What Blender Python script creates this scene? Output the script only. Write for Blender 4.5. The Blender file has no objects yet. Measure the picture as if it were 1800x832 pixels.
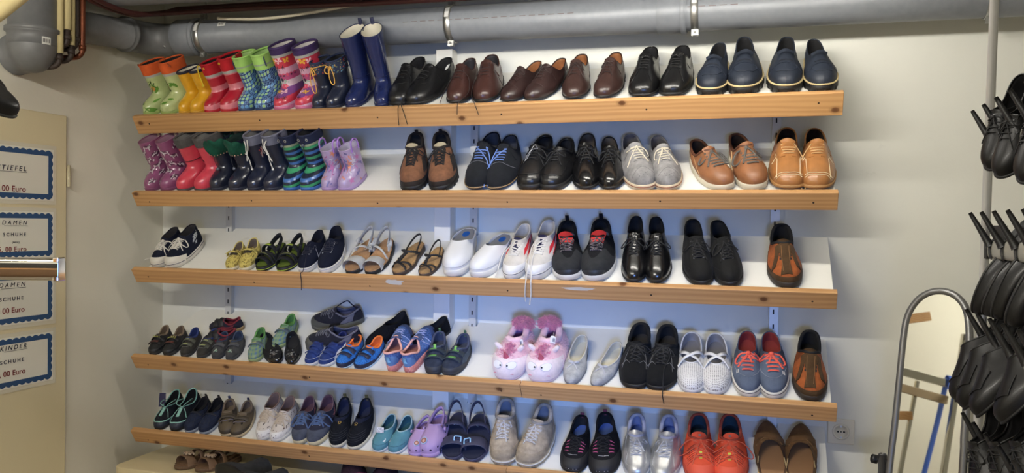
import bpy, math, random
import numpy as np
from mathutils import Vector, Matrix
from mathutils.bvhtree import BVHTree

C = bpy.context.scene.collection
SC = bpy.context.scene
RND = random.Random(7)
PI = math.pi

# ---------------------------------------------------------------- camera
CAM = np.array([2.383, -2.927, 1.573])
YAW, PIT, ROL, FPX = math.radians(17.17), math.radians(-0.81), math.radians(0.69), 1431.9
FW = np.array([-math.sin(YAW) * math.cos(PIT), math.cos(YAW) * math.cos(PIT), math.sin(PIT)])
RT0 = np.array([math.cos(YAW), math.sin(YAW), 0.0])
UP0 = np.cross(RT0, FW)
RT = RT0 * math.cos(ROL) + UP0 * math.sin(ROL)
UP = -RT0 * math.sin(ROL) + UP0 * math.cos(ROL)
cam_data = bpy.data.cameras.new('camera')
cam_data.sensor_width = 36.0
cam_data.lens = FPX * 36.0 / 1800.0
cam_data.clip_start = 0.02
cam = bpy.data.objects.new('camera', cam_data)
C.objects.link(cam)
cam.matrix_world = Matrix(((RT[0], UP[0], -FW[0], CAM[0]), (RT[1], UP[1], -FW[1], CAM[1]), (RT[2], UP[2], -FW[2], CAM[2]), (0, 0, 0, 1)))
SC.camera = cam

# ---------------------------------------------------------------- light and exposure
SC.view_settings.view_transform = 'Standard'
SC.view_settings.look = 'None'
SC.view_settings.gamma = 1.0
SC.view_settings.use_curve_mapping = False
SC.view_settings.exposure = -0.10


def area_light(name, loc, target, sx, sy, power, color, spread=180.0):
    l = bpy.data.lights.new(name, 'AREA')
    l.shape = 'RECTANGLE'
    l.size, l.size_y = sx, sy
    l.energy = power
    l.color = color
    l.spread = math.radians(spread)
    o = bpy.data.objects.new(name, l)
    C.objects.link(o)
    o.location = loc
    d = Vector(target) - Vector(loc)
    o.rotation_euler = d.to_track_quat('-Z', 'Y').to_euler()
    return o


# daylight of the window behind the camera; the ceiling lamp and an added fill lamp are built with the room
area_light('window_daylight', (2.75, -4.2, 1.10), (1.45, 0.0, 1.05), 0.6, 0.6, 6.0, (0.18, 0.37, 1.0), 36.0)
LAMP_POWER = (57.0, 195.0)
world = bpy.data.worlds.new('world')
SC.world = world
world.use_nodes = True
world.node_tree.nodes['Background'].inputs[0].default_value = (0.80, 0.80, 0.75, 1)
world.node_tree.nodes['Background'].inputs[1].default_value = 0.22


# ---------------------------------------------------------------- helpers: picture point -> place
def ray(x, y):
    return FW + (x - 900) / FPX * RT - (y - 416) / FPX * UP


def on_plane(x, y, p0, n):
    d = ray(x, y)
    n = np.array(n, float)
    return CAM + d * (((np.array(p0) - CAM) @ n) / (d @ n))


def at(x, y, t):
    return CAM + t * ray(x, y)


# ---------------------------------------------------------------- materials
def lin(c):
    if isinstance(c, str):
        c = c.lstrip('#')
        c = tuple(int(c[i:i + 2], 16) / 255 for i in (0, 2, 4))
    else:
        c = tuple(v / 255 for v in c)
    return tuple((v / 12.92) if v <= 0.04045 else ((v + 0.055) / 1.055) ** 2.4 for v in c) + (1.0,)


_M = {}


class NT:
    def __init__(s, name):
        s.m = bpy.data.materials.new(name)
        s.m.use_nodes = True
        s.t = s.m.node_tree
        s.b = s.t.nodes['Principled BSDF']

    def n(s, typ, **kw):
        nd = s.t.nodes.new('ShaderNode' + typ)
        for k, v in kw.items():
            if k.startswith('_'):
                setattr(nd, k[1:], v)
            else:
                key = int(k[1:]) if k[0] == 'i' and k[1:].isdigit() else k.replace('__', ' ')
                if isinstance(v, tuple) and len(v) == 2 and hasattr(v[0], 'outputs'):
                    s.t.links.new(v[0].outputs[v[1]], nd.inputs[key])
                else:
                    nd.inputs[key].default_value = v
        return nd

    def l(s, a, ao, b, bi):
        s.t.links.new(a.outputs[ao], b.inputs[bi])

    def mix(s, fac, a, b):
        nd = s.t.nodes.new('ShaderNodeMix')
        nd.data_type = 'RGBA'
        for idx, v in ((0, fac), (6, a), (7, b)):
            if isinstance(v, tuple) and len(v) == 2 and hasattr(v[0], 'outputs'):
                s.t.links.new(v[0].outputs[v[1]], nd.inputs[idx])
            else:
                nd.inputs[idx].default_value = v
        return (nd, 2)

    def ramp(s, src, stops, interp='LINEAR'):
        nd = s.t.nodes.new('ShaderNodeValToRGB')
        s.t.links.new(src[0].outputs[src[1]], nd.inputs[0])
        cr = nd.color_ramp
        cr.interpolation = interp
        while len(cr.elements) < len(stops):
            cr.elements.new(0.5)
        for e, (p, c) in zip(cr.elements, stops):
            e.position = p
            e.color = c if isinstance(c, tuple) and len(c) == 4 else lin(c)
        return (nd, 0)

    def color(s, src):
        s.t.links.new(src[0].outputs[src[1]], s.b.inputs['Base Color'])

    def bump(s, src, strength, dist=0.001):
        nd = s.n('Bump', Strength=strength, Distance=dist)
        s.t.links.new(src[0].outputs[src[1]], nd.inputs['Height'])
        s.t.links.new(nd.outputs[0], s.b.inputs['Normal'])

    def coord(s, kind='Object', scale=None, loc=None):
        tc = s.n('TexCoord')
        if scale is None:
            return (tc, kind)
        mp = s.n('Mapping', Scale=scale)
        if loc:
            mp.inputs['Location'].default_value = loc
        s.l(tc, kind, mp, 'Vector')
        return (mp, 0)

    def noise(s, vec, scale, detail=3, rough=0.5):
        nd = s.n('TexNoise', Scale=scale, Detail=detail, Roughness=rough)
        s.t.links.new(vec[0].outputs[vec[1]], nd.inputs['Vector'])
        return nd


def shade(c, k):
    if isinstance(c, str):
        c = c.lstrip('#')
        c = tuple(int(c[i:i + 2], 16) for i in (0, 2, 4))
    return tuple(max(0, min(255, v * k)) for v in c)


def mat(name, color, rough=0.5, kind='plain', metal=0.0, spec=0.5, coat=0.0, amount=1.0):
    key = (name, str(color), rough, kind, metal, spec, coat, amount)
    if key in _M:
        return _M[key]
    t = NT(name)
    b = t.b
    b.inputs['Roughness'].default_value = rough
    b.inputs['Metallic'].default_value = metal
    b.inputs['Specular IOR Level'].default_value = spec
    b.inputs['Coat Weight'].default_value = coat
    b.inputs['Coat Roughness'].default_value = 0.12
    co = t.coord()
    if kind == 'leather':
        n1 = t.noise(co, 22, 4)
        n2 = t.noise(co, 420, 2)
        t.color(t.mix((n1, 0), lin(shade(color, 0.80)), lin(shade(color, 1.18))))
        t.bump((n2, 0), 0.25 * amount, 0.0006)
    elif kind == 'suede':
        n1 = t.noise(co, 30, 5, 0.65)
        n2 = t.noise(co, 900, 2)
        t.color(t.mix(t.ramp((n1, 0), [(0.3, (0, 0, 0, 1)), (0.7, (1, 1, 1, 1))]), lin(shade(color, 0.84)), lin(shade(color, 1.12))))
        t.bump((n2, 0), 0.5 * amount, 0.0008)
        b.inputs['Sheen Weight'].default_value = 0.04
        b.inputs['Specular IOR Level'].default_value = 0.2
    elif kind == 'canvas':
        w1 = t.n('TexWave', Scale=260.0, Distortion=0.3)
        t.t.links.new(co[0].outputs[co[1]], w1.inputs['Vector'])
        n1 = t.noise(co, 300, 3)
        n2 = t.noise(co, 18, 3)
        t.color(t.mix((n2, 0), lin(shade(color, 0.82)), lin(shade(color, 1.15))))
        t.bump((n1, 0), 0.6 * amount, 0.001)
        b.inputs['Specular IOR Level'].default_value = 0.2
    elif kind == 'knit':
        v = t.n('TexVoronoi', Scale=260.0)
        t.t.links.new(co[0].outputs[co[1]], v.inputs['Vector'])
        t.color(t.mix((v, 'Distance'), lin(shade(color, 1.25)), lin(shade(color, 0.6))))
        t.bump((v, 'Distance'), 0.6 * amount, 0.001)
        b.inputs['Specular IOR Level'].default_value = 0.2
    elif kind == 'rubber':
        n1 = t.noise(co, 40, 2)
        t.color(t.mix((n1, 0), lin(shade(color, 0.92)), lin(shade(color, 1.06))))
    elif kind == 'cork':
        n1 = t.noise(co, 160, 4, 0.7)
        t.color(t.mix((n1, 0), lin(shade(color, 0.72)), lin(shade(color, 1.18))))
        t.bump((n1, 0), 0.3, 0.0008)
    elif kind == 'worn':
        n1 = t.noise(co, 14, 4, 0.7)
        t.color(t.mix(t.ramp((n1, 0), [(0.42, (0, 0, 0, 1)), (0.68, (1, 1, 1, 1))]), lin(color), lin(shade(color, 0.72))))
        n2 = t.noise(co, 500, 2)
        t.bump((n2, 0), 0.2, 0.0006)
    else:
        b.inputs['Base Color'].default_value = lin(color)
    _M[key] = t.m
    return t.m


# pattern materials use the UV map (metres along and up the surface)
def mat_stripes(name, cols, period, axis=1, rough=0.3, coat=0.5, offset=0.0):
    key = ('stripes', name)
    if key in _M:
        return _M[key]
    t = NT(name)
    t.b.inputs['Roughness'].default_value = rough
    t.b.inputs['Coat Weight'].default_value = coat
    sep = t.n('SeparateXYZ')
    uv = t.coord('UV')
    t.t.links.new(uv[0].outputs[uv[1]], sep.inputs[0])
    a = t.n('Math', _operation='ADD', i1=offset)
    t.l(sep, axis, a, 0)
    d = t.n('Math', _operation='DIVIDE', i1=period)
    t.l(a, 0, d, 0)
    f = t.n('Math', _operation='FRACT')
    t.l(d, 0, f, 0)
    n = len(cols)
    t.color(t.ramp((f, 0), [(i / n, c) for i, c in enumerate(cols)], 'CONSTANT'))
    _M[key] = t.m
    return t.m


def mat_checks(name, base, ring, fills, cell=0.02, rough=0.3):
    """square frames on a dark ground, each cell filled with one of a few colours"""
    key = ('checks', name)
    if key in _M:
        return _M[key]
    t = NT(name)
    t.b.inputs['Roughness'].default_value = rough
    t.b.inputs['Coat Weight'].default_value = 0.5
    sc = t.coord('UV', (1 / cell, 1 / cell, 1))
    fr = t.n('VectorMath', _operation='FRACTION')
    t.l(sc[0], sc[1], fr, 0)
    sub = t.n('VectorMath', _operation='SUBTRACT', i1=(0.5, 0.5, 0))
    t.l(fr, 0, sub, 0)
    ab = t.n('VectorMath', _operation='ABSOLUTE')
    t.l(sub, 0, ab, 0)
    sep = t.n('SeparateXYZ')
    t.l(ab, 0, sep, 0)
    p1 = t.n('Math', _operation='POWER', i1=4.0)
    p2 = t.n('Math', _operation='POWER', i1=4.0)
    t.l(sep, 0, p1, 0)
    t.l(sep, 1, p2, 0)
    ad = t.n('Math', _operation='ADD')
    t.l(p1, 0, ad, 0)
    t.l(p2, 0, ad, 1)
    pw = t.n('Math', _operation='POWER', i1=0.25)
    t.l(ad, 0, pw, 0)
    fl = t.n('VectorMath', _operation='FLOOR')
    t.l(sc[0], sc[1], fl, 0)
    wn = t.n('TexWhiteNoise', _noise_dimensions='2D')
    t.l(fl, 0, wn, 'Vector')
    k = len(fills)
    fill = t.ramp((wn, 'Value'), [(i / k, c) for i, c in enumerate(fills)], 'CONSTANT')
    r1 = t.ramp((pw, 0), [(0.0, (0, 0, 0, 1)), (0.30, (1, 1, 1, 1))], 'CONSTANT')
    r2 = t.ramp((pw, 0), [(0.0, (0, 0, 0, 1)), (0.40, (1, 1, 1, 1))], 'CONSTANT')
    c1 = t.mix(r1, (fill[0], fill[1]), lin(ring))
    t.color(t.mix(r2, (c1[0], c1[1]), lin(base)))
    _M[key] = t.m
    return t.m


def mat_blots(name, base, spots, scale=45, rough=0.4, coat=0.0, thr=0.32, kind='uv', bump=False):
    """scattered coloured blots on a ground colour"""
    key = ('blots', name)
    if key in _M:
        return _M[key]
    t = NT(name)
    t.b.inputs['Roughness'].default_value = rough
    t.b.inputs['Coat Weight'].default_value = coat
    co = t.coord('UV' if kind == 'uv' else 'Object')
    nz = t.noise(co, scale * 2.2, 2)
    mx = t.n('Mix', _data_type='VECTOR')
    mx.inputs[0].default_value = 0.02
    t.t.links.new(co[0].outputs[co[1]], mx.inputs[4])
    t.t.links.new(nz.outputs['Color'], mx.inputs[5])
    v = t.n('TexVoronoi', Scale=float(scale))
    t.t.links.new(mx.outputs[1], v.inputs['Vector'])
    sp = t.n('SeparateColor')
    t.l(v, 'Color', sp, 0)
    k = len(spots)
    cols = t.ramp((sp, 0), [(i / k, c) for i, c in enumerate(spots)], 'CONSTANT')
    f = t.ramp((v, 'Distance'), [(0.0, (1, 1, 1, 1)), (thr, (0, 0, 0, 1))], 'CONSTANT')
    bs = base
    t.color(t.mix(f, lin(bs), (cols[0], cols[1])))
    if bump:
        n2 = t.noise(co, 500, 2)
        t.bump((n2, 0), 0.4, 0.0008)
    _M[key] = t.m
    return t.m


def mat_plaid(name, c0, c1, c2, period=0.018, rough=0.8):
    key = ('plaid', name)
    if key in _M:
        return _M[key]
    t = NT(name)
    t.b.inputs['Roughness'].default_value = rough
    sc = t.coord('UV', (1 / period, 1 / period, 1))
    fr = t.n('VectorMath', _operation='FRACTION')
    t.l(sc[0], sc[1], fr, 0)
    sep = t.n('SeparateXYZ')
    t.l(fr, 0, sep, 0)
    a = t.ramp((sep, 0), [(0, (0, 0, 0, 1)), (0.5, (1, 1, 1, 1))], 'CONSTANT')
    b = t.ramp((sep, 1), [(0, (0, 0, 0, 1)), (0.5, (1, 1, 1, 1))], 'CONSTANT')
    m1 = t.mix(a, lin(c0), lin(c1))
    hb = t.n('Math', _operation='MULTIPLY', i1=0.6)
    t.l(b[0], b[1], hb, 0)
    t.color(t.mix((hb, 0), (m1[0], m1[1]), lin(c2)))
    _M[key] = t.m
    return t.m


def mat_perforated(name, base, hole, scale=0.0065, rough=0.4):
    key = ('perf', name)
    if key in _M:
        return _M[key]
    t = NT(name)
    t.b.inputs['Roughness'].default_value = rough
    sc = t.coord('Object', (1 / scale, 1 / scale, 0.0))
    v = t.n('TexVoronoi', Scale=1.0, Randomness=0.15)
    t.t.links.new(sc[0].outputs[sc[1]], v.inputs['Vector'])
    f = t.ramp((v, 'Distance'), [(0, (1, 1, 1, 1)), (0.26, (0, 0, 0, 1))], 'CONSTANT')
    t.color(t.mix(f, lin(base), lin(hole)))
    _M[key] = t.m
    return t.m


def mat_wood(name, light, dark, knots=True, along=(1.0, 12.0, 12.0), seed=0.0):
    key = ('wood', name, light)
    if key in _M:
        return _M[key]
    t = NT(name)
    t.b.inputs['Roughness'].default_value = 0.55
    tc = t.n('TexCoord')
    oi = t.n('ObjectInfo')
    off = t.n('VectorMath', _operation='SCALE')
    t.l(oi, 'Random', off, 'Scale')
    off.inputs[0].default_value = (37.0, 11.0, 5.0)
    add = t.n('VectorMath', _operation='ADD')
    t.l(tc, 'Object', add, 0)
    t.l(off, 0, add, 1)
    mp = t.n('Mapping', Scale=along)
    t.l(add, 0, mp, 'Vector')
    nz = t.noise((mp, 0), 1.6, 3)
    w = t.n('TexWave', Scale=1.9, Distortion=9.0, Detail=3.0, _wave_type='BANDS', _bands_direction='Z')
    w.inputs['Detail Scale'].default_value = 0.7
    t.l(mp, 0, w, 'Vector')
    mp2 = t.n('Mapping', Scale=(along[0] * 2.0, along[1] * 30, along[2] * 30))
    t.l(add, 0, mp2, 'Vector')
    fine = t.noise((mp2, 0), 1.0, 3)
    c = t.mix(t.ramp((w, 1), [(0.1, (0, 0, 0, 1)), (0.95, (1, 1, 1, 1))]), lin(light), lin(dark))
    c2 = t.mix((nz, 0), (c[0], c[1]), lin(light))
    hf = t.n('Math', _operation='MULTIPLY', i1=0.35)
    t.l(fine, 0, hf, 0)
    c3 = t.mix((hf, 0), (c2[0], c2[1]), lin(shade(dark, 0.8)))
    if knots:
        mk = t.n('Mapping', Scale=(9.0, 15.0, 15.0), Rotation=(PI / 2, 0, 0))
        t.l(add, 0, mk, 'Vector')
        v = t.n('TexVoronoi', Scale=1.0, _voronoi_dimensions='2D')
        t.l(mk, 0, v, 'Vector')
        f = t.ramp((v, 'Distance'), [(0.0, (1, 1, 1, 1)), (0.085, (0.85, 0.85, 0.85, 1)), (0.12, (0.3, 0.3, 0.3, 1)), (0.2, (0, 0, 0, 1))])
        sepc = t.n('SeparateColor')
        t.l(v, 'Color', sepc, 0)
        some = t.n('Math', _operation='LESS_THAN', i1=0.2)
        t.l(sepc, 0, some, 0)
        fk = t.n('Math', _operation='MULTIPLY')
        t.l(f[0], f[1], fk, 0)
        t.l(some, 0, fk, 1)
        c3 = t.mix((fk, 0), (c3[0], c3[1]), lin('#5a3214'))
    t.color((c3[0], c3[1]))
    t.bump((fine, 0), 0.15, 0.0006)
    _M[key] = t.m
    return t.m


def mat_wall(name, color, rough=0.9, marks=0.06):
    key = ('wall', name)
    if key in _M:
        return _M[key]
    t = NT(name)
    t.b.inputs['Roughness'].default_value = rough
    co = t.coord()
    n1 = t.noise(co, 1.7, 4, 0.6)
    n2 = t.noise(co, 60, 4)
    n3 = t.noise(co, 9, 5, 0.7)
    c = t.mix((n1, 0), lin(shade(color, 1 - marks)), lin(shade(color, 1 + marks * 0.5)))
    f = t.ramp((n3, 0), [(0.66, (0, 0, 0, 1)), (0.78, (0.5, 0.5, 0.5, 1))])
    t.color(t.mix(f, (c[0], c[1]), lin(shade(color, 0.86))))
    t.bump((n2, 0), 0.15, 0.003)
    _M[key] = t.m
    return t.m


# ---------------------------------------------------------------- meshes
class MB:
    def __init__(s):
        s.v, s.f, s.m, s.uv = [], [], [], {}
        s.flat = set()

    def add(s, vs, fs, mi=0, uvs=None, flat=False):
        o = len(s.v)
        s.v.extend([(float(p[0]), float(p[1]), float(p[2])) for p in vs])
        for f in fs:
            if flat:
                s.flat.add(len(s.f))
            s.f.append(tuple(i + o for i in f))
            s.m.append(mi)
        if uvs is not None:
            for i, u in enumerate(uvs):
                s.uv[o + i] = u
        return o

    def grid(s, P, cu=False, cv=False, mi=0, uvs=None, flip=False, flat=False):
        nu, nv = len(P), len(P[0])
        vs = [p for row in P for p in row]
        fs = []
        for i in range(nu if cu else nu - 1):
            for j in range(nv if cv else nv - 1):
                a, b = i * nv + j, ((i + 1) % nu) * nv + j
                c, d = ((i + 1) % nu) * nv + (j + 1) % nv, i * nv + (j + 1) % nv
                fs.append((a, d, c, b) if flip else (a, b, c, d))
        uu = [u for row in uvs for u in row] if uvs else None
        s.add(vs, fs, mi, uu, flat)

    def box(s, lo, hi, mi=0):
        x0, y0, z0 = lo
        x1, y1, z1 = hi
        vs = [(x0, y0, z0), (x1, y0, z0), (x1, y1, z0), (x0, y1, z0), (x0, y0, z1), (x1, y0, z1), (x1, y1, z1), (x0, y1, z1)]
        s.add(vs, [(3, 2, 1, 0), (4, 5, 6, 7), (0, 1, 5, 4), (1, 2, 6, 5), (2, 3, 7, 6), (3, 0, 4, 7)], mi, flat=True)

    def prism(s, poly, h0, h1, fn, mi=0):
        """poly: 2D outline; fn(a, b, h) -> 3D"""
        n = len(poly)
        vs = [fn(a, b, h0) for a, b in poly] + [fn(a, b, h1) for a, b in poly]
        fs = [tuple(reversed(range(n))), tuple(range(n, 2 * n))] + [(i, (i + 1) % n, n + (i + 1) % n, n + i) for i in range(n)]
        s.add(vs, fs, mi, flat=True)

    def tube(s, pts, r, n=8, mi=0, caps=True, flatten=1.0, up=None):
        P = [np.array(p, float) for p in pts]
        k = len(P)
        rings = []
        nrm = None
        for i in range(k):
            t = P[min(i + 1, k - 1)] - P[max(i - 1, 0)]
            L = np.linalg.norm(t)
            t = t / L if L > 1e-9 else np.array([0, 0, 1.0])
            if nrm is None:
                a = np.array(up, float) if up is not None else (np.array([0, 0, 1.0]) if abs(t[2]) < 0.9 else np.array([1.0, 0, 0]))
                nrm = a - t * (a @ t)
            else:
                nrm = nrm - t * (nrm @ t)
                if up is not None:
                    a = np.array(up, float)
                    nrm = a - t * (a @ t)
            l2 = np.linalg.norm(nrm)
            nrm = nrm / l2 if l2 > 1e-9 else np.array([1.0, 0, 0])
            bi = np.cross(t, nrm)
            rr = r[i] if hasattr(r, '__len__') else r
            rings.append([P[i] + rr * (math.cos(2 * PI * j / n) * nrm * flatten + math.sin(2 * PI * j / n) * bi) for j in range(n)])
        s.grid(rings, cv=True, mi=mi)
        if caps:
            o = len(s.v) - k * n
            for base, rev in ((o, True), (o + (k - 1) * n, False)):
                f = [base + j for j in range(n)]
                s.f.append(tuple(reversed(f)) if rev else tuple(f))
                s.m.append(mi)

    def band(s, pts, wd, w, th, mi=0, closed=False):
        """flat strap along pts; wd: width direction(s); w: width(s)"""
        P = [np.array(p, float) for p in pts]
        k = len(P)
        rows = []
        for i in range(k):
            if closed:
                t = P[(i + 1) % k] - P[i - 1]
            else:
                t = P[min(i + 1, k - 1)] - P[max(i - 1, 0)]
            t = t / (np.linalg.norm(t) + 1e-12)
            d = np.array(wd[i] if isinstance(wd, list) else wd, float)
            d = d - t * (d @ t)
            d /= (np.linalg.norm(d) + 1e-12)
            nn = np.cross(t, d)
            ww = (w[i] if hasattr(w, '__len__') else w) / 2
            h = th / 2
            rows.append([P[i] - d * ww - nn * h * 0.4, P[i] - d * ww * 0.9 + nn * h, P[i] + d * ww * 0.9 + nn * h, P[i] + d * ww + nn * h * 0.4,
                         P[i] + d * ww * 0.9 - nn * h, P[i] - d * ww * 0.9 - nn * h])
        s.grid(rows, cu=closed, cv=True, mi=mi)
        if not closed:
            o = len(s.v) - k * 6
            for base, rev in ((o, True), (o + (k - 1) * 6, False)):
                f = [base + j for j in range(6)]
                s.f.append(tuple(reversed(f)) if rev else tuple(f))
                s.m.append(mi)

    def ball(s, c, r, nu=10, nv=8, mi=0, sc=(1, 1, 1)):
        rows = []
        for j in range(nv + 1):
            th = PI * j / nv
            rows.append([(c[0] + sc[0] * r * math.sin(th) * math.cos(2 * PI * i / nu), c[1] + sc[1] * r * math.sin(th) * math.sin(2 * PI * i / nu),
                          c[2] + sc[2] * r * math.cos(th)) for i in range(nu)])
        s.grid(rows, cv=True, mi=mi, flip=True)

    def build(s, name, mats, parent=None, smooth=True, angle=None):
        me = bpy.data.meshes.new(name)
        me.from_pydata(s.v, [], s.f)
        if not isinstance(mats, (list, tuple)):
            mats = [mats]
        for m in mats:
            me.materials.append(m)
        me.polygons.foreach_set('material_index', s.m)
        me.polygons.foreach_set('use_smooth', [smooth and (i not in s.flat) for i in range(len(s.f))])
        if s.uv:
            ul = me.uv_layers.new(name='UVMap')
            li = np.zeros(len(me.loops), dtype=np.int32)
            me.loops.foreach_get('vertex_index', li)
            arr = np.zeros((len(s.v), 2), dtype=np.float32)
            for i, u in s.uv.items():
                arr[i] = u
            ul.data.foreach_set('uv', arr[li].ravel())
        me.update()
        o = bpy.data.objects.new(name, me)
        C.objects.link(o)
        if parent is not None:
            o.parent = parent
        return o


def catmull(pts, sub=5):
    P = [np.array(p, float) for p in pts]
    out = []
    for i in range(len(P) - 1):
        p0, p1, p2, p3 = P[max(i - 1, 0)], P[i], P[i + 1], P[min(i + 2, len(P) - 1)]
        for k in range(sub):
            t = k / sub
            out.append(0.5 * (2 * p1 + (p2 - p0) * t + (2 * p0 - 5 * p1 + 4 * p2 - p3) * t * t + (3 * p1 - p0 - 3 * p2 + p3) * t ** 3))
    out.append(P[-1])
    return out


def bevel(o, w=0.003, seg=2):
    m = o.modifiers.new('bevel', 'BEVEL')
    m.width = w
    m.segments = seg
    m.limit_method = 'ANGLE'
    return o


def tag(o, label, cat, group=None):
    o['label'] = label
    o['category'] = cat
    if group:
        o['group'] = group
    return o


def struct(o):
    o['kind'] = 'structure'
    return o


def empty(name, loc=(0, 0, 0)):
    o = bpy.data.objects.new(name, None)
    o.empty_display_size = 0.05
    C.objects.link(o)
    o.location = loc
    return o
# ---------------------------------------------------------------- the room
XL, XR, YF, ZC = -0.105, 4.6, -4.4, 2.56
W_WHITE = mat_wall('white wall paint', (228, 228, 219))
W_LEFT = mat_wall('left wall paint', (232, 228, 213))
W_CEIL = mat_wall('grey ceiling', (172, 170, 163))
W_FLOOR = mat_wall('floor', (150, 140, 125), 0.5)


def slab(name, lo, hi, m):
    b = MB()
    b.box(lo, hi)
    return struct(b.build(name, m))


slab('wall_back', (XL - 0.12, 0, 0), (XR + 0.12, 0.12, ZC), W_WHITE)
slab('wall_left', (XL - 0.12, YF, 0), (XL, 0, ZC), W_LEFT)
slab('wall_right', (XR, YF, 0), (XR + 0.12, 0, ZC), W_WHITE)
slab('wall_front', (XL - 0.12, YF - 0.12, 0), (XR + 0.12, YF, ZC), W_WHITE)
slab('floor', (XL - 0.12, YF - 0.12, -0.12), (XR + 0.12, 0.12, 0), W_FLOOR)
slab('ceiling', (XL - 0.12, YF - 0.12, ZC), (XR + 0.12, 0.12, ZC + 0.12), W_CEIL)

# strip lamp over the shelves, plus an added fill lamp for the left side
M_TUBE = [mat('lamp tube %d' % i, (255, 255, 255)) for i in range(2)]
for i, (x0, x1, y, zt, lab) in enumerate([(1.50, 2.72, -0.78, 2.285, 'strip lamp under the ceiling in front of the shelves'), (0.35, 1.85, -2.75, 2.42, 'added fill lamp under the ceiling, out of view')]):
    root = empty('ceiling_light')
    tag(root, lab, 'lamp', 'strip lamps')
    b = MB()
    b.box((x0 - 0.04, y - 0.03, zt + 0.035), (x1 + 0.04, y + 0.03, zt + 0.075))
    b.box((x0 - 0.04, y - 0.02, zt - 0.02), (x0, y + 0.02, zt + 0.035))
    b.box((x1, y - 0.02, zt - 0.02), (x1 + 0.04, y + 0.02, zt + 0.035))
    for xr in (x0 + 0.15, x1 - 0.15):
        b.tube([(xr, y, zt + 0.07), (xr, y, 2.558)], 0.004, 6)
    b.build('housing', mat('lamp housing', (230, 230, 226), 0.5), root)
    em = M_TUBE[i].node_tree.nodes['Principled BSDF']
    em.inputs['Emission Color'].default_value = (1.0, 0.955, 0.87, 1)
    em.inputs['Emission Strength'].default_value = LAMP_POWER[i]
    b = MB()
    b.tube([(x0, y, zt), (x1, y, zt)], 0.019, 12)
    b.build('tube', M_TUBE[i], root)

# boxed duct down the wall behind the shelves
TRIM = mat('duct paint', (232, 230, 222), 0.6)
b = MB()
b.box((1.186, -0.058, 0.0), (1.252, 0.0, 2.235))
struct(bevel(b.build('trim_1', TRIM), 0.003))

# ---------------------------------------------------------------- the door in the left wall
M_DOOR = mat('cream door paint', (222, 210, 174), 0.45)
b = MB()
b.box((XL, -1.50, 0.0), (XL + 0.012, -0.524, 1.958))
d = struct(bevel(b.build('door_1', M_DOOR), 0.003))
for zc in (1.735, 0.30):
    b = MB()
    b.tube([(XL + 0.016, -0.518, zc - 0.04), (XL + 0.016, -0.518, zc + 0.04)], 0.006, 10)
    b.tube([(XL + 0.016, -0.518, zc - 0.002), (XL + 0.016, -0.518, zc + 0.002)], 0.0072, 10)
    b.build('hinge', mat('hinge paint', (206, 196, 165), 0.4), d)

# price signs on the door
M_PAPER = mat('sign paper', (232, 230, 218), 0.35, coat=0.4)
M_SLEEVE = mat('sign sleeve', (222, 216, 196), 0.25, coat=0.5)
M_BLUE = mat('sign border blue', (42, 78, 122), 0.5)
M_INK = mat('ink dark', (38, 40, 58), 0.6)
M_RED = mat('ink red', (120, 34, 36), 0.6)
XD = XL + 0.0125


def text_on_door(txt, yc, zc, size, m, parent, name, shear=0.0, space=1.0, align='CENTER', bold=0.0):
    cu = bpy.data.curves.new(name, 'FONT')
    cu.body = txt
    cu.size = size
    cu.shear = shear
    cu.space_character = space
    cu.align_x = align
    cu.align_y = 'CENTER'
    cu.extrude = 0.0002
    cu.offset = bold
    cu.materials.append(m)
    o = bpy.data.objects.new(name, cu)
    C.objects.link(o)
    # text x runs along +y (picture right), its y along +z, faces +x
    bpy.context.view_layer.update()
    me = bpy.data.meshes.new_from_object(o.evaluated_get(bpy.context.evaluated_depsgraph_get()))
    bpy.data.objects.remove(o)
    o = bpy.data.objects.new(name, me)
    C.objects.link(o)
    o.matrix_world = Matrix(((0, 0, 1, XD + 0.0024), (1, 0, 0, yc), (0, 1, 0, zc), (0, 0, 0, 1)))
    o.parent = parent
    return o


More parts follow.
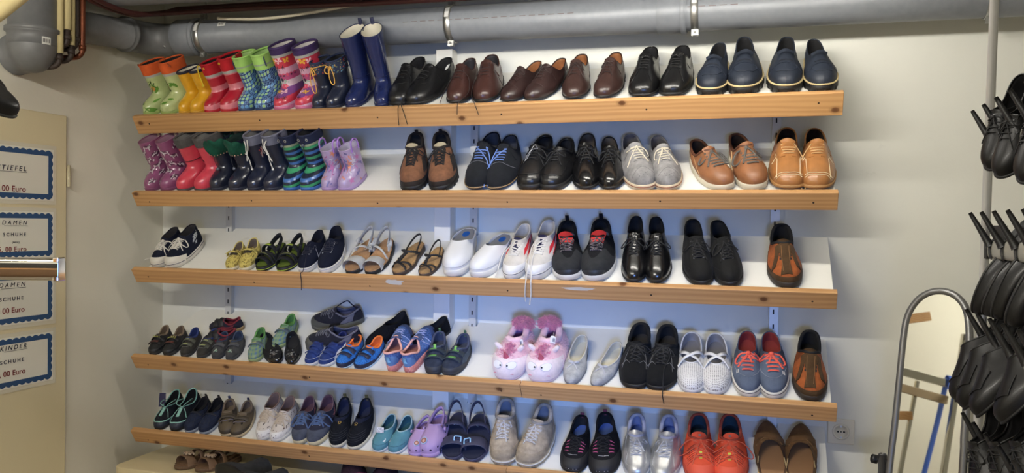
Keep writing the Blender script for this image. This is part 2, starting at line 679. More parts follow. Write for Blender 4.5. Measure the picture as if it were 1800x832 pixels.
def sign(z0, z1, lines, label, yr=-0.583, w=0.285):
    root = empty('price_sign', (0, 0, 0))
    tag(root, label, 'sign', 'price signs on the door')
    yl = yr - w
    b = MB()
    b.box((XD, yl - 0.012, z0 - 0.014), (XD + 0.0008, yr + 0.012, z1 + 0.014))
    b.build('sleeve', M_SLEEVE, root)
    b = MB()
    b.box((XD + 0.0008, yl, z0), (XD + 0.0016, yr, z1))
    b.build('sheet', M_PAPER, root)
    # scalloped border band
    b = MB()
    yo, zo0, zo1, bw, sc = yr - 0.010, z0 + 0.010, z1 - 0.010, 0.014, 0.0060
    yi = yl + 0.012
    step = 0.026
    def side(p, q, inn, lift):
        L = math.hypot(q[0] - p[0], q[1] - p[1])
        n = max(2, int(round(L / step))) * 6
        o_, i_ = [], []
        for k in range(n + 1):
            t = k / n
            y, z = p[0] + (q[0] - p[0]) * t, p[1] + (q[1] - p[1]) * t
            a = abs(math.sin(t * PI * n / 6)) * sc
            o_.append((XD + 0.0018 + lift, y - inn[0] * a, z - inn[1] * a))
            i_.append((XD + 0.0018 + lift, y + inn[0] * bw, z + inn[1] * bw))
        b.grid([o_, i_])
    side((yi, zo1), (yo, zo1), (0, -1), 0)
    side((yo, zo1), (yo, zo0), (-1, 0), .0004)
    side((yo, zo0), (yi, zo0), (0, 1), .0001)
    side((yi, zo0), (yi, zo1), (1, 0), .0005)
    b.build('border', M_BLUE, root, smooth=False)
    for (txt, zc, size, kind, yend, sp) in lines:
        m = M_RED if kind == 'price' else M_INK
        o = text_on_door(txt, yend, zc, size, m, root, 'lettering', 0.22 if kind == 'title' else 0.0, sp, 'RIGHT', 0.0003 if 'M' not in txt else 0.0)
        if kind == 'title':
            n = (len(txt) - .2) * size * (0.60 if 'M' in txt else 0.50) * sp
            b = MB()
            b.box((XD + 0.0022, yend - n * 0.92, zc - size * 0.52), (XD + 0.0026, yend + 0.004, zc - size * 0.47))
            b.build('underline', M_INK, root)


sign(1.640, 1.826, [('STIEFEL', 1.748, 0.024, 'title', -0.700, 1.5), (', 00 Euro', 1.677, 0.028, 'price', -0.701, 1.05)],
     'boot price sign with blue scalloped border, topmost on the cream door')
sign(1.436, 1.600, [('DAMEN', 1.560, 0.021, 'title', -0.697, 1.6), ('SCHUHE', 1.519, 0.0165, 'text', -0.700, 1.65), ('(NEU)', 1.492, 0.008, 'text', -0.726, 1.5), ('5, 00 Euro', 1.468, 0.024, 'price', -0.697, 1.1)],
     'price sign on the cream door under the boot sign, half behind the chrome bar')
sign(1.207, 1.385, [('DAMEN', 1.345, 0.022, 'title', -0.703, 1.6), ('SCHUHE', 1.297, 0.018, 'text', -0.709, 1.55), (', 00 Euro', 1.257, 0.026, 'price', -0.704, 1.05)],
     'price sign on the cream door just below the chrome bar')
sign(0.988, 1.165, [('KINDER', 1.128, 0.022, 'title', -0.696, 1.5), ('SCHUHE', 1.081, 0.018, 'text', -0.706, 1.55), ('1, 00 Euro', 1.040, 0.026, 'price', -0.700, 1.05)],
     'children price sign with blue scalloped border, lowest on the cream door')

# ---------------------------------------------------------------- pipes under the ceiling
M_PIPE = mat('grey pvc pipe', (132, 136, 142), 0.42, 'rubber')
M_PIPED = mat('dark grey pvc pipe', (112, 113, 114), 0.45, 'rubber')
M_STEEL = mat('zinc steel', (190, 190, 186), 0.35, metal=0.9)
M_STICK = mat('white sticker', (225, 225, 220), 0.5)
M_STICKINK = mat('sticker print', (60, 60, 60), 0.6)
M_COPPER = mat('old copper', (120, 66, 42), 0.45, 'worn', metal=0.6)
M_COPDARK = mat('tarnished copper', (58, 46, 40), 0.6, 'worn')
M_LAG = mat('cream pipe lagging', (206, 190, 140), 0.7)
M_REDROD = mat('dark red pipe', (72, 34, 32), 0.5)


def mainz(x):
    return 2.318 - 0.0125 * x


def sticker(b, x, ang, r, w, h, yc, zc):
    """small paper label bent onto a pipe that runs along x"""
    rows = []
    for i in range(2):
        xx = x + (i - 0.5) * w
        rows.append([(xx, yc - (r + 0.001) * math.cos(ang + (j / 6 - 0.5) * h / r), zc + (r + 0.001) * math.sin(ang + (j / 6 - 0.5) * h / r)) for j in range(7)])
    b.grid(rows, mi=0)
    for k in range(7):
        x0 = x - w * 0.35 + k * w * 0.1
        rows = [[(xx, yc - (r + 0.0016) * math.cos(ang + (j / 4 - 0.5) * h * 0.5 / r), zc + (r + 0.0016) * math.sin(ang + (j / 4 - 0.5) * h * 0.5 / r)) for j in range(5)] for xx in (x0, x0 + w * (0.03 + 0.03 * (k % 2)))]
        b.grid(rows, mi=1)


root = empty('drain_pipe', (1.3, -0.15, 2.3))
root.location = (0, 0, 0)
tag(root, 'long grey plastic drain pipe running above the top shelf', 'pipe')
R0 = 0.0645
b = MB()
b.tube([(x, -0.15, mainz(x)) for x in np.linspace(0.20, XR - 0.002, 12)], R0, 40)
PB = b
b = MB()
b.tube([(x, -0.15, mainz(x)) for x in (0.10, 0.104, 0.196, 0.20)], [R0 + 0.004, R0 + 0.008, R0 + 0.008, R0 + 0.003], 40)
b.build('corner_socket', M_PIPE, root)
b = MB()
b.tube([(x, -0.15, mainz(x)) for x in (0.185, 0.190, 0.200, 0.206)], [R0 + 0.006, R0 + 0.011, R0 + 0.011, R0 + 0.003], 40)
b.build('rim', M_PIPE, root)
b = MB()
b.tube([(x, -0.15, mainz(x)) for x in (2.03, 2.033, 2.115, 2.122)], [R0 + 0.002, R0 + 0.005, R0 + 0.005, R0 + 0.001], 40)
b.build('joint_collar', M_PIPE, root)
b = MB()
b.tube([(x, -0.15, mainz(x)) for x in (2.108, 2.111, 2.124, 2.128)], [R0 + 0.004, R0 + 0.010, R0 + 0.010, R0 + 0.002], 40)
b.build('socket', M_PIPE, root)
b = MB()
sticker(b, 0.34, 0.55, R0, 0.035, 0.022, -0.15, mainz(0.34))
b.build('sticker', [M_STICK, M_STICKINK], root)
# printed line on the tube
b = PB
for k in range(26):
    x0 = 1.12 + k * 0.034 + (0.3 if k > 18 else 0)
    b.grid([[(xx, -0.15 - (R0 + 0.0006) * math.cos(a), mainz(xx) + (R0 + 0.0006) * math.sin(a)) for a in (-0.02, 0.02)] for xx in (x0, x0 + 0.022)], mi=1)
b.build('tube', [M_PIPE, mat('faint pipe print', (112, 100, 100), 0.7)], root)

root = empty('drain_pipe')
tag(root, 'grey drain pipe along the side wall above the door, ending in the corner elbow', 'pipe')
ctr = [(-0.036, -0.69, 2.264), (-0.036, -0.66, 2.268), (-0.034, -0.45, 2.292), (-0.03, -0.30, 2.305)]
b = MB()
b.tube(ctr, 0.058, 36)
b.build('tube', M_PIPED, root)
el = [(-0.03, -0.305, 2.305)] + [(-0.03 + 0.10 * (1 - math.cos(a)), -0.25 + 0.10 * math.sin(a), 2.312) for a in np.linspace(0, PI / 2, 10)] + [(0.12, -0.15, 2.3165)]
b = MB()
b.tube(el, [0.063] * 2 + [0.0645] * (len(el) - 2), 36)
b.tube([(-0.030, -0.315, 2.304), (-0.03, -0.311, 2.3045), (-0.03, -0.298, 2.306), (-0.03, -0.294, 2.306)], [0.058, 0.069, 0.069, 0.062], 36)
b.build('elbow', M_PIPED, root)
b = MB()
sticker(b, 0.06, -0.75, 0.066, 0.024, 0.018, -0.15, 2.316)
b.build('sticker', [M_STICK, M_STICKINK], root)

root = empty('soil_pipe')
tag(root, 'fat grey downpipe bending into the wall above the cream door', 'pipe')
b = MB()
b.tube([(-0.022, -0.737, 2.555), (-0.022, -0.737, 2.18)], 0.076, 40)
b.build('tube', M_PIPED, root)
b = MB()
b.tube([(-0.022, -0.737, 2.215), (-0.022, -0.737, 2.165)], [0.0785, 0.0785], 40)
rows = [[(-0.022 + 0.0785 * math.cos(t) * math.cos(p), -0.737 + 0.0785 * math.cos(t) * math.sin(p), 2.166 + 0.090 * math.sin(t)) for p in np.linspace(0, 2 * PI, 41)[:-1]] for t in np.linspace(-PI / 2 + .02, 0, 10)]
b.grid(rows, cv=True)
b.tube([(-0.03, -0.737, 2.150), (XL + .001, -0.737, 2.140)], [.068, .070], 32)
b.tube([(-0.022, -0.737, y_) for y_ in (2.208, 2.212, 2.224, 2.228)], [0.078, 0.086, 0.086, 0.076], 40)
b.build('elbow', M_PIPED, root)
b = MB()
yc, zc = -0.737, 2.175
for (a0, a1, z0, z1, mi) in [(-.40, -.02, 2.165, 2.19, 0)] + [(-.36 + k * 0.05, -.335 + k * 0.05, 2.171, 2.184, 1) for k in range(6)]:
    rr = 0.0800 if mi == 0 else 0.0806
    b.grid([[(-0.022 + rr * math.cos(a), yc + rr * math.sin(a), z) for a in np.linspace(a0, a1, 5)] for z in (z0, z1)], mi=mi)
b.build('sticker', [M_STICK, M_STICKINK], root)

# thin pipes beside the downpipe
for k, (yy, xx, zl, zb, lag, lab) in enumerate([(-0.690, 0.045, 2.148, 2.098, True, 'cream lagged heating pipe nearest the fat grey downpipe'),
                                                (-0.664, 0.052, 2.235, 2.172, True, 'cream lagged heating pipe half hidden between two others'),
                                                (-0.640, 0.045, 2.186, 2.128, True, 'cream lagged heating pipe beside the bare copper ones'),
                                                (-0.612, 0.040, 2.235, 2.176, False, 'dark bare copper pipe behind the lagged ones'),
                                                (-0.594, 0.048, 2.215, 2.150, False, 'bare copper pipe farthest from the fat grey downpipe')]):
    root = empty('heating_pipe')
    tag(root, lab, 'pipe', 'thin pipes above the door')
    if lag:
        b = MB()
        b.tube([(xx, yy, 2.555), (xx, yy, zl)], 0.0125, 14)
        b.build('lagging', M_LAG, root)
    b = MB()
    m = M_COPDARK if lag or k == 3 else M_COPPER
    top = zl + 0.004 if lag else 2.555
    b.tube([(xx, yy, top), (xx, yy, zb + 0.03)] + [(xx - 0.028 * (1 - math.cos(a)), yy - 0.012 * (1 - math.cos(a)), zb + 0.03 - 0.028 * math.sin(a)) for a in np.linspace(0.15, PI / 2, 6)] + [(XL + 0.001, yy - 0.035, zb)], 0.0095, 12)
    b.tube([(xx, yy, zb + 0.028), (xx, yy, zb + 0.045)], 0.0125, 12)
    b.build('copper_elbow', m, root)

b = MB()
b.tube([at(-60, 62, 2.25), at(0, 20, 2.25), at(52, -22, 2.25), at(110, -70, 2.25)], 0.022, 14)
tag(b.build('heating_pipe', M_LAG), 'thick cream lagged pipe slanting under the ceiling past the downpipe', 'pipe')

root = empty('waste_pipe')
tag(root, 'dark grey pipe under the ceiling above the long drain pipe', 'pipe')
b = MB()
b.tube([(0.02, -0.47, 2.455), (1.30, -0.45, 2.425), (2.2, -0.42, 2.41)], 0.085, 36)
b.tube([(0.98, -0.462, 2.4315), (0.985, -0.462, 2.4314), (1.06, -0.459, 2.430), (1.065, -0.459, 2.430)], [0.085, 0.092, 0.092, 0.085], 36)
b.build('tube', M_PIPED, root)
b = MB()
sticker(b, 0.06, -0.9, 0.085, 0.05, 0.032, -0.494, 2.452)
b.build('sticker', [M_STICK, M_STICKINK], root)
for k, (dy, dz, lab) in enumerate([(0.0, 0.0, 'dark red heating pipe under the ceiling, lower of two'), (0.030, 0.022, 'dark red heating pipe under the ceiling, upper of two')]):
    b = MB()
    dx = 0.028 * k
    pts = catmull([(.10 + dx, -1.10, 2.44), (.10 + dx, -.80, 2.40), (.09 + dx, -.60, 2.352), (.085 + dx, -.42, 2.350), (.11 + dx * .8, -.32 + dy, 2.372 + dz * .5), (0.17, -0.28 + dy, 2.383 + dz)], 4) + [(0.6, -0.28 + dy, 2.376 + dz), (1.0, -0.28 + dy, 2.362 + dz), (2.4, -0.28 + dy, 2.338 + dz), (3.4, -0.28 + dy, 2.31 + dz)]
    b.tube(pts, 0.0095, 10)
    tag(b.build('heating_pipe', M_REDROD), lab, 'pipe', 'dark red pipes')
b = MB()
b.tube(catmull([(0.35, -0.24, 2.36), (0.55, -0.25, 2.343), (0.75, -0.25, 2.352), (0.95, -0.26, 2.366), (1.15, -0.27, 2.372), (1.4, -0.29, 2.40)], 6), 0.006, 8)
tag(b.build('cable', mat('cream cable', (206, 198, 176), 0.5)), 'cream cable sagging above the grey drain pipe', 'cable')

for x, lab in ((0.225, 'zinc pipe clamp beside the corner socket'), (1.29, 'zinc pipe clamp above the white duct'), (2.155, 'zinc pipe clamp beside the pipe joint'), (3.02, 'zinc pipe clamp near the steel pole')):
    root = empty('pipe_clamp')
    tag(root, lab, 'clamp', 'pipe clamps')
    z = mainz(x)
    b = MB()
    rows = []
    for i in range(33):
        a = 2 * PI * i / 32
        r1, r2 = R0 + 0.0005, R0 + 0.004
        rows.append([(x - 0.012, -0.15 + r1 * math.cos(a), z + r1 * math.sin(a)), (x - 0.012, -0.15 + r2 * math.cos(a), z + r2 * math.sin(a)),
                     (x + 0.012, -0.15 + r2 * math.cos(a), z + r2 * math.sin(a)), (x + 0.012, -0.15 + r1 * math.cos(a), z + r1 * math.sin(a))])
    b.grid(rows, cv=True)
    b.build('ring', M_STEEL, root)
    for sg in (-1, 1):
        b = MB()
        zz = z + sg * (R0 + 0.010)
        b.box((x - 0.011, -0.172, zz - 0.009), (x + 0.011, -0.168, zz + 0.011))
        b.box((x - 0.011, -0.160, zz - 0.009), (x + 0.011, -0.156, zz + 0.011))
        b.tube([(x, -0.180, zz + 0.001), (x, -0.150, zz + 0.001)], 0.0042, 8)
        b.build('lug', M_STEEL, root)
    b = MB()
    b.tube([(x, -0.15, z + R0 + 0.002), (x, -0.15, 2.555)], 0.004, 8)
    b.build('rod', M_STEEL, root)
    b = MB()
    b.grid([[(xx, -0.15 - (R0 + 0.0046) * math.cos(a), z + (R0 + 0.0046) * math.sin(a)) for a in np.linspace(0.15, 0.75, 5)] for xx in (x - 0.008, x + 0.008)])
    b.build('sticker', M_STICK, root)

# ---------------------------------------------------------------- the five sloping shelves
TH = math.radians(30.7)
SZ = [1.981, 1.681, 1.379, 1.034, 0.740]
SD, LT, LH, DROP = 0.302, 0.0231, 0.0602, 0.012
DN = np.array([0, math.cos(TH), math.sin(TH)])
NN = np.array([0, -math.sin(TH), math.cos(TH)])
RAILX = (0.248, 1.334, 2.422)
M_BOARD = mat_wall('white shelf board', (238, 236, 226), 0.55, 0.04)
M_PINE = mat_wood('pine', (208, 162, 108), (178, 128, 78))
M_HOLE = mat('nail hole', (40, 26, 16), 0.9)
M_RAIL = mat('light grey rail', (206, 206, 202), 0.4, metal=0.2)
M_SLOT = mat('dark slot', (30, 30, 30), 0.9)


def shelf_origin(k):
    """where the board meets the inside of the lip"""
    return np.array([0, -SD, SZ[k]]) + LT * DN - DROP * NN


def on_shelf(k, s, t, h=0.0):
    return shelf_origin(k) + np.array([s, 0, 0]) + t * DN + h * NN


ORD = ('topmost', 'second from the top', 'middle', 'second from the bottom', 'lowest')
BX0, BX1, BD = 0.0, 2.588, 0.326
for k in range(5):
    root = empty('shoe_shelf')
    tag(root, 'sloping white shoe shelf with pine front rail, %s of the five' % ORD[k], 'shelf', 'sloping shoe shelves')
    O = shelf_origin(k)
    x0 = (0.02, 0.02, 0.05, 0.08, 0.10)[k]
    # board outline with notches for duct and rails
    nd = 0.055 / math.cos(TH) + 0.004
    nr = 0.022 / math.cos(TH) + 0.004
    poly = [(x0, 0), (BX1, 0), (BX1, BD)]
    for cx0, cx1, dd in sorted([(1.183, 1.255, nd)] + [(x - 0.021, x + 0.016, nr) for x in RAILX], reverse=True):
        poly += [(cx1, BD), (cx1, BD - dd), (cx0, BD - dd), (cx0, BD)]
    poly += [(x0 + 0.05, BD), (x0 + 0.015, BD - 0.015), (x0, BD - 0.05)]
    b = MB()
    b.prism(poly, -0.017, 0.0, lambda a, c, h: O + np.array([a, 0, 0]) + c * DN + h * NN)
    b.build('board', M_BOARD, root)
    xe = (2.606, 2.596, 2.598, 2.603, 2.60)[k]
    h = (0.074, 0.060, 0.060, 0.058, 0.058)[k]
    ends = [0.0, xe] if k < 3 else [0.0, (1.605, 1.56)[k - 3], xe]
    for i in range(len(ends) - 1):
        b = MB()
        base = np.array([ends[i], -SD, SZ[k]])
        gap = 0.0012 if i else 0
        b.prism([(0, 0), (LT, 0), (LT, -h), (0, -h)], gap, ends[i + 1] - ends[i], lambda a, c, hh: np.array([hh, 0, 0]) + a * DN + c * NN)
        o = b.build('front_rail', M_PINE, root)
        o.location = base
        bevel(o, 0.0018)
        # nail holes
        b = MB()
        nh = max(2, int((ends[i + 1] - ends[i]) / 0.42))
        for j in range(nh):
            xx = 0.07 + (ends[i + 1] - ends[i] - 0.14) * j / max(1, nh - 1) + RND.uniform(-.03, .03) * (0 < j < nh - 1)
            c0 = np.array([xx, 0, 0]) - (0.030 + RND.uniform(0, .012)) * NN - 0.0004 * DN
            b.add([c0 + 0.0032 * (math.cos(q) * np.array([1, 0, 0]) + math.sin(q) * NN) for q in np.linspace(0, 2 * PI, 9)[:-1]], [tuple(range(7, -1, -1))])
        b.build('nail_hole', M_HOLE, o)

# rubbed-off white paint on the middle rail
M_SMEAR = mat('white paint smear', (206, 200, 188), .8)
for (x0, w_, h_) in ((1.135, .085, .013), (1.80, .14, .008)):
    b = MB()
    rs = random.Random(int(x0 * 100))
    ring = []
    for i in range(18):
        a = 2 * PI * i / 18
        r_ = rs.uniform(.65, 1.0)
        ring.append(np.array([x0 + w_ / 2 * r_ * math.cos(a), -SD, SZ[2]]) - NN * (.016 - h_ * r_ * math.sin(a)) - DN * .0004)
    b.add(ring, [tuple(range(18))])
    sh_ = [o for o in C.objects if o.name == 'shoe_shelf.002'][0]
    b.build('paint_smear', M_SMEAR, sh_)

for i, x in enumerate(RAILX):
    root = empty('shelf_rail')
    tag(root, 'slotted metal wall rail holding the shelves, ' + ('beside the kids shoes', 'beside the white duct', 'beside the power socket')[i], 'rail', 'slotted wall rails')
    b = MB()
    b.box((x - 0.017, -0.004, 0.25), (x + 0.012, 0.0, 2.06))
    b.box((x - 0.017, -0.020, 0.25), (x - 0.014, -0.004, 2.06))
    b.box((x + 0.009, -0.020, 0.25), (x + 0.012, -0.004, 2.06))
    b.box((x - 0.017, -0.022, 0.25), (x + 0.012, -0.019, 2.06))
    b.build('channel', M_RAIL, root)
    z = 0.28
    while z < 2.04:
        b = MB()
        b.box((x - 0.006, -0.0224, z), (x - 0.001, -0.0219, z + 0.016))
        b.build('slot', M_SLOT, root)
        z += 0.05
    for k in range(5):
        root = empty('shelf_bracket')
        tag(root, 'triangular grey steel bracket under the %s shelf, on the wall rail %s' % (('topmost', 'second', 'middle', 'fourth', 'lowest')[k], ('beside the kids shoes', 'beside the duct', 'beside the socket')[i]), 'bracket', 'shelf brackets')
        O = shelf_origin(k) - 0.0185 * NN
        p0 = O + 0.03 * DN
        p1 = O + 0.292 * DN
        b = MB()
        prof = [(p0[1], p0[2]), (p1[1], p1[2]), (-0.0235, p1[2] - 0.16), (-0.040, p1[2] - 0.15), (p1[1] - 0.035, p1[2] - 0.055), (p0[1], p0[2] - 0.012)]
        b.prism(prof, x - 0.006, x - 0.003, lambda a, c, hh: (hh, a, c))
        b.build('plate', mat('bracket grey', (150, 150, 148), 0.5), root)

# ---------------------------------------------------------------- power socket
root = empty('wall_socket')
tag(root, 'white power socket on the wall beside the lowest shelf', 'socket')
b = MB()
sx, sz = 2.640, 0.895
b.box((sx - 0.042, -0.008, sz - 0.042), (sx + 0.042, 0.0, sz + 0.042))
bevel(b.build('plate', mat('socket plastic', (222, 216, 196), 0.35), root), 0.003, 3)
b = MB()
R1 = 0.0275
rows = []
for r, y in ((R1, -0.0085), (R1 - 0.001, -0.0125), (0.0205, -0.0125), (0.020, -0.0092), (0.0, -0.0090)):
    rows.append([(sx + r * math.cos(2 * PI * i / 32), y, sz + r * math.sin(2 * PI * i / 32)) for i in range(32)])
b.grid(rows, cv=True)
b.build('insert', mat('socket plastic', (222, 216, 196), 0.35), root)
for dx, dz, rr in ((-0.0095, 0, 0.0032), (0.0095, 0, 0.0032), (0, 0, 0.0025)):
    b = MB()
    b.tube([(sx + dx, -0.0100, sz + dz), (sx + dx, -0.0093, sz + dz)], rr, 12)
    b.build('pin_hole', M_SLOT, root)
for dz in (0.0185, -0.0185):
    b = MB()
    b.box((sx - 0.003, -0.0122, sz + dz - 0.0025), (sx + 0.003, -0.0095, sz + dz + 0.0025))
    b.build('earth_clip', M_STEEL, root)

# ---------------------------------------------------------------- low cream cabinet under the shelves
root = empty('low_cabinet')
tag(root, 'low cream cabinet with rounded corner under the lowest shelf', 'cabinet')
M_CAB = mat('cream cabinet', (224, 208, 166), 0.45)
CT = 0.620


def cab_poly(x0, x1, y0, y1, r):
    return [(x0, y1)] + [(x0 + r - r * math.cos(a), y0 + r - r * math.sin(a)) for a in np.linspace(0, PI / 2, 8)] + [(x1, y0), (x1, y1)]


b = MB()
b.prism(cab_poly(-0.015, 1.62, -0.385, -0.003, 0.045), CT - 0.028, CT, lambda a, c, h: (a, c, h))
bevel(b.build('top', M_CAB, root), 0.004, 3)
b = MB()
b.prism(cab_poly(-0.005, 1.61, -0.372, -0.004, 0.04), 0.0, CT - 0.030, lambda a, c, h: (a, c, h))
b.build('body', M_CAB, root)
for i in range(2):
    b = MB()
    b.box((0.05 + i * 0.78, -0.384, 0.06), (0.81 + i * 0.78, -0.3725, CT - 0.045))
    dd = bevel(b.build('door', M_CAB, root), 0.003)
    b = MB()
    b.tube([(0.76 + i * 0.10, -0.386, 0.40), (0.76 + i * 0.10, -0.402, 0.41), (0.76 + i * 0.10, -0.402, 0.49), (0.76 + i * 0.10, -0.386, 0.50)], 0.005, 8)
    b.build('handle', M_STEEL, dd)
# ---------------------------------------------------------------- shoe construction
# local shoe space: toe tip at y = 0, heel at y = L, sole on z = 0, inner side of the foot towards +x
def sm(a, b, t):
    t = min(1.0, max(0.0, (t - a) / (b - a)))
    return t * t * (3 - 2 * t)


SHAPES = {
    'dot': [[(0.5 * math.cos(a), 0.5 * math.sin(a)) for a in np.linspace(0, 2 * PI, 11)[:-1]]],
    'ring': None,
    'leaf': [[(-.5, 0), (-.2, .2), (.2, .18), (.5, 0), (.2, -.18), (-.2, -.2)]],
    'butterfly': [[(0, 0), (-.15, .42), (-.5, .5), (-.45, .12), (-.12, .02)], [(0, 0), (-.42, -.05), (-.36, -.36), (-.08, -.22)], [(0, 0), (.12, .02), (.45, .12), (.5, .5), (.15, .42)], [(0, 0), (.08, -.22), (.36, -.36), (.42, -.05)]],
    'star': [[((0.5 if i % 2 == 0 else 0.2) * math.sin(i * PI / 5), (0.5 if i % 2 == 0 else 0.2) * math.cos(i * PI / 5)) for i in range(10)]],
    'flower': [[(0.27 * math.cos(q) + 0.22 * math.cos(a), 0.27 * math.sin(q) + 0.22 * math.sin(a)) for a in np.linspace(0, 2 * PI, 8)[:-1]] for q in np.linspace(0, 2 * PI, 6)[:-1]],
    'pony': [[(-.5, -.12), (-.44, .08), (-.2, .10), (.02, .02), (.22, .10), (.30, .34), (.42, .38), (.5, .16), (.34, .10), (.28, -.16), (-.1, -.2), (-.4, -.2)], [(-.42, -.18), (-.3, -.18), (-.34, -.46), (-.46, -.46)], [(.1, -.16), (.24, -.14), (.3, -.46), (.18, -.46)], [(.36, .38), (.42, .36), (.46, .56)]],
    'swirl': [[(-.5, -.2), (-.2, .1), (.1, .1), (.3, .4), (.4, .36), (.22, -.02), (-.1, -.08), (-.4, -.4)], [(-.1, .3), (.0, .42), (.12, .3), (.0, .2)], [(.2, -.3), (.45, -.1), (.5, -.3), (.3, -.42)]],
    'bar': [[(-.5, -.16), (.5, -.16), (.5, .16), (-.5, .16)]],
    'block': [[(-.5, -.5), (.5, -.5), (.5, .5), (-.5, .5)]],
    'tri': [[(-.5, -.4), (.5, -.4), (.1, .5)]],
    'snow': [[(0.5 * math.cos(q) - 0.05 * math.sin(q), 0.5 * math.sin(q) + 0.05 * math.cos(q)), (-0.5 * math.cos(q) - 0.05 * math.sin(q), -0.5 * math.sin(q) + 0.05 * math.cos(q)), (-0.5 * math.cos(q) + 0.05 * math.sin(q), -0.5 * math.sin(q) - 0.05 * math.cos(q)), (0.5 * math.cos(q) + 0.05 * math.sin(q), 0.5 * math.sin(q) - 0.05 * math.cos(q))] for q in (0, PI / 3, 2 * PI / 3)],
    'zig': [[(-.5, -.2), (-.15, .25), (.1, -.05), (.4, .4), (.5, .2), (.12, -.4), (-.12, -.1), (-.42, -.45)]],
}


class Shoe:
    """the surface of one upper, given by an outline, an opening and (for boots) shaft rings"""

    def __init__(s, **k):
        d = dict(L=.29, W=.1, toe=2.1, heel=2.4, waist=.82, hw=.72, asym=.06, zf=.012, zh=.022, spring=.008, ht=.035, yo=.48, yb=.985, hf=.103, hs=.064, hb=.083,
                 wo=.62, wof=None, vc=2.0, bul=.006, shaft=None, vq=.45, vdrop=None, sideq=.12, crease=0.0, seed=1, uvz=False, ns=44, nb=12, lump=0.0)
        d.update(k)
        s.__dict__.update(d)
        s.B = 1 + (len(s.shaft) if s.shaft else 0)
        s.up = MB()
        s.upm = []
        s._bvh = None
        s.parts = []

    # outline of the sole top
    def half(s, t):
        n = s.toe if t < .5 else s.heel
        e = max(0.0, 1 - abs(1 - 2 * t) ** n) ** (1 / n)
        if t < .34:
            g = 1.04
        elif t < .62:
            g = 1.04 + (s.waist - 1.04) * sm(.34, .62, t)
        else:
            g = s.waist + (s.hw - s.waist) * sm(.62, .85, t)
        return s.W / 2 * g * e

    def cen(s, t):
        return s.asym * s.W * (1.5 * (1 - t) ** 2 - .35) - s.asym * s.W * .6 * math.exp(-((t - .62) / .16) ** 2)

    def zs(s, t):
        return s.zf + (s.zh - s.zf) * sm(.35, .75, t) + s.spring * max(0.0, (.24 - t) / .24) ** 2

    def spr(s, t):
        return s.spring * max(0.0, (.24 - t) / .24) ** 2

    def outl(s, phi, off=0.0):
        t = (1 - math.cos(phi)) / 2
        sg = 1 if math.sin(phi) >= 0 else -1
        x, y = s.cen(t) + sg * s.half(t), t * s.L
        if off:
            e = .02
            a, b = s.outl(phi - e), s.outl(phi + e)
            tx, ty = b[0] - a[0], b[1] - a[1]
            l = math.hypot(tx, ty) + 1e-9
            x, y = x + off * ty / l, y - off * tx / l
        return (x, y, s.zs(t))

    def rim_pt(s, phi, i):
        """ring i: 0 = opening of the foot part, 1.. = shaft rings"""
        t = (1 - math.cos(phi)) / 2
        sg = 1 if math.sin(phi) >= 0 else -1
        e = max(0.0, 1 - abs(1 - 2 * t) ** 2.2) ** (1 / 2.2)
        if i == 0:
            y = (s.yo + (s.yb - s.yo) * t) * s.L
            hw = s.W / 2 * (s.wo if s.wof is None else s.wof + (s.wo - s.wof) * sm(0, .5, t))
            z = s.hf + (s.hs - s.hf) * sm(0, .42, t) if t < .45 else s.hs + (s.hb - s.hs) * sm(.48, 1, t)
            x = s.cen(.4 + .5 * t) * .6 + sg * hw * e
        else:
            yf, yb, hwr, zf, zb = s.shaft[i - 1]
            y = (yf + (yb - yf) * t)
            z = zf + (zb - zf) * t
            x = sg * hwr * e
        return np.array([x, y, z])

    def S(s, phi, b):
        if b <= 1:
            P0 = np.array(s.outl(phi))
            P3 = s.rim_pt(phi, 0)
            f = (1 + math.cos(phi)) / 2
            w = f ** 1.3
            h = P0[:2] - P3[:2]
            dz = P3[2] - P0[2]
            ox, oy, _ = s.outl(phi, .01)
            nx, ny = (ox - P0[0]) / .01, (oy - P0[1]) / .01
            k1 = w * s.ht * 1.15 + (1 - w) * dz * .45
            c1 = P0 + np.array([nx * s.bul, ny * s.bul, k1])
            if s.vdrop is not None:
                dr = s.vdrop
            else:
                dr = max(.15 * s.ht, s.hf - s.zs(0) - s.ht * .95) * s.vq * s.vc
            q = w * s.vq + (1 - w) * s.sideq
            drop = w * dr + (1 - w) * dz * .35
            c2 = P3 + np.array([h[0] * q, h[1] * q, -drop])
            u = 1 - b
            p = u ** 3 * P0 + 3 * u * u * b * c1 + 3 * u * b * b * c2 + b ** 3 * P3
            if s.crease:
                y = p[1] / s.L
                p[2] += s.crease * math.sin((y * 58 + 9 * p[0] / s.W)) * math.exp(-((y - .30) / .075) ** 2) * max(0, math.sin(PI * b)) * f
            if s.lump:
                p = p + s.lump * np.array([math.sin(9 * phi + 7 * b + s.seed), math.sin(5 * phi - 8 * b), math.sin(7 * phi + 5 * b + 2 * s.seed)]) * math.sin(PI * min(1, b))
            return p
        i = int(min(len(s.shaft) - 1, math.floor(b - 1)))
        t = b - 1 - i
        n = len(s.shaft)
        p1, p2 = s.rim_pt(phi, i), s.rim_pt(phi, i + 1)
        p0 = s.rim_pt(phi, i - 1) if i > 0 else p1 - (p2 - p1) * .6
        p3 = s.rim_pt(phi, i + 2) if i + 2 <= n else p2
        p = 0.5 * (2 * p1 + (p2 - p0) * t + (2 * p0 - 5 * p1 + 4 * p2 - p3) * t * t + (3 * p1 - p0 - 3 * p2 + p3) * t ** 3)
        if s.lump:
            p = p + s.lump * np.array([math.sin(9 * phi + 7 * b + s.seed), math.sin(5 * phi - 8 * b), .5 * math.sin(7 * phi + 5 * b)])
        return p

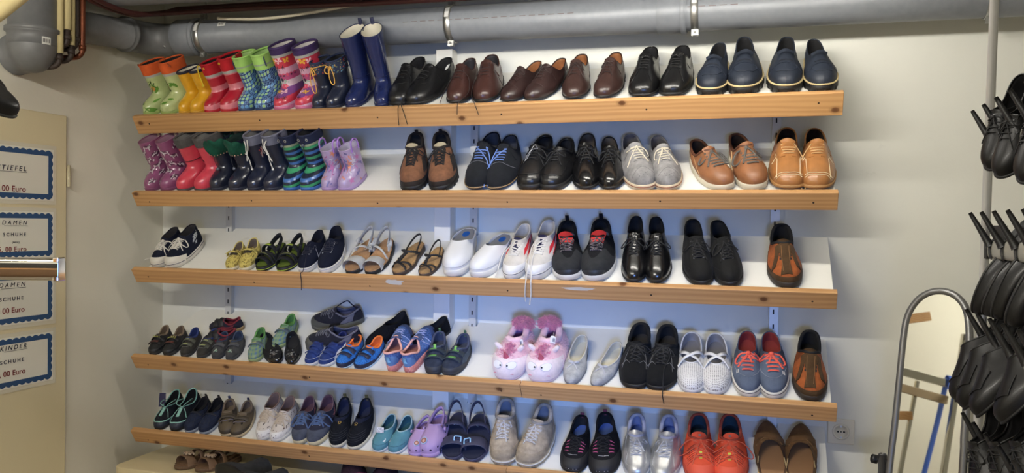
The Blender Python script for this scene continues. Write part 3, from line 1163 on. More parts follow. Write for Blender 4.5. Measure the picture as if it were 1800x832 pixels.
    def N(s, phi, b):
        e = .02
        du = s.S(phi + e, b) - s.S(phi - e, b)
        b0, b1 = max(0, b - .02), min(s.B, b + .02)
        dv = s.S(phi, b1) - s.S(phi, b0)
        n = np.cross(du, dv)
        l = np.linalg.norm(n)
        if l < 1e-12:
            return np.array([0, 0, 1.0])
        return n / l

    def phis(s, n=None):
        n = n or s.ns
        return [2 * PI * i / n for i in range(n)]

    def bs(s):
        a = [j / s.nb for j in range(s.nb + 1)]
        if s.shaft:
            for i in range(len(s.shaft)):
                a += [1 + i + (j + 1) / 4 for j in range(4)]
        return a

    def bvh(s):
        if s._bvh is None:
            ph, bs = s.phis(), s.bs()
            vs = [Vector(s.S(p, b)) for p in ph for b in bs]
            nv, fs = len(bs), []
            for i in range(len(ph)):
                for j in range(nv - 1):
                    a, c = i * nv + j, ((i + 1) % len(ph)) * nv + j
                    fs.append((a, c, c + 1, a + 1))
            s._bvh = BVHTree.FromPolygons(vs, fs)
        return s._bvh

    def drape(s, x, y, off=0.0):
        """point on the upper seen straight from above at (x, y)"""
        r = s.bvh().ray_cast(Vector((x, y, 1.0)), Vector((0, 0, -1)))
        if r[0] is None:
            r = s.bvh().find_nearest(Vector((x, y, s.zs(min(1, max(0, y / s.L))) + .01)))
        p, n = np.array(r[0]), np.array(r[1])
        if n[2] < 0:
            n = -n
        return p + n * off, n

    # ---- features; each appends (name, MB, materials, sub) to s.parts
    def add(s, name, mb, mats, sub=None, smooth=True):
        s.parts.append((name, mb, mats, sub, smooth))

    def upper(s, m, name='upper', uvrep=None):
        ph, bs = s.phis(), s.bs()
        P = [[s.S(p, b) for b in bs] for p in ph + [2 * PI - 1e-6]]
        per = s.L * 1.9
        UV = []
        for i, p in enumerate(ph + [2 * PI]):
            acc, row = 0, []
            for j in range(len(bs)):
                if j:
                    acc += np.linalg.norm(P[i][j] - P[i][j - 1])
                row.append((p / (2 * PI) * per, P[i][j][2] if s.uvz else acc))
            UV.append(row)
        s.up.grid(P, uvs=UV)
        s.upm = [m]
        s.upname = name

    def lining(s, m, insole=None, b0=.12, t=.003, insole_name='insole'):
        ph = s.phis()
        lo = max(b0, 0)
        bs = [s.B - (s.B - lo) * j / 10 for j in range(11)]
        mb = MB()
        P = []
        for p in ph:
            P.append([s.S(p, b) - s.N(p, b) * (t if j else .0005) for j, b in enumerate(bs)])
        mb.grid(P, cu=True)
        n = len(ph)
        last = [P[i][-1] for i in range(n)]
        tgt = mb if insole is None else MB()
        rows = []
        for i in range(n // 2 + 1):
            a, c = last[i], last[(n - i) % n]
            rows.append([a + (c - a) * k / 4 for k in range(5)])
        tgt.grid(rows, flip=True)
        s.add('lining', mb, m)
        if insole is not None:
            s.add(insole_name, tgt, insole)

    def collar(s, m, r=.0028, b=None, name='collar', f0=None, f1=None):
        b = s.B if b is None else b
        mb = MB()
        if f0 is None:
            ph = s.phis()
            pts = [s.S(p, b) - s.N(p, min(b, s.B - .02)) * .0012 for p in ph]
            rows = []
            n = len(pts)
            for i in range(n):
                t = pts[(i + 1) % n] - pts[i - 1]
                t /= np.linalg.norm(t) + 1e-12
                a = np.array([0, 0, 1.0]) - t * t[2]
                a /= np.linalg.norm(a) + 1e-9
                c = np.cross(t, a)
                rows.append([pts[i] + r * (math.cos(q) * a + math.sin(q) * c) for q in np.linspace(0, 2 * PI, 7)[:-1]])
            mb.grid(rows, cu=True, cv=True)
        else:
            mb.tube([s.S(p, b) for p in np.linspace(f0, f1, 16)], r, 6)
        s.add(name, mb, m)

    def patch(s, name, m, f0, f1, b0, b1, off=.0015, nu=16, nv=8, sub=None, into=None):
        """raised panel over phi f0..f1, b from b0(phi) to b1(phi)"""
        B0 = b0 if callable(b0) else (lambda u: b0)
        B1 = b1 if callable(b1) else (lambda u: b1)
        full = abs(f1 - f0) > 2 * PI - .01
        O, I, UV = [], [], []
        for i in range(nu + (0 if full else 1)):
            u = i / nu
            p = f0 + (f1 - f0) * u
            ro, ri, ru = [], [], []
            for j in range(nv + 1):
                b = B0(u) + (B1(u) - B0(u)) * j / nv
                q, n = s.S(p, b), s.N(p, b)
                ro.append(q + n * off)
                ri.append(q - n * .0003)
                ru.append((p / (2 * PI) * s.L * 1.9, q[2] if s.uvz else b * .12))
            O.append(ro)
            I.append(ri)
            UV.append(ru)
        mb = MB()
        mb.grid(O, cu=full, uvs=UV)
        mb.grid([[a[0], c[0]] for a, c in zip(I, O)], cu=full)
        mb.grid([[c[-1], a[-1]] for a, c in zip(I, O)], cu=full)
        if not full:
            mb.grid([I[0], O[0]])
            mb.grid([O[-1], I[-1]])
        s.add(name, mb, m, sub)

    def dpatch(s, name, m, fn, nu=6, nv=10, off=.0018, sub=None):
        """raised panel draped from above; fn(u, v) -> (x, y)"""
        O, I = [], []
        for i in range(nu + 1):
            ro, ri = [], []
            for j in range(nv + 1):
                x, y = fn(i / nu, j / nv)
                p, n = s.drape(x, y)
                ro.append(p + n * off)
                ri.append(p - n * .0004)
            O.append(ro)
            I.append(ri)
        mb = MB()
        mb.grid(O)
        mb.grid([[a[0], c[0]] for a, c in zip(I, O)])
        mb.grid([[c[-1], a[-1]] for a, c in zip(I, O)])
        mb.grid([I[0], O[0]])
        mb.grid([O[-1], I[-1]])
        s.add(name, mb, m, sub)

    def sole(s, m, off=.003, lip=.003, heel=False, th=.006, name='sole', line=None, line_z=.5, line_r=.0011, tread=None):
        """line: material of a thin stripe round the sole wall"""
        ph = s.phis()
        mb = MB()
        rows = []
        for p in ph:
            t = (1 - math.cos(p)) / 2
            z1 = s.zs(t) + lip
            z0 = (s.zs(t) - th) if heel else s.spr(t)
            a, o, i = s.outl(p, off * .2), s.outl(p, off), s.outl(p, -.004)
            rows.append([(i[0], i[1], z0), (a[0], a[1], z0), (o[0], o[1], z0 + .0025), (o[0], o[1], z1 - .002), (a[0], a[1], z1), (i[0], i[1], z1)])
        mb.grid(rows, cu=True)
        n = len(ph)
        for k in (0, 5):
            rr = []
            for i in range(n // 2 + 1):
                A, Bq = np.array(rows[i][k]), np.array(rows[(n - i) % n][k])
                rr.append([A, (A + Bq) / 2, Bq])
            mb.grid(rr)
        s.add(name, mb, m)
        if line is not None:
            pts = []
            for p in ph + [0]:
                t = (1 - math.cos(p)) / 2
                z1 = s.zs(t) + lip
                z0 = (s.zs(t) - th) if heel else s.spr(t)
                o = s.outl(p, off + .0002)
                pts.append((o[0], o[1], z0 + (z1 - z0) * line_z))
            lb = MB()
            lb.tube(pts, line_r, 6, caps=False)
            s.add('sole_line', lb, line)
        if heel:
            hb = MB()
            sel = [p for p in np.linspace(PI * .60, PI * 1.40, 17)]
            top, bot = [], []
            for p in sel:
                t = (1 - math.cos(p)) / 2
                o = s.outl(p, off * .5)
                top.append((o[0], o[1], s.zs(t) - th + .0004))
                bot.append((o[0], o[1], 0))
            hb.grid([bot, top])
            hb.add(list(reversed(bot)), [tuple(range(len(bot)))])
            hb.grid([[bot[0], top[0]], [bot[-1], top[-1]]])
            s.add('heel', hb, m)
        if tread is not None:
            tb = MB()
            for p in np.linspace(-1.35, 1.35, tread):
                t = (1 - math.cos(p)) / 2
                o1, o2 = np.array(s.outl(p - .05, off + .0012)), np.array(s.outl(p + .05, off + .0012))
                i1, i2 = np.array(s.outl(p - .05, off - .002)), np.array(s.outl(p + .05, off - .002))
                zb, zt = s.spr(t), s.spr(t) + (s.zs(t) - s.spr(t)) * .55
                vs = []
                for z in (zb, zt):
                    for q in (o1, o2, i2, i1):
                        vs.append((q[0], q[1], z))
                tb.add(vs, [(0, 1, 5, 4), (1, 2, 6, 5), (3, 0, 4, 7), (4, 5, 6, 7), (0, 3, 2, 1)], flat=True)
            s.add('tread_groove', tb, m)

    def toecap(s, m, name='toe_cap', ang=1.25, bmax=.42, curve=.25, off=.0015, b0=.0):
        s.patch(name, m, -ang, ang, b0, lambda u: bmax - curve * (2 * u - 1) ** 2 * bmax, off, 18, 7)

    def counter(s, m, name='heel_counter', ang=.9, top=.8, off=.0015):
        s.patch(name, m, PI - ang, PI + ang, 0, lambda u: top * (1 - .5 * (2 * u - 1) ** 4), off, 14, 6)

    def foxing(s, m, name='rubber_band', b1=.22, off=.002):
        s.patch(name, m, 0, 2 * PI, 0, b1, off, s.ns, 3)

    def tongue(s, m, y0=None, w=.022, up=.03, lift=.004, wtop=1.15, name='tongue', curl=.15, sub=None):
        y1 = s.yo * s.L
        y0 = y1 - .05 * s.L / .29 if y0 is None else y0 * s.L
        P3 = s.rim_pt(0, 0)
        pa, na = s.drape(s.cen(.3), y1 - .012 * s.L / .29)
        d = P3 - pa
        d /= np.linalg.norm(d) + 1e-9
        rows, back = [], []
        nu, nv = 6, 9
        for j in range(nv + 1):
            v = j / nv
            r, bk = [], []
            for i in range(nu + 1):
                u = 2 * i / nu - 1
                tot = (y1 - y0) + up
                dist = v * tot
                ww = w * (1 + (wtop - 1) * v) * (1 if v < .85 else (1 - ((v - .85) / .15) ** 2 * .25))
                if dist < (y1 - y0) * .96:
                    p, n = s.drape(s.cen(.3) + u * ww, y0 + dist)
                    p = p + n * (lift * (1 - u * u) + .0012)
                else:
                    e = dist - (y1 - y0) * .96
                    n = np.array([0, -d[2], d[1]])
                    bend = e * e * curl / max(up, 1e-4)
                    p = P3 + d * (e - (y1 - y0) * .04) + np.array([u * ww, 0, 0]) + n * (lift * (1 - u * u)) - n * (u * u * w * .35) + np.array([0, -bend * .0, bend])
                r.append(p)
                bk.append(p - np.array([0, -.35, .94]) * .0035)
            rows.append(r)
            back.append(bk)
        mb = MB()
        mb.grid(rows)
        mb.grid(back, flip=True)
        mb.grid([rows[-1], back[-1]])
        mb.grid([[a[0] for a in rows], [a[0] for a in back]])
        mb.grid([[a[-1] for a in rows], [a[-1] for a in back]])
        s.add(name, mb, m, sub)

    def eyestay(s, m, y0=.28, y1=None, xi=.009, xo=.024, name='eyestay', off=.0018, flare=.3):
        y1 = s.yo + .01 if y1 is None else y1
        for sg in (-1, 1):
            def fn(u, v, sg=sg):
                y = (y0 + (y1 - y0) * v) * s.L
                a = xi * (1 + flare * v)
                c = xo * (.75 + .35 * v) if v > .02 else xo * .7
                return s.cen(.3) + sg * (a + (c - a) * u), y
            s.dpatch(name, m, fn, 4, 10, off)

    def laces(s, m, y0=.29, y1=None, rows=4, hw=.012, r=.0016, mode='bar', flat=1.0, lift=.0048, bow=1, loop=.035, tails=.05, name='laces', eyelet=None, flare=.3, spread=1.0, bowz=0.0, bow_rot=0.0):
        y1 = s.yo - .01 if y1 is None else y1
        mb = MB()
        cx = s.cen(.3)
        eye = []
        for i in range(rows):
            v = i / max(1, rows - 1)
            y = (y0 + (y1 - y0) * v) * s.L
            w = hw * (1 + flare * v)
            eye.append([s.drape(cx - w, y, lift * .6), s.drape(cx + w, y, lift * .6)])
        def across(pa, pb, h):
            a, b_ = pa[0], pb[0]
            n = (pa[1] + pb[1]) / 2
            return [a - n * .002, a + n * .0005, a + (b_ - a) * .25 + n * h, (a + b_) / 2 + n * h * 1.15, a + (b_ - a) * .75 + n * h, b_ + n * .0005, b_ - n * .002]
        for i in range(rows):
            if mode == 'bar':
                mb.tube(across(eye[i][0], eye[i][1], lift * .5), r, 6, flatten=flat, up=(0, -.3, 1))
            elif i < rows - 1:
                mb.tube(across(eye[i][0], eye[i + 1][1], lift * .5), r, 6, flatten=flat, up=(0, -.3, 1))
                mb.tube(across(eye[i][1], eye[i + 1][0], lift * .8), r, 6, flatten=flat, up=(0, -.3, 1))
            if mode == 'x' and i == 0:
                mb.tube(across(eye[i][0], eye[i][1], lift * .4), r, 6, flatten=flat, up=(0, -.3, 1))
        if bow:
            top = eye[-1]
            K = (top[0][0] + top[1][0]) / 2 + (top[0][1] + top[1][1]) / 2 * (lift + .003)
            K = K + np.array([0, 0, bowz])
            for e in top:
                mb.tube([e[0], (e[0] + K) / 2 + np.array([0, 0, .002]), K], r, 6, flatten=flat, up=(0, -.3, 1))
            mb.ball(K, r * 2.6, 8, 6)
            rr = random.Random(s.seed * 13 + int(s.L * 1000))
            for sg in (-1, 1):
                lp = loop * (1 + rr.uniform(-.2, .2)) * spread
                a = rr.uniform(-.35, .35) + bow_rot
                dx, dy = sg * math.cos(a), -math.sin(a) * sg - .25
                end = K + np.array([dx * lp, dy * lp, 0])
                ez, en = s.drape(end[0], end[1], .004)
                e2 = np.array([end[0], end[1], max(ez[2], K[2] - lp * .75) if ez[2] < K[2] + .01 else K[2]])
                side = np.array([-dy, dx, 0]) * lp * .32
                mid = (K + e2) / 2 + np.array([0, 0, lp * .16])
                pts = catmull([K, mid + side, e2 + side * .5, e2 - side * .5, mid - side, K], 4)
                mb.tube(pts, r, 6, flatten=flat, up=(0, -.3, 1))
                if tails:
                    tl = tails * (1 + rr.uniform(-.3, .3))
                    pts = [K]
                    ang = -PI / 2 + sg * (.45 + rr.uniform(-.25, .3))
                    for j in range(1, 6):
                        d = tl * j / 5
                        x, y = K[0] + math.cos(ang) * d, K[1] + math.sin(ang) * d
                        q, n = s.drape(x, y, .0035)
                        z = max(q[2], K[2] - d * 1.1)
                        pts.append(np.array([x, y, z]))
                    mb.tube(catmull(pts, 3), r, 6, flatten=flat, up=(0, -.3, 1))
        s.add(name, mb, m)
        if eyelet is not None:
            for row in eye:
                for (p, n) in row:
                    eb = MB()
                    c = p - n * lift * .45
                    a = np.array([1.0, 0, 0]) - n * n[0]
                    a /= np.linalg.norm(a)
                    c2 = np.cross(n, a)
                    pts = [c + .0032 * (math.cos(q) * a + math.sin(q) * c2) for q in np.linspace(0, 2 * PI, 9)]
                    eb.tube(pts, .0011, 5, caps=False)
                    s.add('eyelet', eb, eyelet)
        s.eye = eye

    def loose_lace(s, m, pts, r=.0013, name='lace_end', flat=1.0):
        """hanging lace through local points; a point may be ('d', x, y) to lie on the upper"""
        out = []
        for p in pts:
            if p[0] == 'd':
                out.append(s.drape(p[1], p[2] * s.L, .004)[0])
            else:
                out.append(np.array(p, float))
        mb = MB()
        mb.tube(catmull(out, 6), r, 6, flatten=flat)
        s.add(name, mb, m)

    def strap(s, m, y, w=.02, x0=-.042, x1=.042, th=.0025, lift=.002, name='strap', slant=0.0, tip=None, sub=None, arch=0.0, end=None):
        """strap over the instep from x0 to x1 at y (fraction)"""
        pts, n = [], 12
        for i in range(n + 1):
            u = i / n
            x = s.cen(.4) + x0 + (x1 - x0) * u
            yy = (y + slant * (u - .5)) * s.L
            p, nn = s.drape(x, yy, lift + arch * math.sin(PI * u))
            pts.append(p)
        mb = MB()
        mb.band(pts, (0, 1, -.25), w, th)
        s.add(name, mb, m, sub)
        if tip is not None:
            tb = MB()
            seg = pts[-4:] if x1 > 0 else pts[:4]
            tb.band([p + np.array([0, -.3, 1]) * .0016 for p in pts[3:10]], (0, 1, -.25), w * .55, .0012)
            s.add('strap_patch', tb, tip, None)
        if end is not None:
            eb = MB()
            eb.band([p + np.array([0, -.3, 1]) * .0014 for p in pts[-3:]], (0, 1, -.25), w * .8, .0014)
            s.add('strap_tab', eb, end, None)

    def seam(s, m, f0, f1, b0, b1, r=.0007, n=16, name='stitching', off=.0012):
        """stitched line on the upper from (f0, b0) to (f1, b1)"""
        B = b0 if callable(b0) else (lambda u: b0 + (b1 - b0) * u)
        mb = MB()
        pts = []
        for i in range(n + 1):
            u = i / n
            p = f0 + (f1 - f0) * u
            pts.append(s.S(p, B(u)) + s.N(p, B(u)) * off)
        mb.tube(pts, r, 5)
        s.add(name, mb, m)

    def dseam(s, m, pts2, r=.0007, name='stitching', off=.0012, sub=8):
        """stitched line draped from above through (x, y-fraction) points"""
        mb = MB()
        P = [np.array((a[0], a[1])) for a in pts2]
        out = []
        for i in range(len(P) - 1):
            for k in range(sub):
                q = P[i] + (P[i + 1] - P[i]) * k / sub
                out.append(s.drape(s.cen(.3) + q[0], q[1] * s.L, off)[0])
        out.append(s.drape(s.cen(.3) + P[-1][0], P[-1][1] * s.L, off)[0])
        mb.tube(out, r, 5)
        s.add(name, mb, m)

    def decal(s, phi, b, size, shape, m, rot=0.0, sx=1.0):
        """a printed motif, part of the upper's own mesh"""
        if m not in s.upm:
            s.upm.append(m)
        mi = s.upm.index(m)
        e = .01
        du = np.linalg.norm(s.S(phi + e, b) - s.S(phi - e, b)) / (2 * e)
        dv = np.linalg.norm(s.S(phi, min(s.B, b + e)) - s.S(phi, max(0, b - e))) / (2 * e)
        for poly in SHAPES[shape]:
            vs = []
            c = (sum(q[0] for q in poly) / len(poly), sum(q[1] for q in poly) / len(poly))
            for (x, y) in list(poly) + [c]:
                X = (x * math.cos(rot) - y * math.sin(rot)) * size * sx
                Y = (x * math.sin(rot) + y * math.cos(rot)) * size
                p, bb = phi + X / max(du, 1e-4), min(s.B - .001, max(.001, b + Y / max(dv, 1e-4)))
                vs.append(s.S(p, bb) + s.N(p, bb) * .0009)
            n = len(poly)
            s.up.add(vs, [(i, (i + 1) % n, n) for i in range(n)], mi)

    def ddecal(s, x, y, size, shape, m, rot=0.0, sx=1.0, sub=None):
        """a printed motif draped from above"""
        if m not in s.upm:
            s.upm.append(m)
        mi = s.upm.index(m)
        for poly in SHAPES[shape]:
            c = (sum(q[0] for q in poly) / len(poly), sum(q[1] for q in poly) / len(poly))
            vs = []
            for (a, b_) in list(poly) + [c]:
                X = (a * math.cos(rot) - b_ * math.sin(rot)) * size * sx
                Y = (a * math.sin(rot) + b_ * math.cos(rot)) * size
                vs.append(s.drape(s.cen(.3) + x + X, y * s.L + Y, .0009)[0])
            n = len(poly)
            s.up.add(vs, [(i, (i + 1) % n, n) for i in range(n)], mi)

    def cuff(s, m, b0, b1, off=.002, name='cuff', wave=0.0, nu=None):
        s.patch(name, m, 0, 2 * PI, b0, b1, off, nu or s.ns, 6)

    def pulltab(s, m, h=.022, w=.012, name='pull_tab'):
        p = s.S(PI, s.B)
        mb = MB()
        pts = [p + np.array([0, -.002, -.012]), p + np.array([0, 0, h * .5]), p + np.array([0, .003, h]), p + np.array([0, .006, h * .5]), p + np.array([0, .004, -.015])]
        mb.band(catmull(pts, 3), (1, 0, 0), w, .002)
        s.add(name, mb, m)

    def arch(s, m, yl, yr, h, w=.025, th=.003, name='strap', n=14, zl=None, sub=None, bulge=1.0, xs=1.0, twist=0.0):
        """free strap from one edge of the sole over the foot to the other (sandals)"""
        tl, tr = yl, yr
        xl, xr = s.cen(tl) - s.half(tl) * xs, s.cen(tr) + s.half(tr) * xs
        pts = []
        for i in range(n + 1):
            a = PI * i / n
            u = (1 - math.cos(a)) / 2
            x = xl + (xr - xl) * u
            y = (yl + (yr - yl) * u) * s.L
            z = s.zs(yl + (yr - yl) * u) - .004 + h * math.sin(a) ** .72
            pts.append(np.array([x, y, z]))
        mb = MB()
        mb.band(pts, (0, 1, -.2 - twist), w, th)
        s.add(name, mb, m, sub)
        return pts

    def path_band(s, m, pts, wd, w, th=.003, name='strap', sub=4, sub_of=None, closed=False):
        mb = MB()
        mb.band(catmull(pts, sub), wd, w, th, closed=closed)
        s.add(name, mb, m, sub_of)

    def path_tube(s, m, pts, r, name, sub=5, flat=1.0, sub_of=None):
        mb = MB()
        mb.tube(catmull(pts, sub), r, 7, flatten=flat)
        s.add(name, mb, m, sub_of)

    def heel_loop(s, m, y=.62, h=.05, back=.0, w=.012, th=.003, name='heel_strap', z0=None):
        """strap from both sides round the back of the heel"""
        z0 = s.zs(.7) + .01 if z0 is None else z0
        pts = []
        for i in range(17):
            a = -PI / 2 + PI * i / 16
            t = y + (1.0 - y) * math.cos(a)
            x = s.half(.85) * math.sin(a) * 1.02 + s.cen(.85)
            z = z0 + (h - z0) * math.cos(a) ** .8
            pts.append(np.array([x, (t + back * math.cos(a)) * s.L, z]))
        mb = MB()
        mb.band(pts, (0, 0, 1), w, th)
        s.add(name, mb, m)

    def finish(s, name, label, cat, group):
        root = empty(name)
        tag(root, label, cat, group)
        if s.upm:
            s.up.build(s.upname, s.upm, root)
        made = {}
        for (nm, mb, m, sub, smooth) in s.parts:
            par = made.get(sub, root) if sub else root
            o = mb.build(nm, m, par, smooth)
            made.setdefault(nm, o)
        return root


def dup(root):
    r = root.copy()
    C.objects.link(r)
    for ch in list(root.children):
        c = ch.copy()
        C.objects.link(c)
        c.parent = r
        for g in list(ch.children):
            d = g.copy()
            C.objects.link(d)
            d.parent = c
    return r


def set_frame(root, origin, X, Y, Z, scale, mirror=False, wide=1.0):
    m = Matrix.Identity(4)
    sx = (-scale if mirror else scale) * wide
    for i in range(3):
        m[i][0], m[i][1], m[i][2], m[i][3] = X[i] * sx, Y[i] * scale, Z[i] * scale, origin[i]
    root.matrix_world = m


LOG = []


def put(root, sh, k, toe, ref, yr, zr, mirror, smin=.8, smax=1.2, t_off=.003, scale=None, lift=0.0, roll=0.0, yaw_deg=None, wide=1.0):
    """set a shoe on shelf k, its toe against the front rail; toe and ref are points of the photograph, ref being local (0, yr, zr)"""
    def st(px, py, h):
        O = shelf_origin(k) + h * NN
        P = on_plane(px, py, O, NN)
        return P[0], (P - O) @ DN
    s0, _ = st(toe[0], toe[1], .012 + lift)
    sc = scale or 1.0
    t0 = t_off
    yaw = 0.0
    outl = [(sh.outl(p)[0] * wide, sh.outl(p)[1]) for p in np.linspace(0, 2 * PI, 25)[:-1]]
    if mirror:
        outl = [(-a, b) for a, b in outl]
    if yaw_deg is not None:
        yaw = math.radians(yaw_deg)
        lo, hi = smin, smax
        for it in range(30):
            sc = (lo + hi) / 2 if scale is None else scale
            mn = min(sc * (math.sin(yaw) * a + math.cos(yaw) * b) for a, b in outl)
            t0 = t_off - mn
            P = on_shelf(k, s0 - math.sin(yaw) * yr * sc, t0 + math.cos(yaw) * yr * sc, zr * sc + lift)
            v = P - CAM
            py = 416 - FPX * (v @ UP) / (v @ FW)
            if py > ref[1]:
                lo = sc
            else:
                hi = sc
        ds, dt = 0, yr * sc
    for it in range(12 if yaw_deg is None else 0):
        s1, t1 = st(ref[0], ref[1], zr * sc + lift)
        ds, dt = s1 - s0, t1 - t0
        yaw = math.atan2(-ds, dt)
        if scale is None:
            sc = .5 * sc + .5 * min(smax, max(smin, math.hypot(ds, dt) / yr))
        mn = min(sc * (math.sin(yaw) * a + math.cos(yaw) * b) for a, b in outl)
        t0 = t_off - mn
    LOG.append((root.name, k, round(sc, 3), round(math.degrees(yaw), 1), round(s0, 3), round(math.hypot(ds, dt) / yr, 3)))
    c, sn = math.cos(yaw), math.sin(yaw)
    ex = np.array([1.0, 0, 0])
    X = ex * c + DN * sn
    Y = -ex * sn + DN * c
    Z = NN
    if roll:
        X, Z = X * math.cos(roll) + Z * math.sin(roll), -X * math.sin(roll) + Z * math.cos(roll)
    set_frame(root, on_shelf(k, s0, t0, .0006 + lift), X, Y, Z, sc, mirror, wide)


def put2(root, sh, k, toe, heel, h=.02, scale=1.0, mirror=False, roll=0.0, lift=0.0, pitch=0.0):
    """set a shoe on shelf k from the picture points of toe and heel, both h above the board"""
    O = shelf_origin(k) + (h + lift) * NN
    a, b_ = on_plane(toe[0], toe[1], O, NN), on_plane(heel[0], heel[1], O, NN)
    s0, t0, s1, t1 = a[0], (a - O) @ DN, b_[0], (b_ - O) @ DN
    yaw = math.atan2(-(s1 - s0), t1 - t0)
    LOG.append((root.name, k, 'put2', round(math.hypot(s1 - s0, t1 - t0) / sh.L, 3), round(math.degrees(yaw), 1), round(s0, 3), round(t0, 3)))
    if scale is None:
        scale = math.hypot(s1 - s0, t1 - t0) / sh.L
    c, sn = math.cos(yaw), math.sin(yaw)
    mn = min(t0 + scale * (sn * (-a if mirror else a) + c * b_) for a, b_ in [sh.outl(p, .005)[:2] for p in np.linspace(0, 2 * PI, 33)])
    t0 += max(0.0, .003 - mn)
    ex = np.array([1.0, 0, 0])
    X, Y, Z = ex * c + DN * sn, -ex * sn + DN * c, NN
    if roll:
        X, Z = X * math.cos(roll) + Z * math.sin(roll), -X * math.sin(roll) + Z * math.cos(roll)
    if pitch:
        Y, Z = Y * math.cos(pitch) + Z * math.sin(pitch), -Y * math.sin(pitch) + Z * math.cos(pitch)
    set_frame(root, on_shelf(k, s0, t0, .0006 + lift), X, Y, Z, scale, mirror)


def pair2(sh, name, cat, group, k, base, near, A, B, **kw):
    r = sh.finish(name, (base + ', ' + near[0]).rstrip(', '), cat, group)
    out = [r]
    put2(r, sh, k, A[0], A[1], **kw)
    if B is not None:
        r2 = dup(r)
        r2['label'] = base + ', ' + near[1]
        kw2 = dict(kw)
        kw2.update(B[2] if len(B) > 2 else {})
        kw2['mirror'] = not kw.get('mirror', False)
        put2(r2, sh, k, B[0], B[1], **kw2)
        out.append(r2)
    return out


def pair(sh, name, cat, group, k, base, near, A, B, ref=None, swap=False, **kw):
    """finish the model and set both shoes: A and B are (toe, ref) picture points; near = (neighbour of A, neighbour of B)"""
    if ref is None:
        ref = (sh.L * .975, sh.S(PI, sh.B)[2])
    r = sh.finish(name, (base + ', ' + near[0]).rstrip(', '), cat, group)
    items = [(r, A, False)]
    if B is not None:
        r2 = dup(r)
        r2['label'] = base + ', ' + near[1]
        items.append((r2, B, True))
    for root, (toe, rp), mir in items:
        k2 = dict(kw)
        if mir and 'yaw2' in k2:
            k2['yaw_deg'] = k2['yaw2']
        k2.pop('yaw2', None)
        put(root, sh, k, toe, rp, ref[0], ref[1], mir != swap, **k2)
    return [i[0] for i in items]
# ---------------------------------------------------------------- shoe models
BLACK = (24, 24, 26)


def T(*names):
    return names


def kid_boot(H=.20, L=.185, W=.072, top=.040, topw=1.0, **kw):
    d = dict(L=L, W=W * 1.06, toe=2.35, zf=.010, zh=.014, ht=.046, yo=.41, yb=.97, hf=.088, hs=.088, hb=.088, wo=.84, vq=.16, vdrop=.030, bul=.004, asym=.05, waist=.86, hw=.80,
             shaft=[(.37 * L, .975 * L, W * .47, H * .68, H * .68), (.34 * L, .985 * L, W * .515 * topw, H, H)], uvz=False, nb=14)
    d.update(kw)
    return Shoe(**d)


def boot_ref(s):
    yf, yb, hw, zf, zb = s.shaft[-1]
    return ((yf + yb) / 2, (zf + zb) / 2)


def dress(s, up, lin, sole, lace, ins=None, cap=False, rows=4, stay=True, tongue=True, counter=True, collar=None, bow=1, tails=.05, loop=.03, thick=.006, sm_=None, y0=.30, xi=.008, mode='bar', r=.0016, seam=None):
    s.upper(up)
    s.lining(lin, ins or lin)
    s.collar(collar or up, .0026)
    s.sole(sole, .004, .0025, heel=True, th=thick)
    if counter:
        s.counter(up)
    if cap:
        s.toecap(up)
    if tongue:
        s.tongue(up, w=.017, up=.012, lift=.001, y0=s.yo - .03)
    if stay:
        s.eyestay(up, y0=y0 - .02, xi=xi, xo=.026)
    if lace is not None:
        s.laces(lace, y0=y0, rows=rows, hw=xi + .004, r=r, bow=bow, tails=tails, loop=loop, mode=mode)


# ======================================================= top shelf: rubber boots
G1B, G1S = 'rubber boots on the top shelf', 'shoes on the top shelf'
RUB = dict(rough=.28, kind='rubber', coat=.5)
M_WHITEIN = mat('cream boot lining', (226, 220, 200), .8)
M_DARKIN = mat('dark lining', (26, 26, 28), .9)
M_GREYIN = mat('grey lining', (120, 118, 114), .9)

# green boots with orange cuffs
s = kid_boot(H=.215, L=.185)
s.upper(mat('pale green rubber', (186, 200, 140), **RUB))
gl = mat('leaf green print', (92, 140, 52), .4)
gd = mat('dark green print', (60, 84, 40), .4)
for (p, b, z, r) in ((-.55, 1.55, .035, .5), (-.35, 1.50, .03, -.4), (-.8, 1.45, .028, 1.2), (-.5, .55, .032, .2), (-.2, .35, .03, -.5), (.7, 1.2, .035, 1.0), (.5, 1.55, .025, 2.0), (.9, .5, .04, .4), (.3, .12, .05, .1), (.7, .10, .05, -.1)):
    s.decal(p, b, z, 'leaf', gl, r)
for (p, b, z) in ((.30, 1.75, .030), (.42, 1.45, .024), (.22, 1.2, .026)):
    s.decal(p, b, z, 'swirl', gd, .4)
s.decal(.34, 1.32, .024, 'dot', mat('ochre print', (196, 142, 70), .4), 0, .75)
s.lining(M_DARKIN, b0=1.6)
s.sole(mat('green boot sole', (150, 170, 96), .5), .003, .004)
s.cuff(mat('reflective grey band', (170, 172, 168), .4), 2.15, 2.32, .0014, 'reflective_band')
s.cuff(mat('orange nylon', (206, 92, 46), .65, 'canvas'), 2.30, 3.0, .002, 'cuff')
s.collar(mat('orange nylon', (206, 92, 46), .65, 'canvas'), .004)
p = s.S(-.9, 2.9)
s.path_tube(mat('orange cord', (150, 70, 40), .7), [p, p + np.array([-.012, -.006, .004]), p + np.array([-.022, -.004, -.002]), p + np.array([-.014, 0, -.012]), p + np.array([-.002, 0, -.008])], .0018, 'cord_loop')
pair(s, 'rubber_boot', 'boot', G1B, 0, 'pale green rubber boot with orange cuff', ('at the open end of the top shelf', 'beside the yellow boots'),
     ((255, 199), (258, 109)), ((288, 198), (292, 105)), ref=boot_ref(s), smin=.7, smax=1.3, yaw_deg=-20)

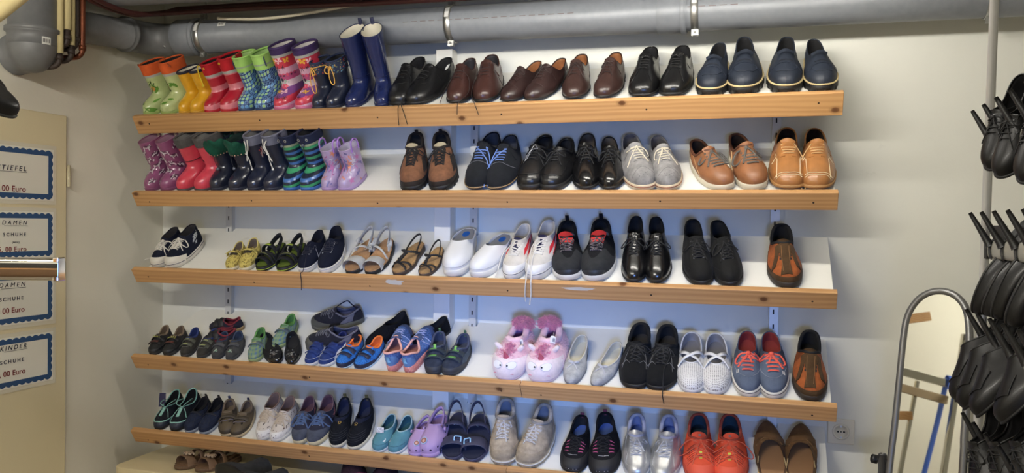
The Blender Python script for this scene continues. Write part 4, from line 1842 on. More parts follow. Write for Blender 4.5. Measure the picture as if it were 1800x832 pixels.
# yellow boots
s = kid_boot(H=.185, L=.185, W=.068)
s.upper(mat('yellow rubber', (222, 166, 34), **RUB))
s.lining(M_WHITEIN, b0=1.5)
s.sole(mat('yellow boot sole', (200, 150, 40), .5), .003, .004)
s.cuff(mat('dark navy trim', (34, 36, 52), .5), 2.82, 3.0, .003, 'top_trim')
s.collar(mat('dark navy trim', (34, 36, 52), .5), .004)
pair(s, 'rubber_boot', 'boot', G1B, 0, 'plain yellow rubber boot with dark rim', ('beside the pale green boots', 'beside the red striped boots'),
     ((318, 197), (315, 121)), ((341, 196), (333, 119)), ref=boot_ref(s), smin=.7, smax=1.3, yaw_deg=-14)

# red and pink striped boots with red gathered cuff and yellow cord
s = kid_boot(H=.215, L=.185, W=.074, uvz=True, topw=.92)
s.upper(mat_stripes('red pink stripes', ['#d9808c', '#d9808c', '#b01f33', '#b01f33', '#b01f33'], .0675, 1, offset=.0555))
s.lining(M_DARKIN, b0=1.6)
s.sole(mat('red boot sole', (176, 30, 44), .4), .003, .004)
s.cuff(mat('reflective grey band', (170, 172, 168), .4), 2.10, 2.28, .0014, 'reflective_band')
s.cuff(mat('red nylon', (176, 34, 44), .6, 'canvas'), 2.27, 3.0, .003, 'cuff')
s.collar(mat('red nylon', (176, 34, 44), .6, 'canvas'), .0055)
q = s.S(0.15, 2.72) + np.array([0, -.004, 0])
mb = MB()
mb.tube([q + np.array([.0045 * math.cos(a), 0, .0045 * math.sin(a)]) for a in np.linspace(0, 2 * PI, 11)], .0013, 5, caps=False)
s.add('eyelet', mb, mat('yellow plastic', (224, 200, 52), .4))
RB = pair(s, 'rubber_boot', 'boot', G1B, 0, 'red and pink striped rubber boot', ('yellow cord on its red cuff, beside the yellow boots', 'beside the blue checked boots'),
          ((364, 195), (363, 108)), ((395, 194), (390, 98)), ref=boot_ref(s), smin=.7, smax=1.3, yaw_deg=-14)
mb = MB()
q = s.S(-.45, 2.85) + np.array([0, -.003, 0])
mb.tube(catmull([q, q + np.array([-.006, -.010, .006]), q + np.array([-.011, -.012, -.02]), q + np.array([-.013, -.010, -.055]), q + np.array([-.012, -.010, -.088]), q + np.array([-.017, -.010, -.055]), q + np.array([-.015, -.010, -.01]), q + np.array([-.006, -.008, .003])], 5), .0017, 6)
mb.ball(q + np.array([-.014, -.010, -.090]), .007, 8, 6, 0, (1.2, .8, .9))
mb.build('draw_cord', mat('yellow cord', (226, 204, 60), .6), RB[0])

# blue and green checked boots, light green cuffs
s = kid_boot(H=.215, L=.185, W=.072)
s.upper(mat_checks('blue green checks', '#27406f', '#86b4dc', ['#a9cf86', '#27406f', '#a9cf86', '#33508a', '#5d93c8'], .0185))
s.lining(mat('pale green lining', (172, 206, 130), .8), b0=1.6)
s.sole(mat('blue boot sole', (40, 62, 100), .4), .003, .003)
gm = mat('light green nylon', (160, 204, 112), .65, 'canvas')
s.cuff(mat('reflective grey band', (150, 170, 140), .4), 2.36, 2.44, .0030, 'reflective_band')
s.cuff(gm, 2.12, 3.0, .0022, 'cuff')
s.collar(gm, .005)
q = s.S(-.9, 2.75)
s.path_band(mat('dark cord', (50, 64, 84), .6), [q + np.array([0, -.004, .006]), q + np.array([-.003, -.007, -.012]), q + np.array([-.004, -.006, -.034])], (1, 0, 0), .006, .002, 'cord_end')
pair(s, 'rubber_boot', 'boot', G1B, 0, 'blue rubber boot with green checks and light green cuff', ('beside the red striped boots', 'beside the pink butterfly boots'),
     ((425, 193), (426, 96)), ((456, 193), (457, 91)), ref=boot_ref(s), smin=.7, smax=1.3, yaw_deg=-6)

# pink patterned boots with purple cuffs
s = kid_boot(H=.245, L=.20, W=.078, uvz=True)
t_ = mat_stripes('pink bands', ['#d8a9c0', '#c93a4e', '#7d4a8c', '#dfc6d0', '#b64f7e', '#d8a9c0', '#c93a4e', '#c93a4e'], .215, 1, offset=.0)
s.upper(t_)
yl, wh, bk = mat('yellow print', (232, 180, 60), .4), mat('pale pink print', (238, 190, 200), .4), mat('dark print', (60, 40, 60), .5)
pk = mat('rose print', (214, 84, 110), .4)
mint = mat('mint print', (150, 196, 170), .4)
for (p, b, z, sh_, m_, r) in ((-.35, 2.28, .028, 'butterfly', yl, .2), (.30, 2.30, .030, 'butterfly', wh, .5), (.95, 2.25, .026, 'butterfly', yl, 0), (-.95, 2.25, .026, 'butterfly', wh, 0),
                              (-.1, 1.92, .026, 'snow', bk, 0), (.5, 1.95, .02, 'snow', bk, .3), (-.6, 1.95, .018, 'snow', bk, .2), (-.3, 1.22, .022, 'swirl', mint, 0), (.3, 1.18, .024, 'swirl', mint, .5), (0, 1.30, .016, 'dot', bk, 0),
                              (.15, .93, .030, 'flower', pk, 0), (-.35, .90, .024, 'snow', pk, 0), (-.25, .62, .026, 'butterfly', yl, .3), (.30, .64, .030, 'butterfly', wh, .4), (.02, .35, .026, 'snow', bk, 0), (.55, .35, .022, 'snow', bk, 0), (-.5, .36, .02, 'flower', pk, 0)):
    s.decal(p, b, z, sh_, m_, r)
for i in range(9):
    s.decal(-1.4 + i * .35, 1.60, .008, 'block', pk)
    s.decal(-1.4 + i * .35, 1.53, .008, 'block', bk if i % 3 else pk)
s.lining(mat('pale lining', (206, 200, 196), .8), b0=1.6)
s.sole(mat('rose boot sole', (196, 106, 140), .45), .003, .006)
s.cuff(mat('reflective grey band', (170, 172, 168), .4), 2.45, 2.60, .0016, 'reflective_band')
pn = mat('purple nylon', (62, 46, 88), .55, 'canvas')
s.cuff(pn, 2.59, 3.0, .003, 'cuff')
s.collar(pn, .0055)
pair(s, 'rubber_boot', 'boot', G1B, 0, 'pink patterned rubber boot with butterflies and purple cuff', ('beside the blue checked boots', 'beside the navy boots with yellow cord'),
     ((487, 191), (495, 78)), ((527, 190), (521, 79)), ref=boot_ref(s), smin=.7, smax=1.3, yaw_deg=-12)

# navy boots with flowered cuffs and yellow drawstrings
s = kid_boot(H=.20, L=.19, W=.074, topw=.92)
s.upper(mat('navy rubber', (32, 38, 56), **RUB))
s.lining(M_DARKIN, b0=1.6)
s.sole(mat('navy sole', (36, 40, 56), .4), .003, .004)
s.cuff(mat_blots('flowered cuff', (32, 44, 74), ['#c8503c', '#6fa0b8', '#d8b04a', '#8a9a5a'], 75, .7), 2.15, 3.0, .003, 'cuff')
s.collar(mat_blots('flowered cuff', (32, 44, 74), ['#c8503c', '#6fa0b8', '#d8b04a', '#8a9a5a'], 75, .7), .005)
ycord = mat('orange yellow cord', (232, 178, 84), .65)
NB = pair(s, 'rubber_boot', 'boot', G1B, 0, 'small navy rubber boot with flowered cuff and yellow cord', ('beside the pink butterfly boots', 'beside the tall navy boots'),
          ((556, 187), (556, 105)), ((582, 187), (584, 102)), ref=boot_ref(s), smin=.7, smax=1.3, yaw_deg=-8)
for i, o in enumerate(NB):
    mb = MB()
    q = s.S(-.25, 2.62) + np.array([0, -.005, 0])
    mb.tube(catmull([s.S(1.3, 2.62) + np.array([.004, 0, 0]), s.S(.6, 2.66) + np.array([0, -.006, .002]), q], 5), .0023, 6)
    dz = (-.105, -.07)[i]
    mb.tube(catmull([q, q + np.array([-.014, -.010, dz * .45]), q + np.array([-.012, -.014, dz]), q + np.array([.004, -.014, dz * 1.05]), q + np.array([.010, -.012, dz * .6]), q + np.array([.002, -.008, .0])], 6), .0023, 6)
    mb.tube(catmull([q, q + np.array([.016, -.012, .004]), q + np.array([.026, -.014, -.018]), q + np.array([.012, -.012, -.026]), q], 6), .0023, 6)
    mb.ball(q, .0048, 8, 6)
    mb.build('draw_cord', ycord, o)

# tall navy boots
L = .27
s = Shoe(L=L, W=.095, toe=2.3, zf=.014, zh=.022, ht=.055, yo=.43, yb=.97, hf=.105, hs=.105, hb=.105, wo=.80, vq=.16, vdrop=.036, bul=.004, waist=.84, hw=.78, nb=14,
         shaft=[(.44 * L, .965 * L, .042, .18, .18), (.40 * L, .99 * L, .050, .27, .28), (.38 * L, 1.0 * L, .055, .335, .36)])
s.upper(mat('navy gloss rubber', (30, 40, 84), rough=.22, kind='rubber', coat=.7))
s.lining(M_WHITEIN, b0=2.2)
s.sole(mat('navy gloss sole', (28, 36, 74), .35), .004, .004)
s.collar(mat('navy gloss rubber', (30, 40, 84), rough=.22, kind='rubber', coat=.7), .0025)
s.pulltab(mat('navy strap', (30, 36, 70), .5), .028, .02)
s.seam(mat('navy gloss sole', (28, 36, 74), .35), -1.6, 1.6, 1.25, 1.25, .001, name='ridge')
pair(s, 'rubber_boot', 'boot', G1B, 0, 'tall glossy navy rubber boot with cream lining', ('beside the small navy flowered boots', 'beside the black lace-up shoes'),
     ((612, 187), (600, 55)), ((672, 186), (634, 53)), ref=boot_ref(s), smin=.6, smax=1.3, yaw_deg=-8, yaw2=18)

# ======================================================= top shelf: leather shoes
M_BLKLACE = mat('black lace', (20, 20, 21), .75)
M_BRNLACE = mat('dark brown lace', (46, 34, 32), .75)
M_BLKSOLE = mat('black rubber sole', (20, 20, 20), .55)
M_TANIN = mat('tan leather lining', (146, 96, 58), .6, 'leather')

bl = mat('black leather', (22, 22, 23), .34, 'leather', coat=.15)
s = Shoe(L=.30, W=.106, toe=2.6, ht=.039, crease=.0012, seed=3)
dress(s, bl, M_DARKIN, M_BLKSOLE, M_BLKLACE, rows=4, bow=0, thick=.009)
s.loose_lace(M_BLKLACE, [('d', .012, .42), ('d', .035, .30), ('d', .040, .12), (.036, -.010, .026), (.028, -.030, .020), (.020, -.034, -.016), (.016, -.036, -.05)])
s.dseam(bl, [(-.030, .26), (-.012, .20), (.012, .20), (.030, .26)], .0009)
o1 = pair(s, 'oxford_shoe', 'shoe', G1S, 0, 'black leather lace-up with loose laces over the rail', ('beside the tall navy boots', 'beside the brown lace-ups'),
          ((698, 181), (740, 101)), ((728, 181), (788, 102)))

br = mat('brown leather', (62, 38, 33), .33, 'leather', coat=.2)
s = Shoe(L=.29, W=.100, toe=2.3, ht=.039, crease=.0006, seed=4)
dress(s, br, mat('dark grey lining', (52, 50, 52), .7), M_BLKSOLE, M_BRNLACE, rows=4, bow=0, thick=.008)
s.loose_lace(M_BRNLACE, [('d', .010, .44), ('d', .034, .38), ('d', .046, .18), (.040, -.008, .028), (.030, -.030, .020), (.022, -.034, -.02)])
s.loose_lace(M_BRNLACE, [('d', -.010, .44), ('d', -.036, .40), (-.056, .085, .030), (-.060, .030, .008), (-.052, .006, .012)])
pair(s, 'oxford_shoe', 'shoe', G1S, 0, 'brown leather lace-up with grey lining and long loose laces', ('beside the black lace-ups', 'beside the dark brown cap-toe shoes'),
     ((797, 180), (829, 103)), ((852, 179), (864, 97)))

db = mat('dark brown leather', (46, 30, 28), .36, 'leather', coat=.15)
s = Shoe(L=.30, W=.100, toe=2.3, ht=.038, crease=.0013, seed=5)
dress(s, db, M_TANIN, M_BLKSOLE, M_BRNLACE, cap=True, rows=4, bow=1, tails=.04, loop=.028)
s.dseam(db, [(-.036, .2), (0, .185), (.036, .2)], .001)
pair(s, 'oxford_shoe', 'shoe', G1S, 0, 'dark brown cap-toe lace-up with tan lining set slantwise', ('beside the brown lace-ups with grey lining', 'beside the narrower dark brown pair'),
     ((884, 178), (948, 108)), ((932, 177), (989, 103)))

db2 = mat('umber leather', (54, 36, 32), .36, 'leather', coat=.15)
s = Shoe(L=.285, W=.098, toe=2.4, ht=.038, crease=.0012, seed=6)
dress(s, db2, M_TANIN, M_BLKSOLE, M_BRNLACE, cap=True, rows=4, bow=1, tails=.06, loop=.026)
pair(s, 'oxford_shoe', 'shoe', G1S, 0, 'dark brown lace-up with tan lining and pointed heel collar', ('beside the slanting cap-toe shoes', 'beside the black creased square-toe shoes'),
     ((1003, 175), (1024, 96)), ((1062, 173), (1083, 93)))

s = Shoe(L=.30, W=.102, toe=2.9, ht=.040, crease=.0018, seed=8)
bl2 = mat('black soft leather', (19, 19, 20), .30, 'leather', coat=.2)
dress(s, bl2, M_DARKIN, M_BLKSOLE, M_BLKLACE, rows=5, bow=1, tails=0, loop=.016, thick=.008, y0=.30)
s.dseam(bl2, [(-.010, .30), (-.020, .20), (-.034, .12)], .001)
s.dseam(bl2, [(.010, .30), (.020, .20), (.034, .12)], .001)
pair(s, 'oxford_shoe', 'shoe', G1S, 0, 'black square-toe lace-up with deep creases', ('beside the dark brown lace-ups', 'beside the navy loafers'),
     ((1124, 169), (1146, 83)), ((1183, 168), (1200, 81)))

# navy loafers, chunky sole with tan welt (two pairs)
nav = mat('navy nubuck', (30, 37, 50), .55, 'leather')
M_WELT = mat('tan welt', (196, 176, 130), .5)


def loafer(seed, yo=.46):
    s = Shoe(L=.275, W=.104, toe=2.35, ht=.038, zf=.026, zh=.034, spring=.006, yo=yo, hf=.094, hs=.070, hb=.098, wo=.56, seed=seed, bul=.004)
    s.upper(nav)
    s.lining(M_DARKIN, M_DARKIN)
    s.collar(nav, .0022)
    s.sole(M_BLKSOLE, .005, .000, tread=9)
    mb = MB()
    pts = []
    for p in s.phis() + [0]:
        o = s.outl(p, .0035)
        pts.append((o[0], o[1], s.zs((1 - math.cos(p)) / 2) + .0015))
    mb.tube(pts, .0032, 6, caps=False)
    s.add('welt', mb, M_WELT)
    # apron seam, saddle strap with slot
    s.dseam(nav, [(-.034, .36), (-.034, .22), (-.024, .145), (0, .125), (.024, .145), (.034, .22), (.034, .36)], .0016, 'apron_seam', .0008)
    def fn(u, v):
        return s.cen(.3) + (-.048 + .096 * u), (.255 + .10 * v + .03 * (1 - (2 * u - 1) ** 2)) * s.L
    s.dpatch('saddle_strap', nav, fn, 12, 4, .0024)
    s.dseam(mat('dark slot', (16, 18, 22), .9), [(-.020, .325), (0, .338), (.020, .325)], .0014, 'slot', .0026)
    s.counter(nav, ang=.8)
    s.tongue(nav, w=.024, up=.012, y0=yo - .02)
    return s


s = loafer(11)
pair(s, 'loafer', 'shoe', G1S, 0, 'navy chunky loafer with tan welt', ('beside the black square-toe shoes', 'of the first loafer pair, beside the second loafer pair'),
     ((1243, 165), (1267, 76)), ((1312, 163), (1307, 66)))
s = loafer(12, .48)
pair(s, 'loafer', 'shoe', G1S, 0, 'navy chunky loafer with tan welt', ('of the second loafer pair, beside the first loafer pair', 'at the very end of the top shelf'),
     ((1377, 160), (1384, 66)), ((1452, 158), (1428, 70)))
# ======================================================= second shelf: rubber boots
G2B, G2S = 'rubber boots on the second shelf', 'shoes on the second shelf'

s = kid_boot(H=.215, L=.185, W=.078, seed=21)
s.upper(mat('mauve translucent rubber', (138, 76, 116), **RUB))
w1 = mat('silver white print', (206, 196, 204), .35)
w2 = mat('dark mauve print', (74, 40, 66), .4)
rr = random.Random(5)
for i in range(15):
    p, b_ = -1.6 + 3.2 * ((i * .618) % 1), .12 + 2.7 * (i / 15)
    s.decal(p, b_, .046, 'leaf', w2, rr.uniform(-.3, .3))
    s.decal(p, b_, .034, ('pony', 'swirl')[i % 2], w1, rr.uniform(-.3, .5))
s.lining(mat('mauve lining', (150, 112, 132), .6), b0=1.6)
s.sole(mat('mauve sole', (120, 66, 100), .4), .003, .004)
s.collar(mat('mauve translucent rubber', (138, 76, 116), **RUB), .0025)
mb = MB()
q = s.S(PI, 2.85)
mb.band([q + np.array([0, -.006, -.03]), q + np.array([0, -.005, 0]), q + np.array([0, -.003, .012])], (1, 0, 0), .014, .002)
s.add('inner_tag', mb, mat('cream tag', (216, 206, 190), .7))
pair(s, 'rubber_boot', 'boot', G2B, 1, 'mauve rubber boot printed with white ponies', ('at the open end of the second shelf', 'beside the coral boots'),
     ((258, 334), (251, 244)), ((288, 334), (279, 243)), ref=boot_ref(s), smin=.6, smax=1.3, yaw_deg=-6)

s = kid_boot(H=.215, L=.20, W=.076, seed=22)
s.upper(mat('coral red rubber', (206, 66, 84), **RUB))
s.lining(M_GREYIN, b0=1.6)
s.sole(mat('dark grey edge', (70, 64, 66), .5), .004, .000)
s.cuff(mat('grey fleece cuff', (84, 82, 82), .9, 'suede'), 2.42, 3.0, .0035, 'cuff')
s.collar(mat('grey fleece cuff', (84, 82, 82), .9, 'suede'), .005)
s.seam(mat('dark ring', (84, 36, 44), .5), .0, 1.9, lambda u: 1.42 + .05 * u, 0, .0018, name='ring_mark')
pair(s, 'rubber_boot', 'boot', G2B, 1, 'coral red rubber boot with dark grey cuff', ('beside the mauve pony boots', 'beside the green cuffed boots'),
     ((312, 334), (322, 237)), ((346, 334), (354, 236)), ref=boot_ref(s), smin=.6, smax=1.3, yaw_deg=-20)

s = kid_boot(H=.205, L=.19, W=.076, lump=.0, seed=23)
s.upper(mat('deep navy rubber', (28, 33, 50), **RUB))
s.lining(mat('dark green lining', (20, 44, 38), .9), b0=1.6)
s.sole(mat('navy sole', (36, 40, 56), .4), .003, .004)
gm = mat('dark green fleece', (20, 72, 56), .85, 'suede')
# loose crumpled cuff
O = []
nph = 44
for i in range(nph):
    p = 2 * PI * i / nph
    row = []
    for j in range(9):
        v = j / 8
        b_ = 2.0 + 1.05 * v
        q = s.S(p, min(b_, 3.0)) + s.N(p, min(b_, 2.98)) * (.004 + .010 * math.sin(PI * v) ** .7 + .005 * math.sin(5 * p + 6 * v))
        q = q + np.array([0, 0, .010 * math.sin(2 * p + 1) + .006 * math.sin(7 * p)]) * v
        row.append(q)
    O.append(row)
mb = MB()
mb.grid(O, cu=True)
s.add('cuff', mb, gm)
mb = MB()
for i in range(12):
    p = -1.2 + i * .24
    q = s.S(p, 2.10) + s.N(p, 2.1) * .0095
    mb.ball(q, .0028, 6, 4)
s.add('embroidery', mb, mat('pale embroidery', (190, 150, 130), .8))
q = s.S(.2, 2.0) + np.array([0, -.012, 0])
s.path_tube(mat('dark cord', (40, 44, 52), .7), [q + np.array([0, 0, .01]), q + np.array([.003, -.004, -.02]), q + np.array([.004, -.002, -.05])], .0014, 'draw_cord')
mb = MB()
mb.ball(q + np.array([.004, -.003, -.055]), .008, 8, 6)
s.add('cord_stopper', mb, mat('grey stopper', (84, 90, 102), .4))
pair(s, 'rubber_boot', 'boot', G2B, 1, 'navy rubber boot with loose dark green fleece cuff', ('beside the coral boots', 'beside the navy boots with white cords'),
     ((372, 334), (379, 240)), ((408, 334), (410, 240)), ref=boot_ref(s), smin=.6, smax=1.3, yaw_deg=-12)

s = kid_boot(H=.225, L=.20, W=.080, seed=24)
s.upper(mat('midnight rubber', (27, 33, 54), **RUB))
s.lining(M_GREYIN, b0=1.6)
s.sole(mat('navy sole', (36, 40, 56), .4), .003, .004)
gc = mat('grey nylon cuff', (106, 108, 124), .7, 'canvas')
s.cuff(gc, 2.42, 3.0, .003, 'cuff')
s.collar(gc, .005)
for (dx, dz, z, m_) in ((0, 0, .04, mat('red print', (150, 60, 60), .4)), (.12, .1, .03, mat('silver print', (170, 165, 160), .4)), (-.05, -.2, .025, mat('silver print', (170, 165, 160), .4))):
    s.decal(1.0 + dx, 1.95 + dz, z, 'swirl', m_, .8)
wc = mat('white cord', (216, 214, 206), .8)
q = s.S(-.25, 2.75) + np.array([0, -.006, 0])
s.path_tube(wc, [q, q + np.array([.010, -.008, -.02]), q + np.array([.002, -.010, -.055]), q + np.array([.006, -.010, -.085]), q + np.array([.004, -.009, -.125])], .0026, 'draw_cord')
s.path_tube(wc, [q + np.array([.02, 0, .006]), q + np.array([.018, -.008, -.03]), q + np.array([.004, -.010, -.058]), q + np.array([-.008, -.010, -.09])], .0026, 'draw_cord')
mb = MB()
mb.ball(q + np.array([.003, -.011, -.056]), .006, 8, 6)
mb.tube([q + np.array([.004, -.009, -.118]), q + np.array([.004, -.009, -.132])], [.003, .005], 6)
s.add('cord_knot', mb, wc)
pair(s, 'rubber_boot', 'boot', G2B, 1, 'navy rubber boot with grey cuff and hanging white cord', ('beside the green cuffed boots', 'beside the striped boots'),
     ((438, 334), (437, 232)), ((470, 334), (468, 231)), ref=boot_ref(s), smin=.6, smax=1.3, yaw_deg=-12)

s = kid_boot(H=.215, L=.185, W=.078, uvz=True, seed=25)
s.upper(mat_stripes('blue green stripes', ['#3d6aa6', '#1c2638', '#3f9a68', '#1c2638'], .046, 1, offset=.004))
s.lining(M_DARKIN, b0=1.6)
s.sole(mat('blue sole', (56, 100, 164), .4), .003, .004)
nc = mat('navy nylon cuff', (34, 40, 64), .6, 'canvas')
s.cuff(mat('pale band', (150, 160, 130), .5), 2.32, 2.46, .0016, 'reflective_band')
s.cuff(nc, 2.45, 3.0, .003, 'cuff')
s.collar(nc, .005)
for px_ in (-.45, .25):
    mb = MB()
    q = s.S(px_, 2.72) + s.N(px_, 2.72) * .0045
    mb.tube([q + np.array([.005 * math.cos(a), 0, .005 * math.sin(a)]) for a in np.linspace(0, 2 * PI, 11)], .0016, 5, caps=False)
    s.add('eyelet', mb, M_STEEL)
q = s.S(-.1, 2.5) + np.array([0, -.006, 0])
s.path_tube(mat('dark cord', (40, 44, 52), .7), [q + np.array([-.01, .0, .012]), q, q + np.array([.002, -.004, -.04]), q + np.array([.006, -.003, -.07])], .0014, 'draw_cord')
mb = MB()
mb.ball(q + np.array([0, -.003, -.004]), .007, 8, 6)
s.add('cord_stopper', mb, mat('grey stopper', (84, 90, 102), .4))
pair(s, 'rubber_boot', 'boot', G2B, 1, 'blue, green and black striped rubber boot with navy cuff', ('beside the boots with white cords', 'beside the lilac boots'),
     ((503, 334), (515, 232)), ((536, 334), (543, 230)), ref=boot_ref(s), smin=.6, smax=1.3, yaw_deg=-6)

s = kid_boot(H=.165, L=.165, W=.070, seed=26)
s.upper(mat('lilac rubber', (176, 156, 190), **RUB))
cols = [mat('orange print', (214, 140, 110), .4), mat('violet print', (116, 108, 160), .4), mat('rose violet print', (190, 120, 170), .4), mat('pale print', (206, 200, 214), .4)]
for i in range(34):
    p, b_ = -1.7 + 3.4 * ((i * .618) % 1), .1 + 2.7 * (i / 34)
    s.decal(p, b_, .016 + .010 * (i % 3), ('pony', 'swirl', 'star')[i % 3], cols[i % 4], rr.uniform(-.6, .6))
s.lining(mat('pale violet lining', (180, 172, 186), .7), b0=1.6)
s.sole(mat('lilac sole', (160, 134, 176), .4), .003, .004)
s.collar(mat('lilac rubber', (176, 156, 190), **RUB), .0022)
hm = mat('violet handle', (166, 126, 204), .35, coat=.3)
for sg in (-1, 1):
    p0, p1 = s.S(sg * PI * .34, 2.9), s.S(sg * PI * .62, 2.9)
    c = (p0 + p1) / 2
    pts = [p0 + np.array([sg * .002, 0, -.012]), p0 + np.array([sg * .003, 0, .008]), c + (p0 - c) * .8 + np.array([sg * .003, 0, .030]), c + np.array([sg * .003, 0, .040]), c + (p1 - c) * .8 + np.array([sg * .003, 0, .030]), p1 + np.array([sg * .003, 0, .008]), p1 + np.array([sg * .002, 0, -.012])]
    s.path_tube(hm, pts, .0036, 'handle')
pair(s, 'rubber_boot', 'boot', G2B, 1, 'small lilac rubber boot with two loop handles', ('beside the striped boots', 'beside the empty stretch of shelf'),
     ((569, 334), (577, 258)), ((601, 334), (600, 257)), ref=boot_ref(s), smin=.6, smax=1.3, yaw_deg=-10)

# ======================================================= second shelf: leather shoes
su = mat('brown suede', (122, 84, 60), .9, 'suede')
dk = mat('dark brown rand', (44, 38, 34), .7, 'suede')
s = Shoe(L=.28, W=.108, toe=2.5, ht=.052, zf=.016, zh=.024, yo=.54, hf=.122, hs=.108, hb=.138, wo=.62, yb=.97, bul=.006, seed=31, lump=.0008)
s.upper(su)
s.lining(M_DARKIN, M_DARKIN)
s.collar(dk, .007)
s.sole(M_BLKSOLE, .005, .004, tread=11)
s.toecap(dk, 'toe_rand', ang=1.5, bmax=.14, curve=.1)
s.counter(mat('ochre suede', (128, 96, 58), .9, 'suede'), ang=1.0, top=.75)
s.patch('side_panel', dk, .95, 1.75, .25, .72, .0016)
s.patch('side_panel', dk, -1.75, -.95, .25, .72, .0016)
s.tongue(mat('beige tongue', (170, 158, 130), .9, 'canvas'), w=.022, up=.024, lift=.001, y0=.50)
s.eyestay(dk, y0=.24, xi=.011, xo=.024)
s.laces(M_BLKLACE, y0=.25, rows=6, hw=.015, r=.0021, mode='x', bow=1, loop=.042, tails=.08, eyelet=M_SLOT)
s.pulltab(dk, .014, .014)
pair(s, 'hiking_boot', 'boot', G2S, 1, 'brown suede hiking boot with black laces', ('beside the empty stretch of shelf', 'beside the dark suede shoes with blue laces'),
     ((719, 334), (733, 234)), ((777, 334), (774, 233)))

ds = mat('charcoal suede', (27, 29, 33), .92, 'suede')
bluel = mat('light blue lace', (106, 134, 196), .8)
s = Shoe(L=.30, W=.110, toe=2.2, ht=.040, crease=.0005, seed=32, yo=.50, hf=.103, hb=.085)
s.upper(ds)
s.lining(mat('slate lining', (70, 72, 78), .8), mat('slate lining', (70, 72, 78), .8))
s.collar(ds, .0026)
s.sole(M_BLKSOLE, .004, .0025, heel=True, th=.008, line=mat('tan stripe', (170, 140, 100), .6), line_z=.7, line_r=.0016)
s.counter(ds)
s.eyestay(ds, y0=.28, xi=.009, xo=.030)
s.dseam(mat('grey thread', (120, 120, 124), .8), [(-.052, .36), (-.040, .30), (-.026, .275), (0, .285), (.026, .275), (.040, .30), (.052, .36)], .0008)
s.tongue(ds, w=.018, up=.016, lift=.001, y0=.47)
s.laces(bluel, y0=.32, rows=5, hw=.014, r=.0020, bow=0)
s.loose_lace(bluel, [('d', -.016, .485), ('d', .000, .43), ('d', .026, .33), ('d', .036, .27), (.052, .07, .050)], .0021, 'lace_end')
s.loose_lace(bluel, [('d', .016, .485), ('d', .028, .42), ('d', .038, .32), (.053, .071, .050), (.053, .040, .030), (.050, .010, .014)], .0021, 'lace_end')
mb = MB()
mb.ball((.052, .072, .051), .0065, 8, 6)
s.add('lace_knot', mb, bluel)
pair(s, 'derby_shoe', 'shoe', G2S, 1, 'charcoal suede lace-up tied with light blue laces', ('beside the brown hiking boots', 'beside the black moccasin-toe shoes'),
     ((830, 334), (869, 234)), ((873, 334), (898, 239)))

s = Shoe(L=.29, W=.110, toe=2.6, ht=.039, seed=33, zf=.018, zh=.026, yo=.49, hf=.102, hb=.082)
s.upper(bl)
s.lining(M_DARKIN, M_DARKIN)
s.collar(bl, .006)
s.sole(M_BLKSOLE, .005, .004)
s.dseam(bl, [(-.040, .42), (-.042, .25), (-.036, .13), (-.018, .085), (0, .078), (.018, .085), (.036, .13), (.042, .25), (.040, .42)], .0022, 'apron_seam')
s.eyestay(bl, y0=.30, xi=.010, xo=.028)
s.tongue(bl, w=.019, up=.014, lift=.001, y0=.46)
s.laces(M_BLKLACE, y0=.33, rows=4, hw=.014, r=.0022, bow=1, loop=.035, tails=.06)
MO = pair(s, 'derby_shoe', 'shoe', G2S, 1, 'black leather moccasin-toe lace-up with padded collar', ('beside the blue-laced suede shoes', 'beside the glossy black lace-ups'),
          ((924, 334), (961, 240)), ((968, 334), (997, 245)))
mb = MB()
q = s.drape(.012, .47 * s.L, .006)[0]
mb.tube(catmull([q, q + np.array([-.004, -.02, .022]), q + np.array([-.024, -.044, -.012]), q + np.array([-.034, -.050, -.022]), q + np.array([-.018, -.024, .004]), q], 6), .0008, 5)
mb.build('price_string', mat('clear string', (196, 196, 196), .4), MO[0])

bg = mat('black polished leather', (18, 18, 19), .20, 'leather', coat=.5)
s = Shoe(L=.30, W=.100, toe=2.2, ht=.039, seed=34, crease=.001)
s.upper(bg)
s.lining(mat('taupe lining', (92, 84, 74), .7), mat('taupe lining', (92, 84, 74), .7))
s.collar(bg, .0026)
s.sole(M_BLKSOLE, .004, .0025, heel=True, th=.008)
s.eyestay(bg, y0=.29, xi=.008, xo=.028)
s.tongue(bg, w=.018, up=.014, lift=.001, y0=.45)
s.laces(M_BLKLACE, y0=.32, rows=4, hw=.013, r=.0018, bow=1, loop=.032, tails=.05)
pair(s, 'derby_shoe', 'shoe', G2S, 1, 'glossy black derby with taupe lining', ('beside the moccasin-toe shoes', 'beside the pale grey suede shoes'),
     ((1027, 334), (1034, 236)), ((1076, 334), (1069, 242)))

gs = mat('pale grey suede', (136, 134, 132), .95, 'suede')
crl = mat('cream lace', (206, 196, 172), .8)
s = Shoe(L=.29, W=.106, toe=2.15, ht=.040, seed=35, zf=.016, zh=.022, yo=.50, hf=.102, hb=.084)
s.upper(gs)
s.lining(mat('grey suede lining', (110, 106, 104), .8), mat('grey suede lining', (110, 106, 104), .8))
s.collar(gs, .0026)
s.sole(mat('cream sole', (200, 184, 156), .6), .004, .003, line=mat('rust stripe', (128, 70, 46), .6), line_z=.62, line_r=.0016)
pd = mat('dark perforation', (92, 90, 90), .9)
for i in range(26):
    a = i / 25
    s.ddecal(-.034 + .068 * a, .135 + .05 * math.cos((a - .5) * PI * 2) * .5 + .02, .0026, 'dot', pd)
for (x, y) in ((0, .10), (-.008, .085), (.008, .085), (-.016, .10), (.016, .10), (0, .07), (-.012, .065), (.012, .065)):
    s.ddecal(x, y, .0028, 'dot', pd)
s.eyestay(gs, y0=.29, xi=.009, xo=.028)
s.tongue(gs, w=.018, up=.014, lift=.001, y0=.47)
s.laces(crl, y0=.32, rows=5, hw=.014, r=.0019, bow=1, loop=.042, tails=.07, bow_rot=.5)
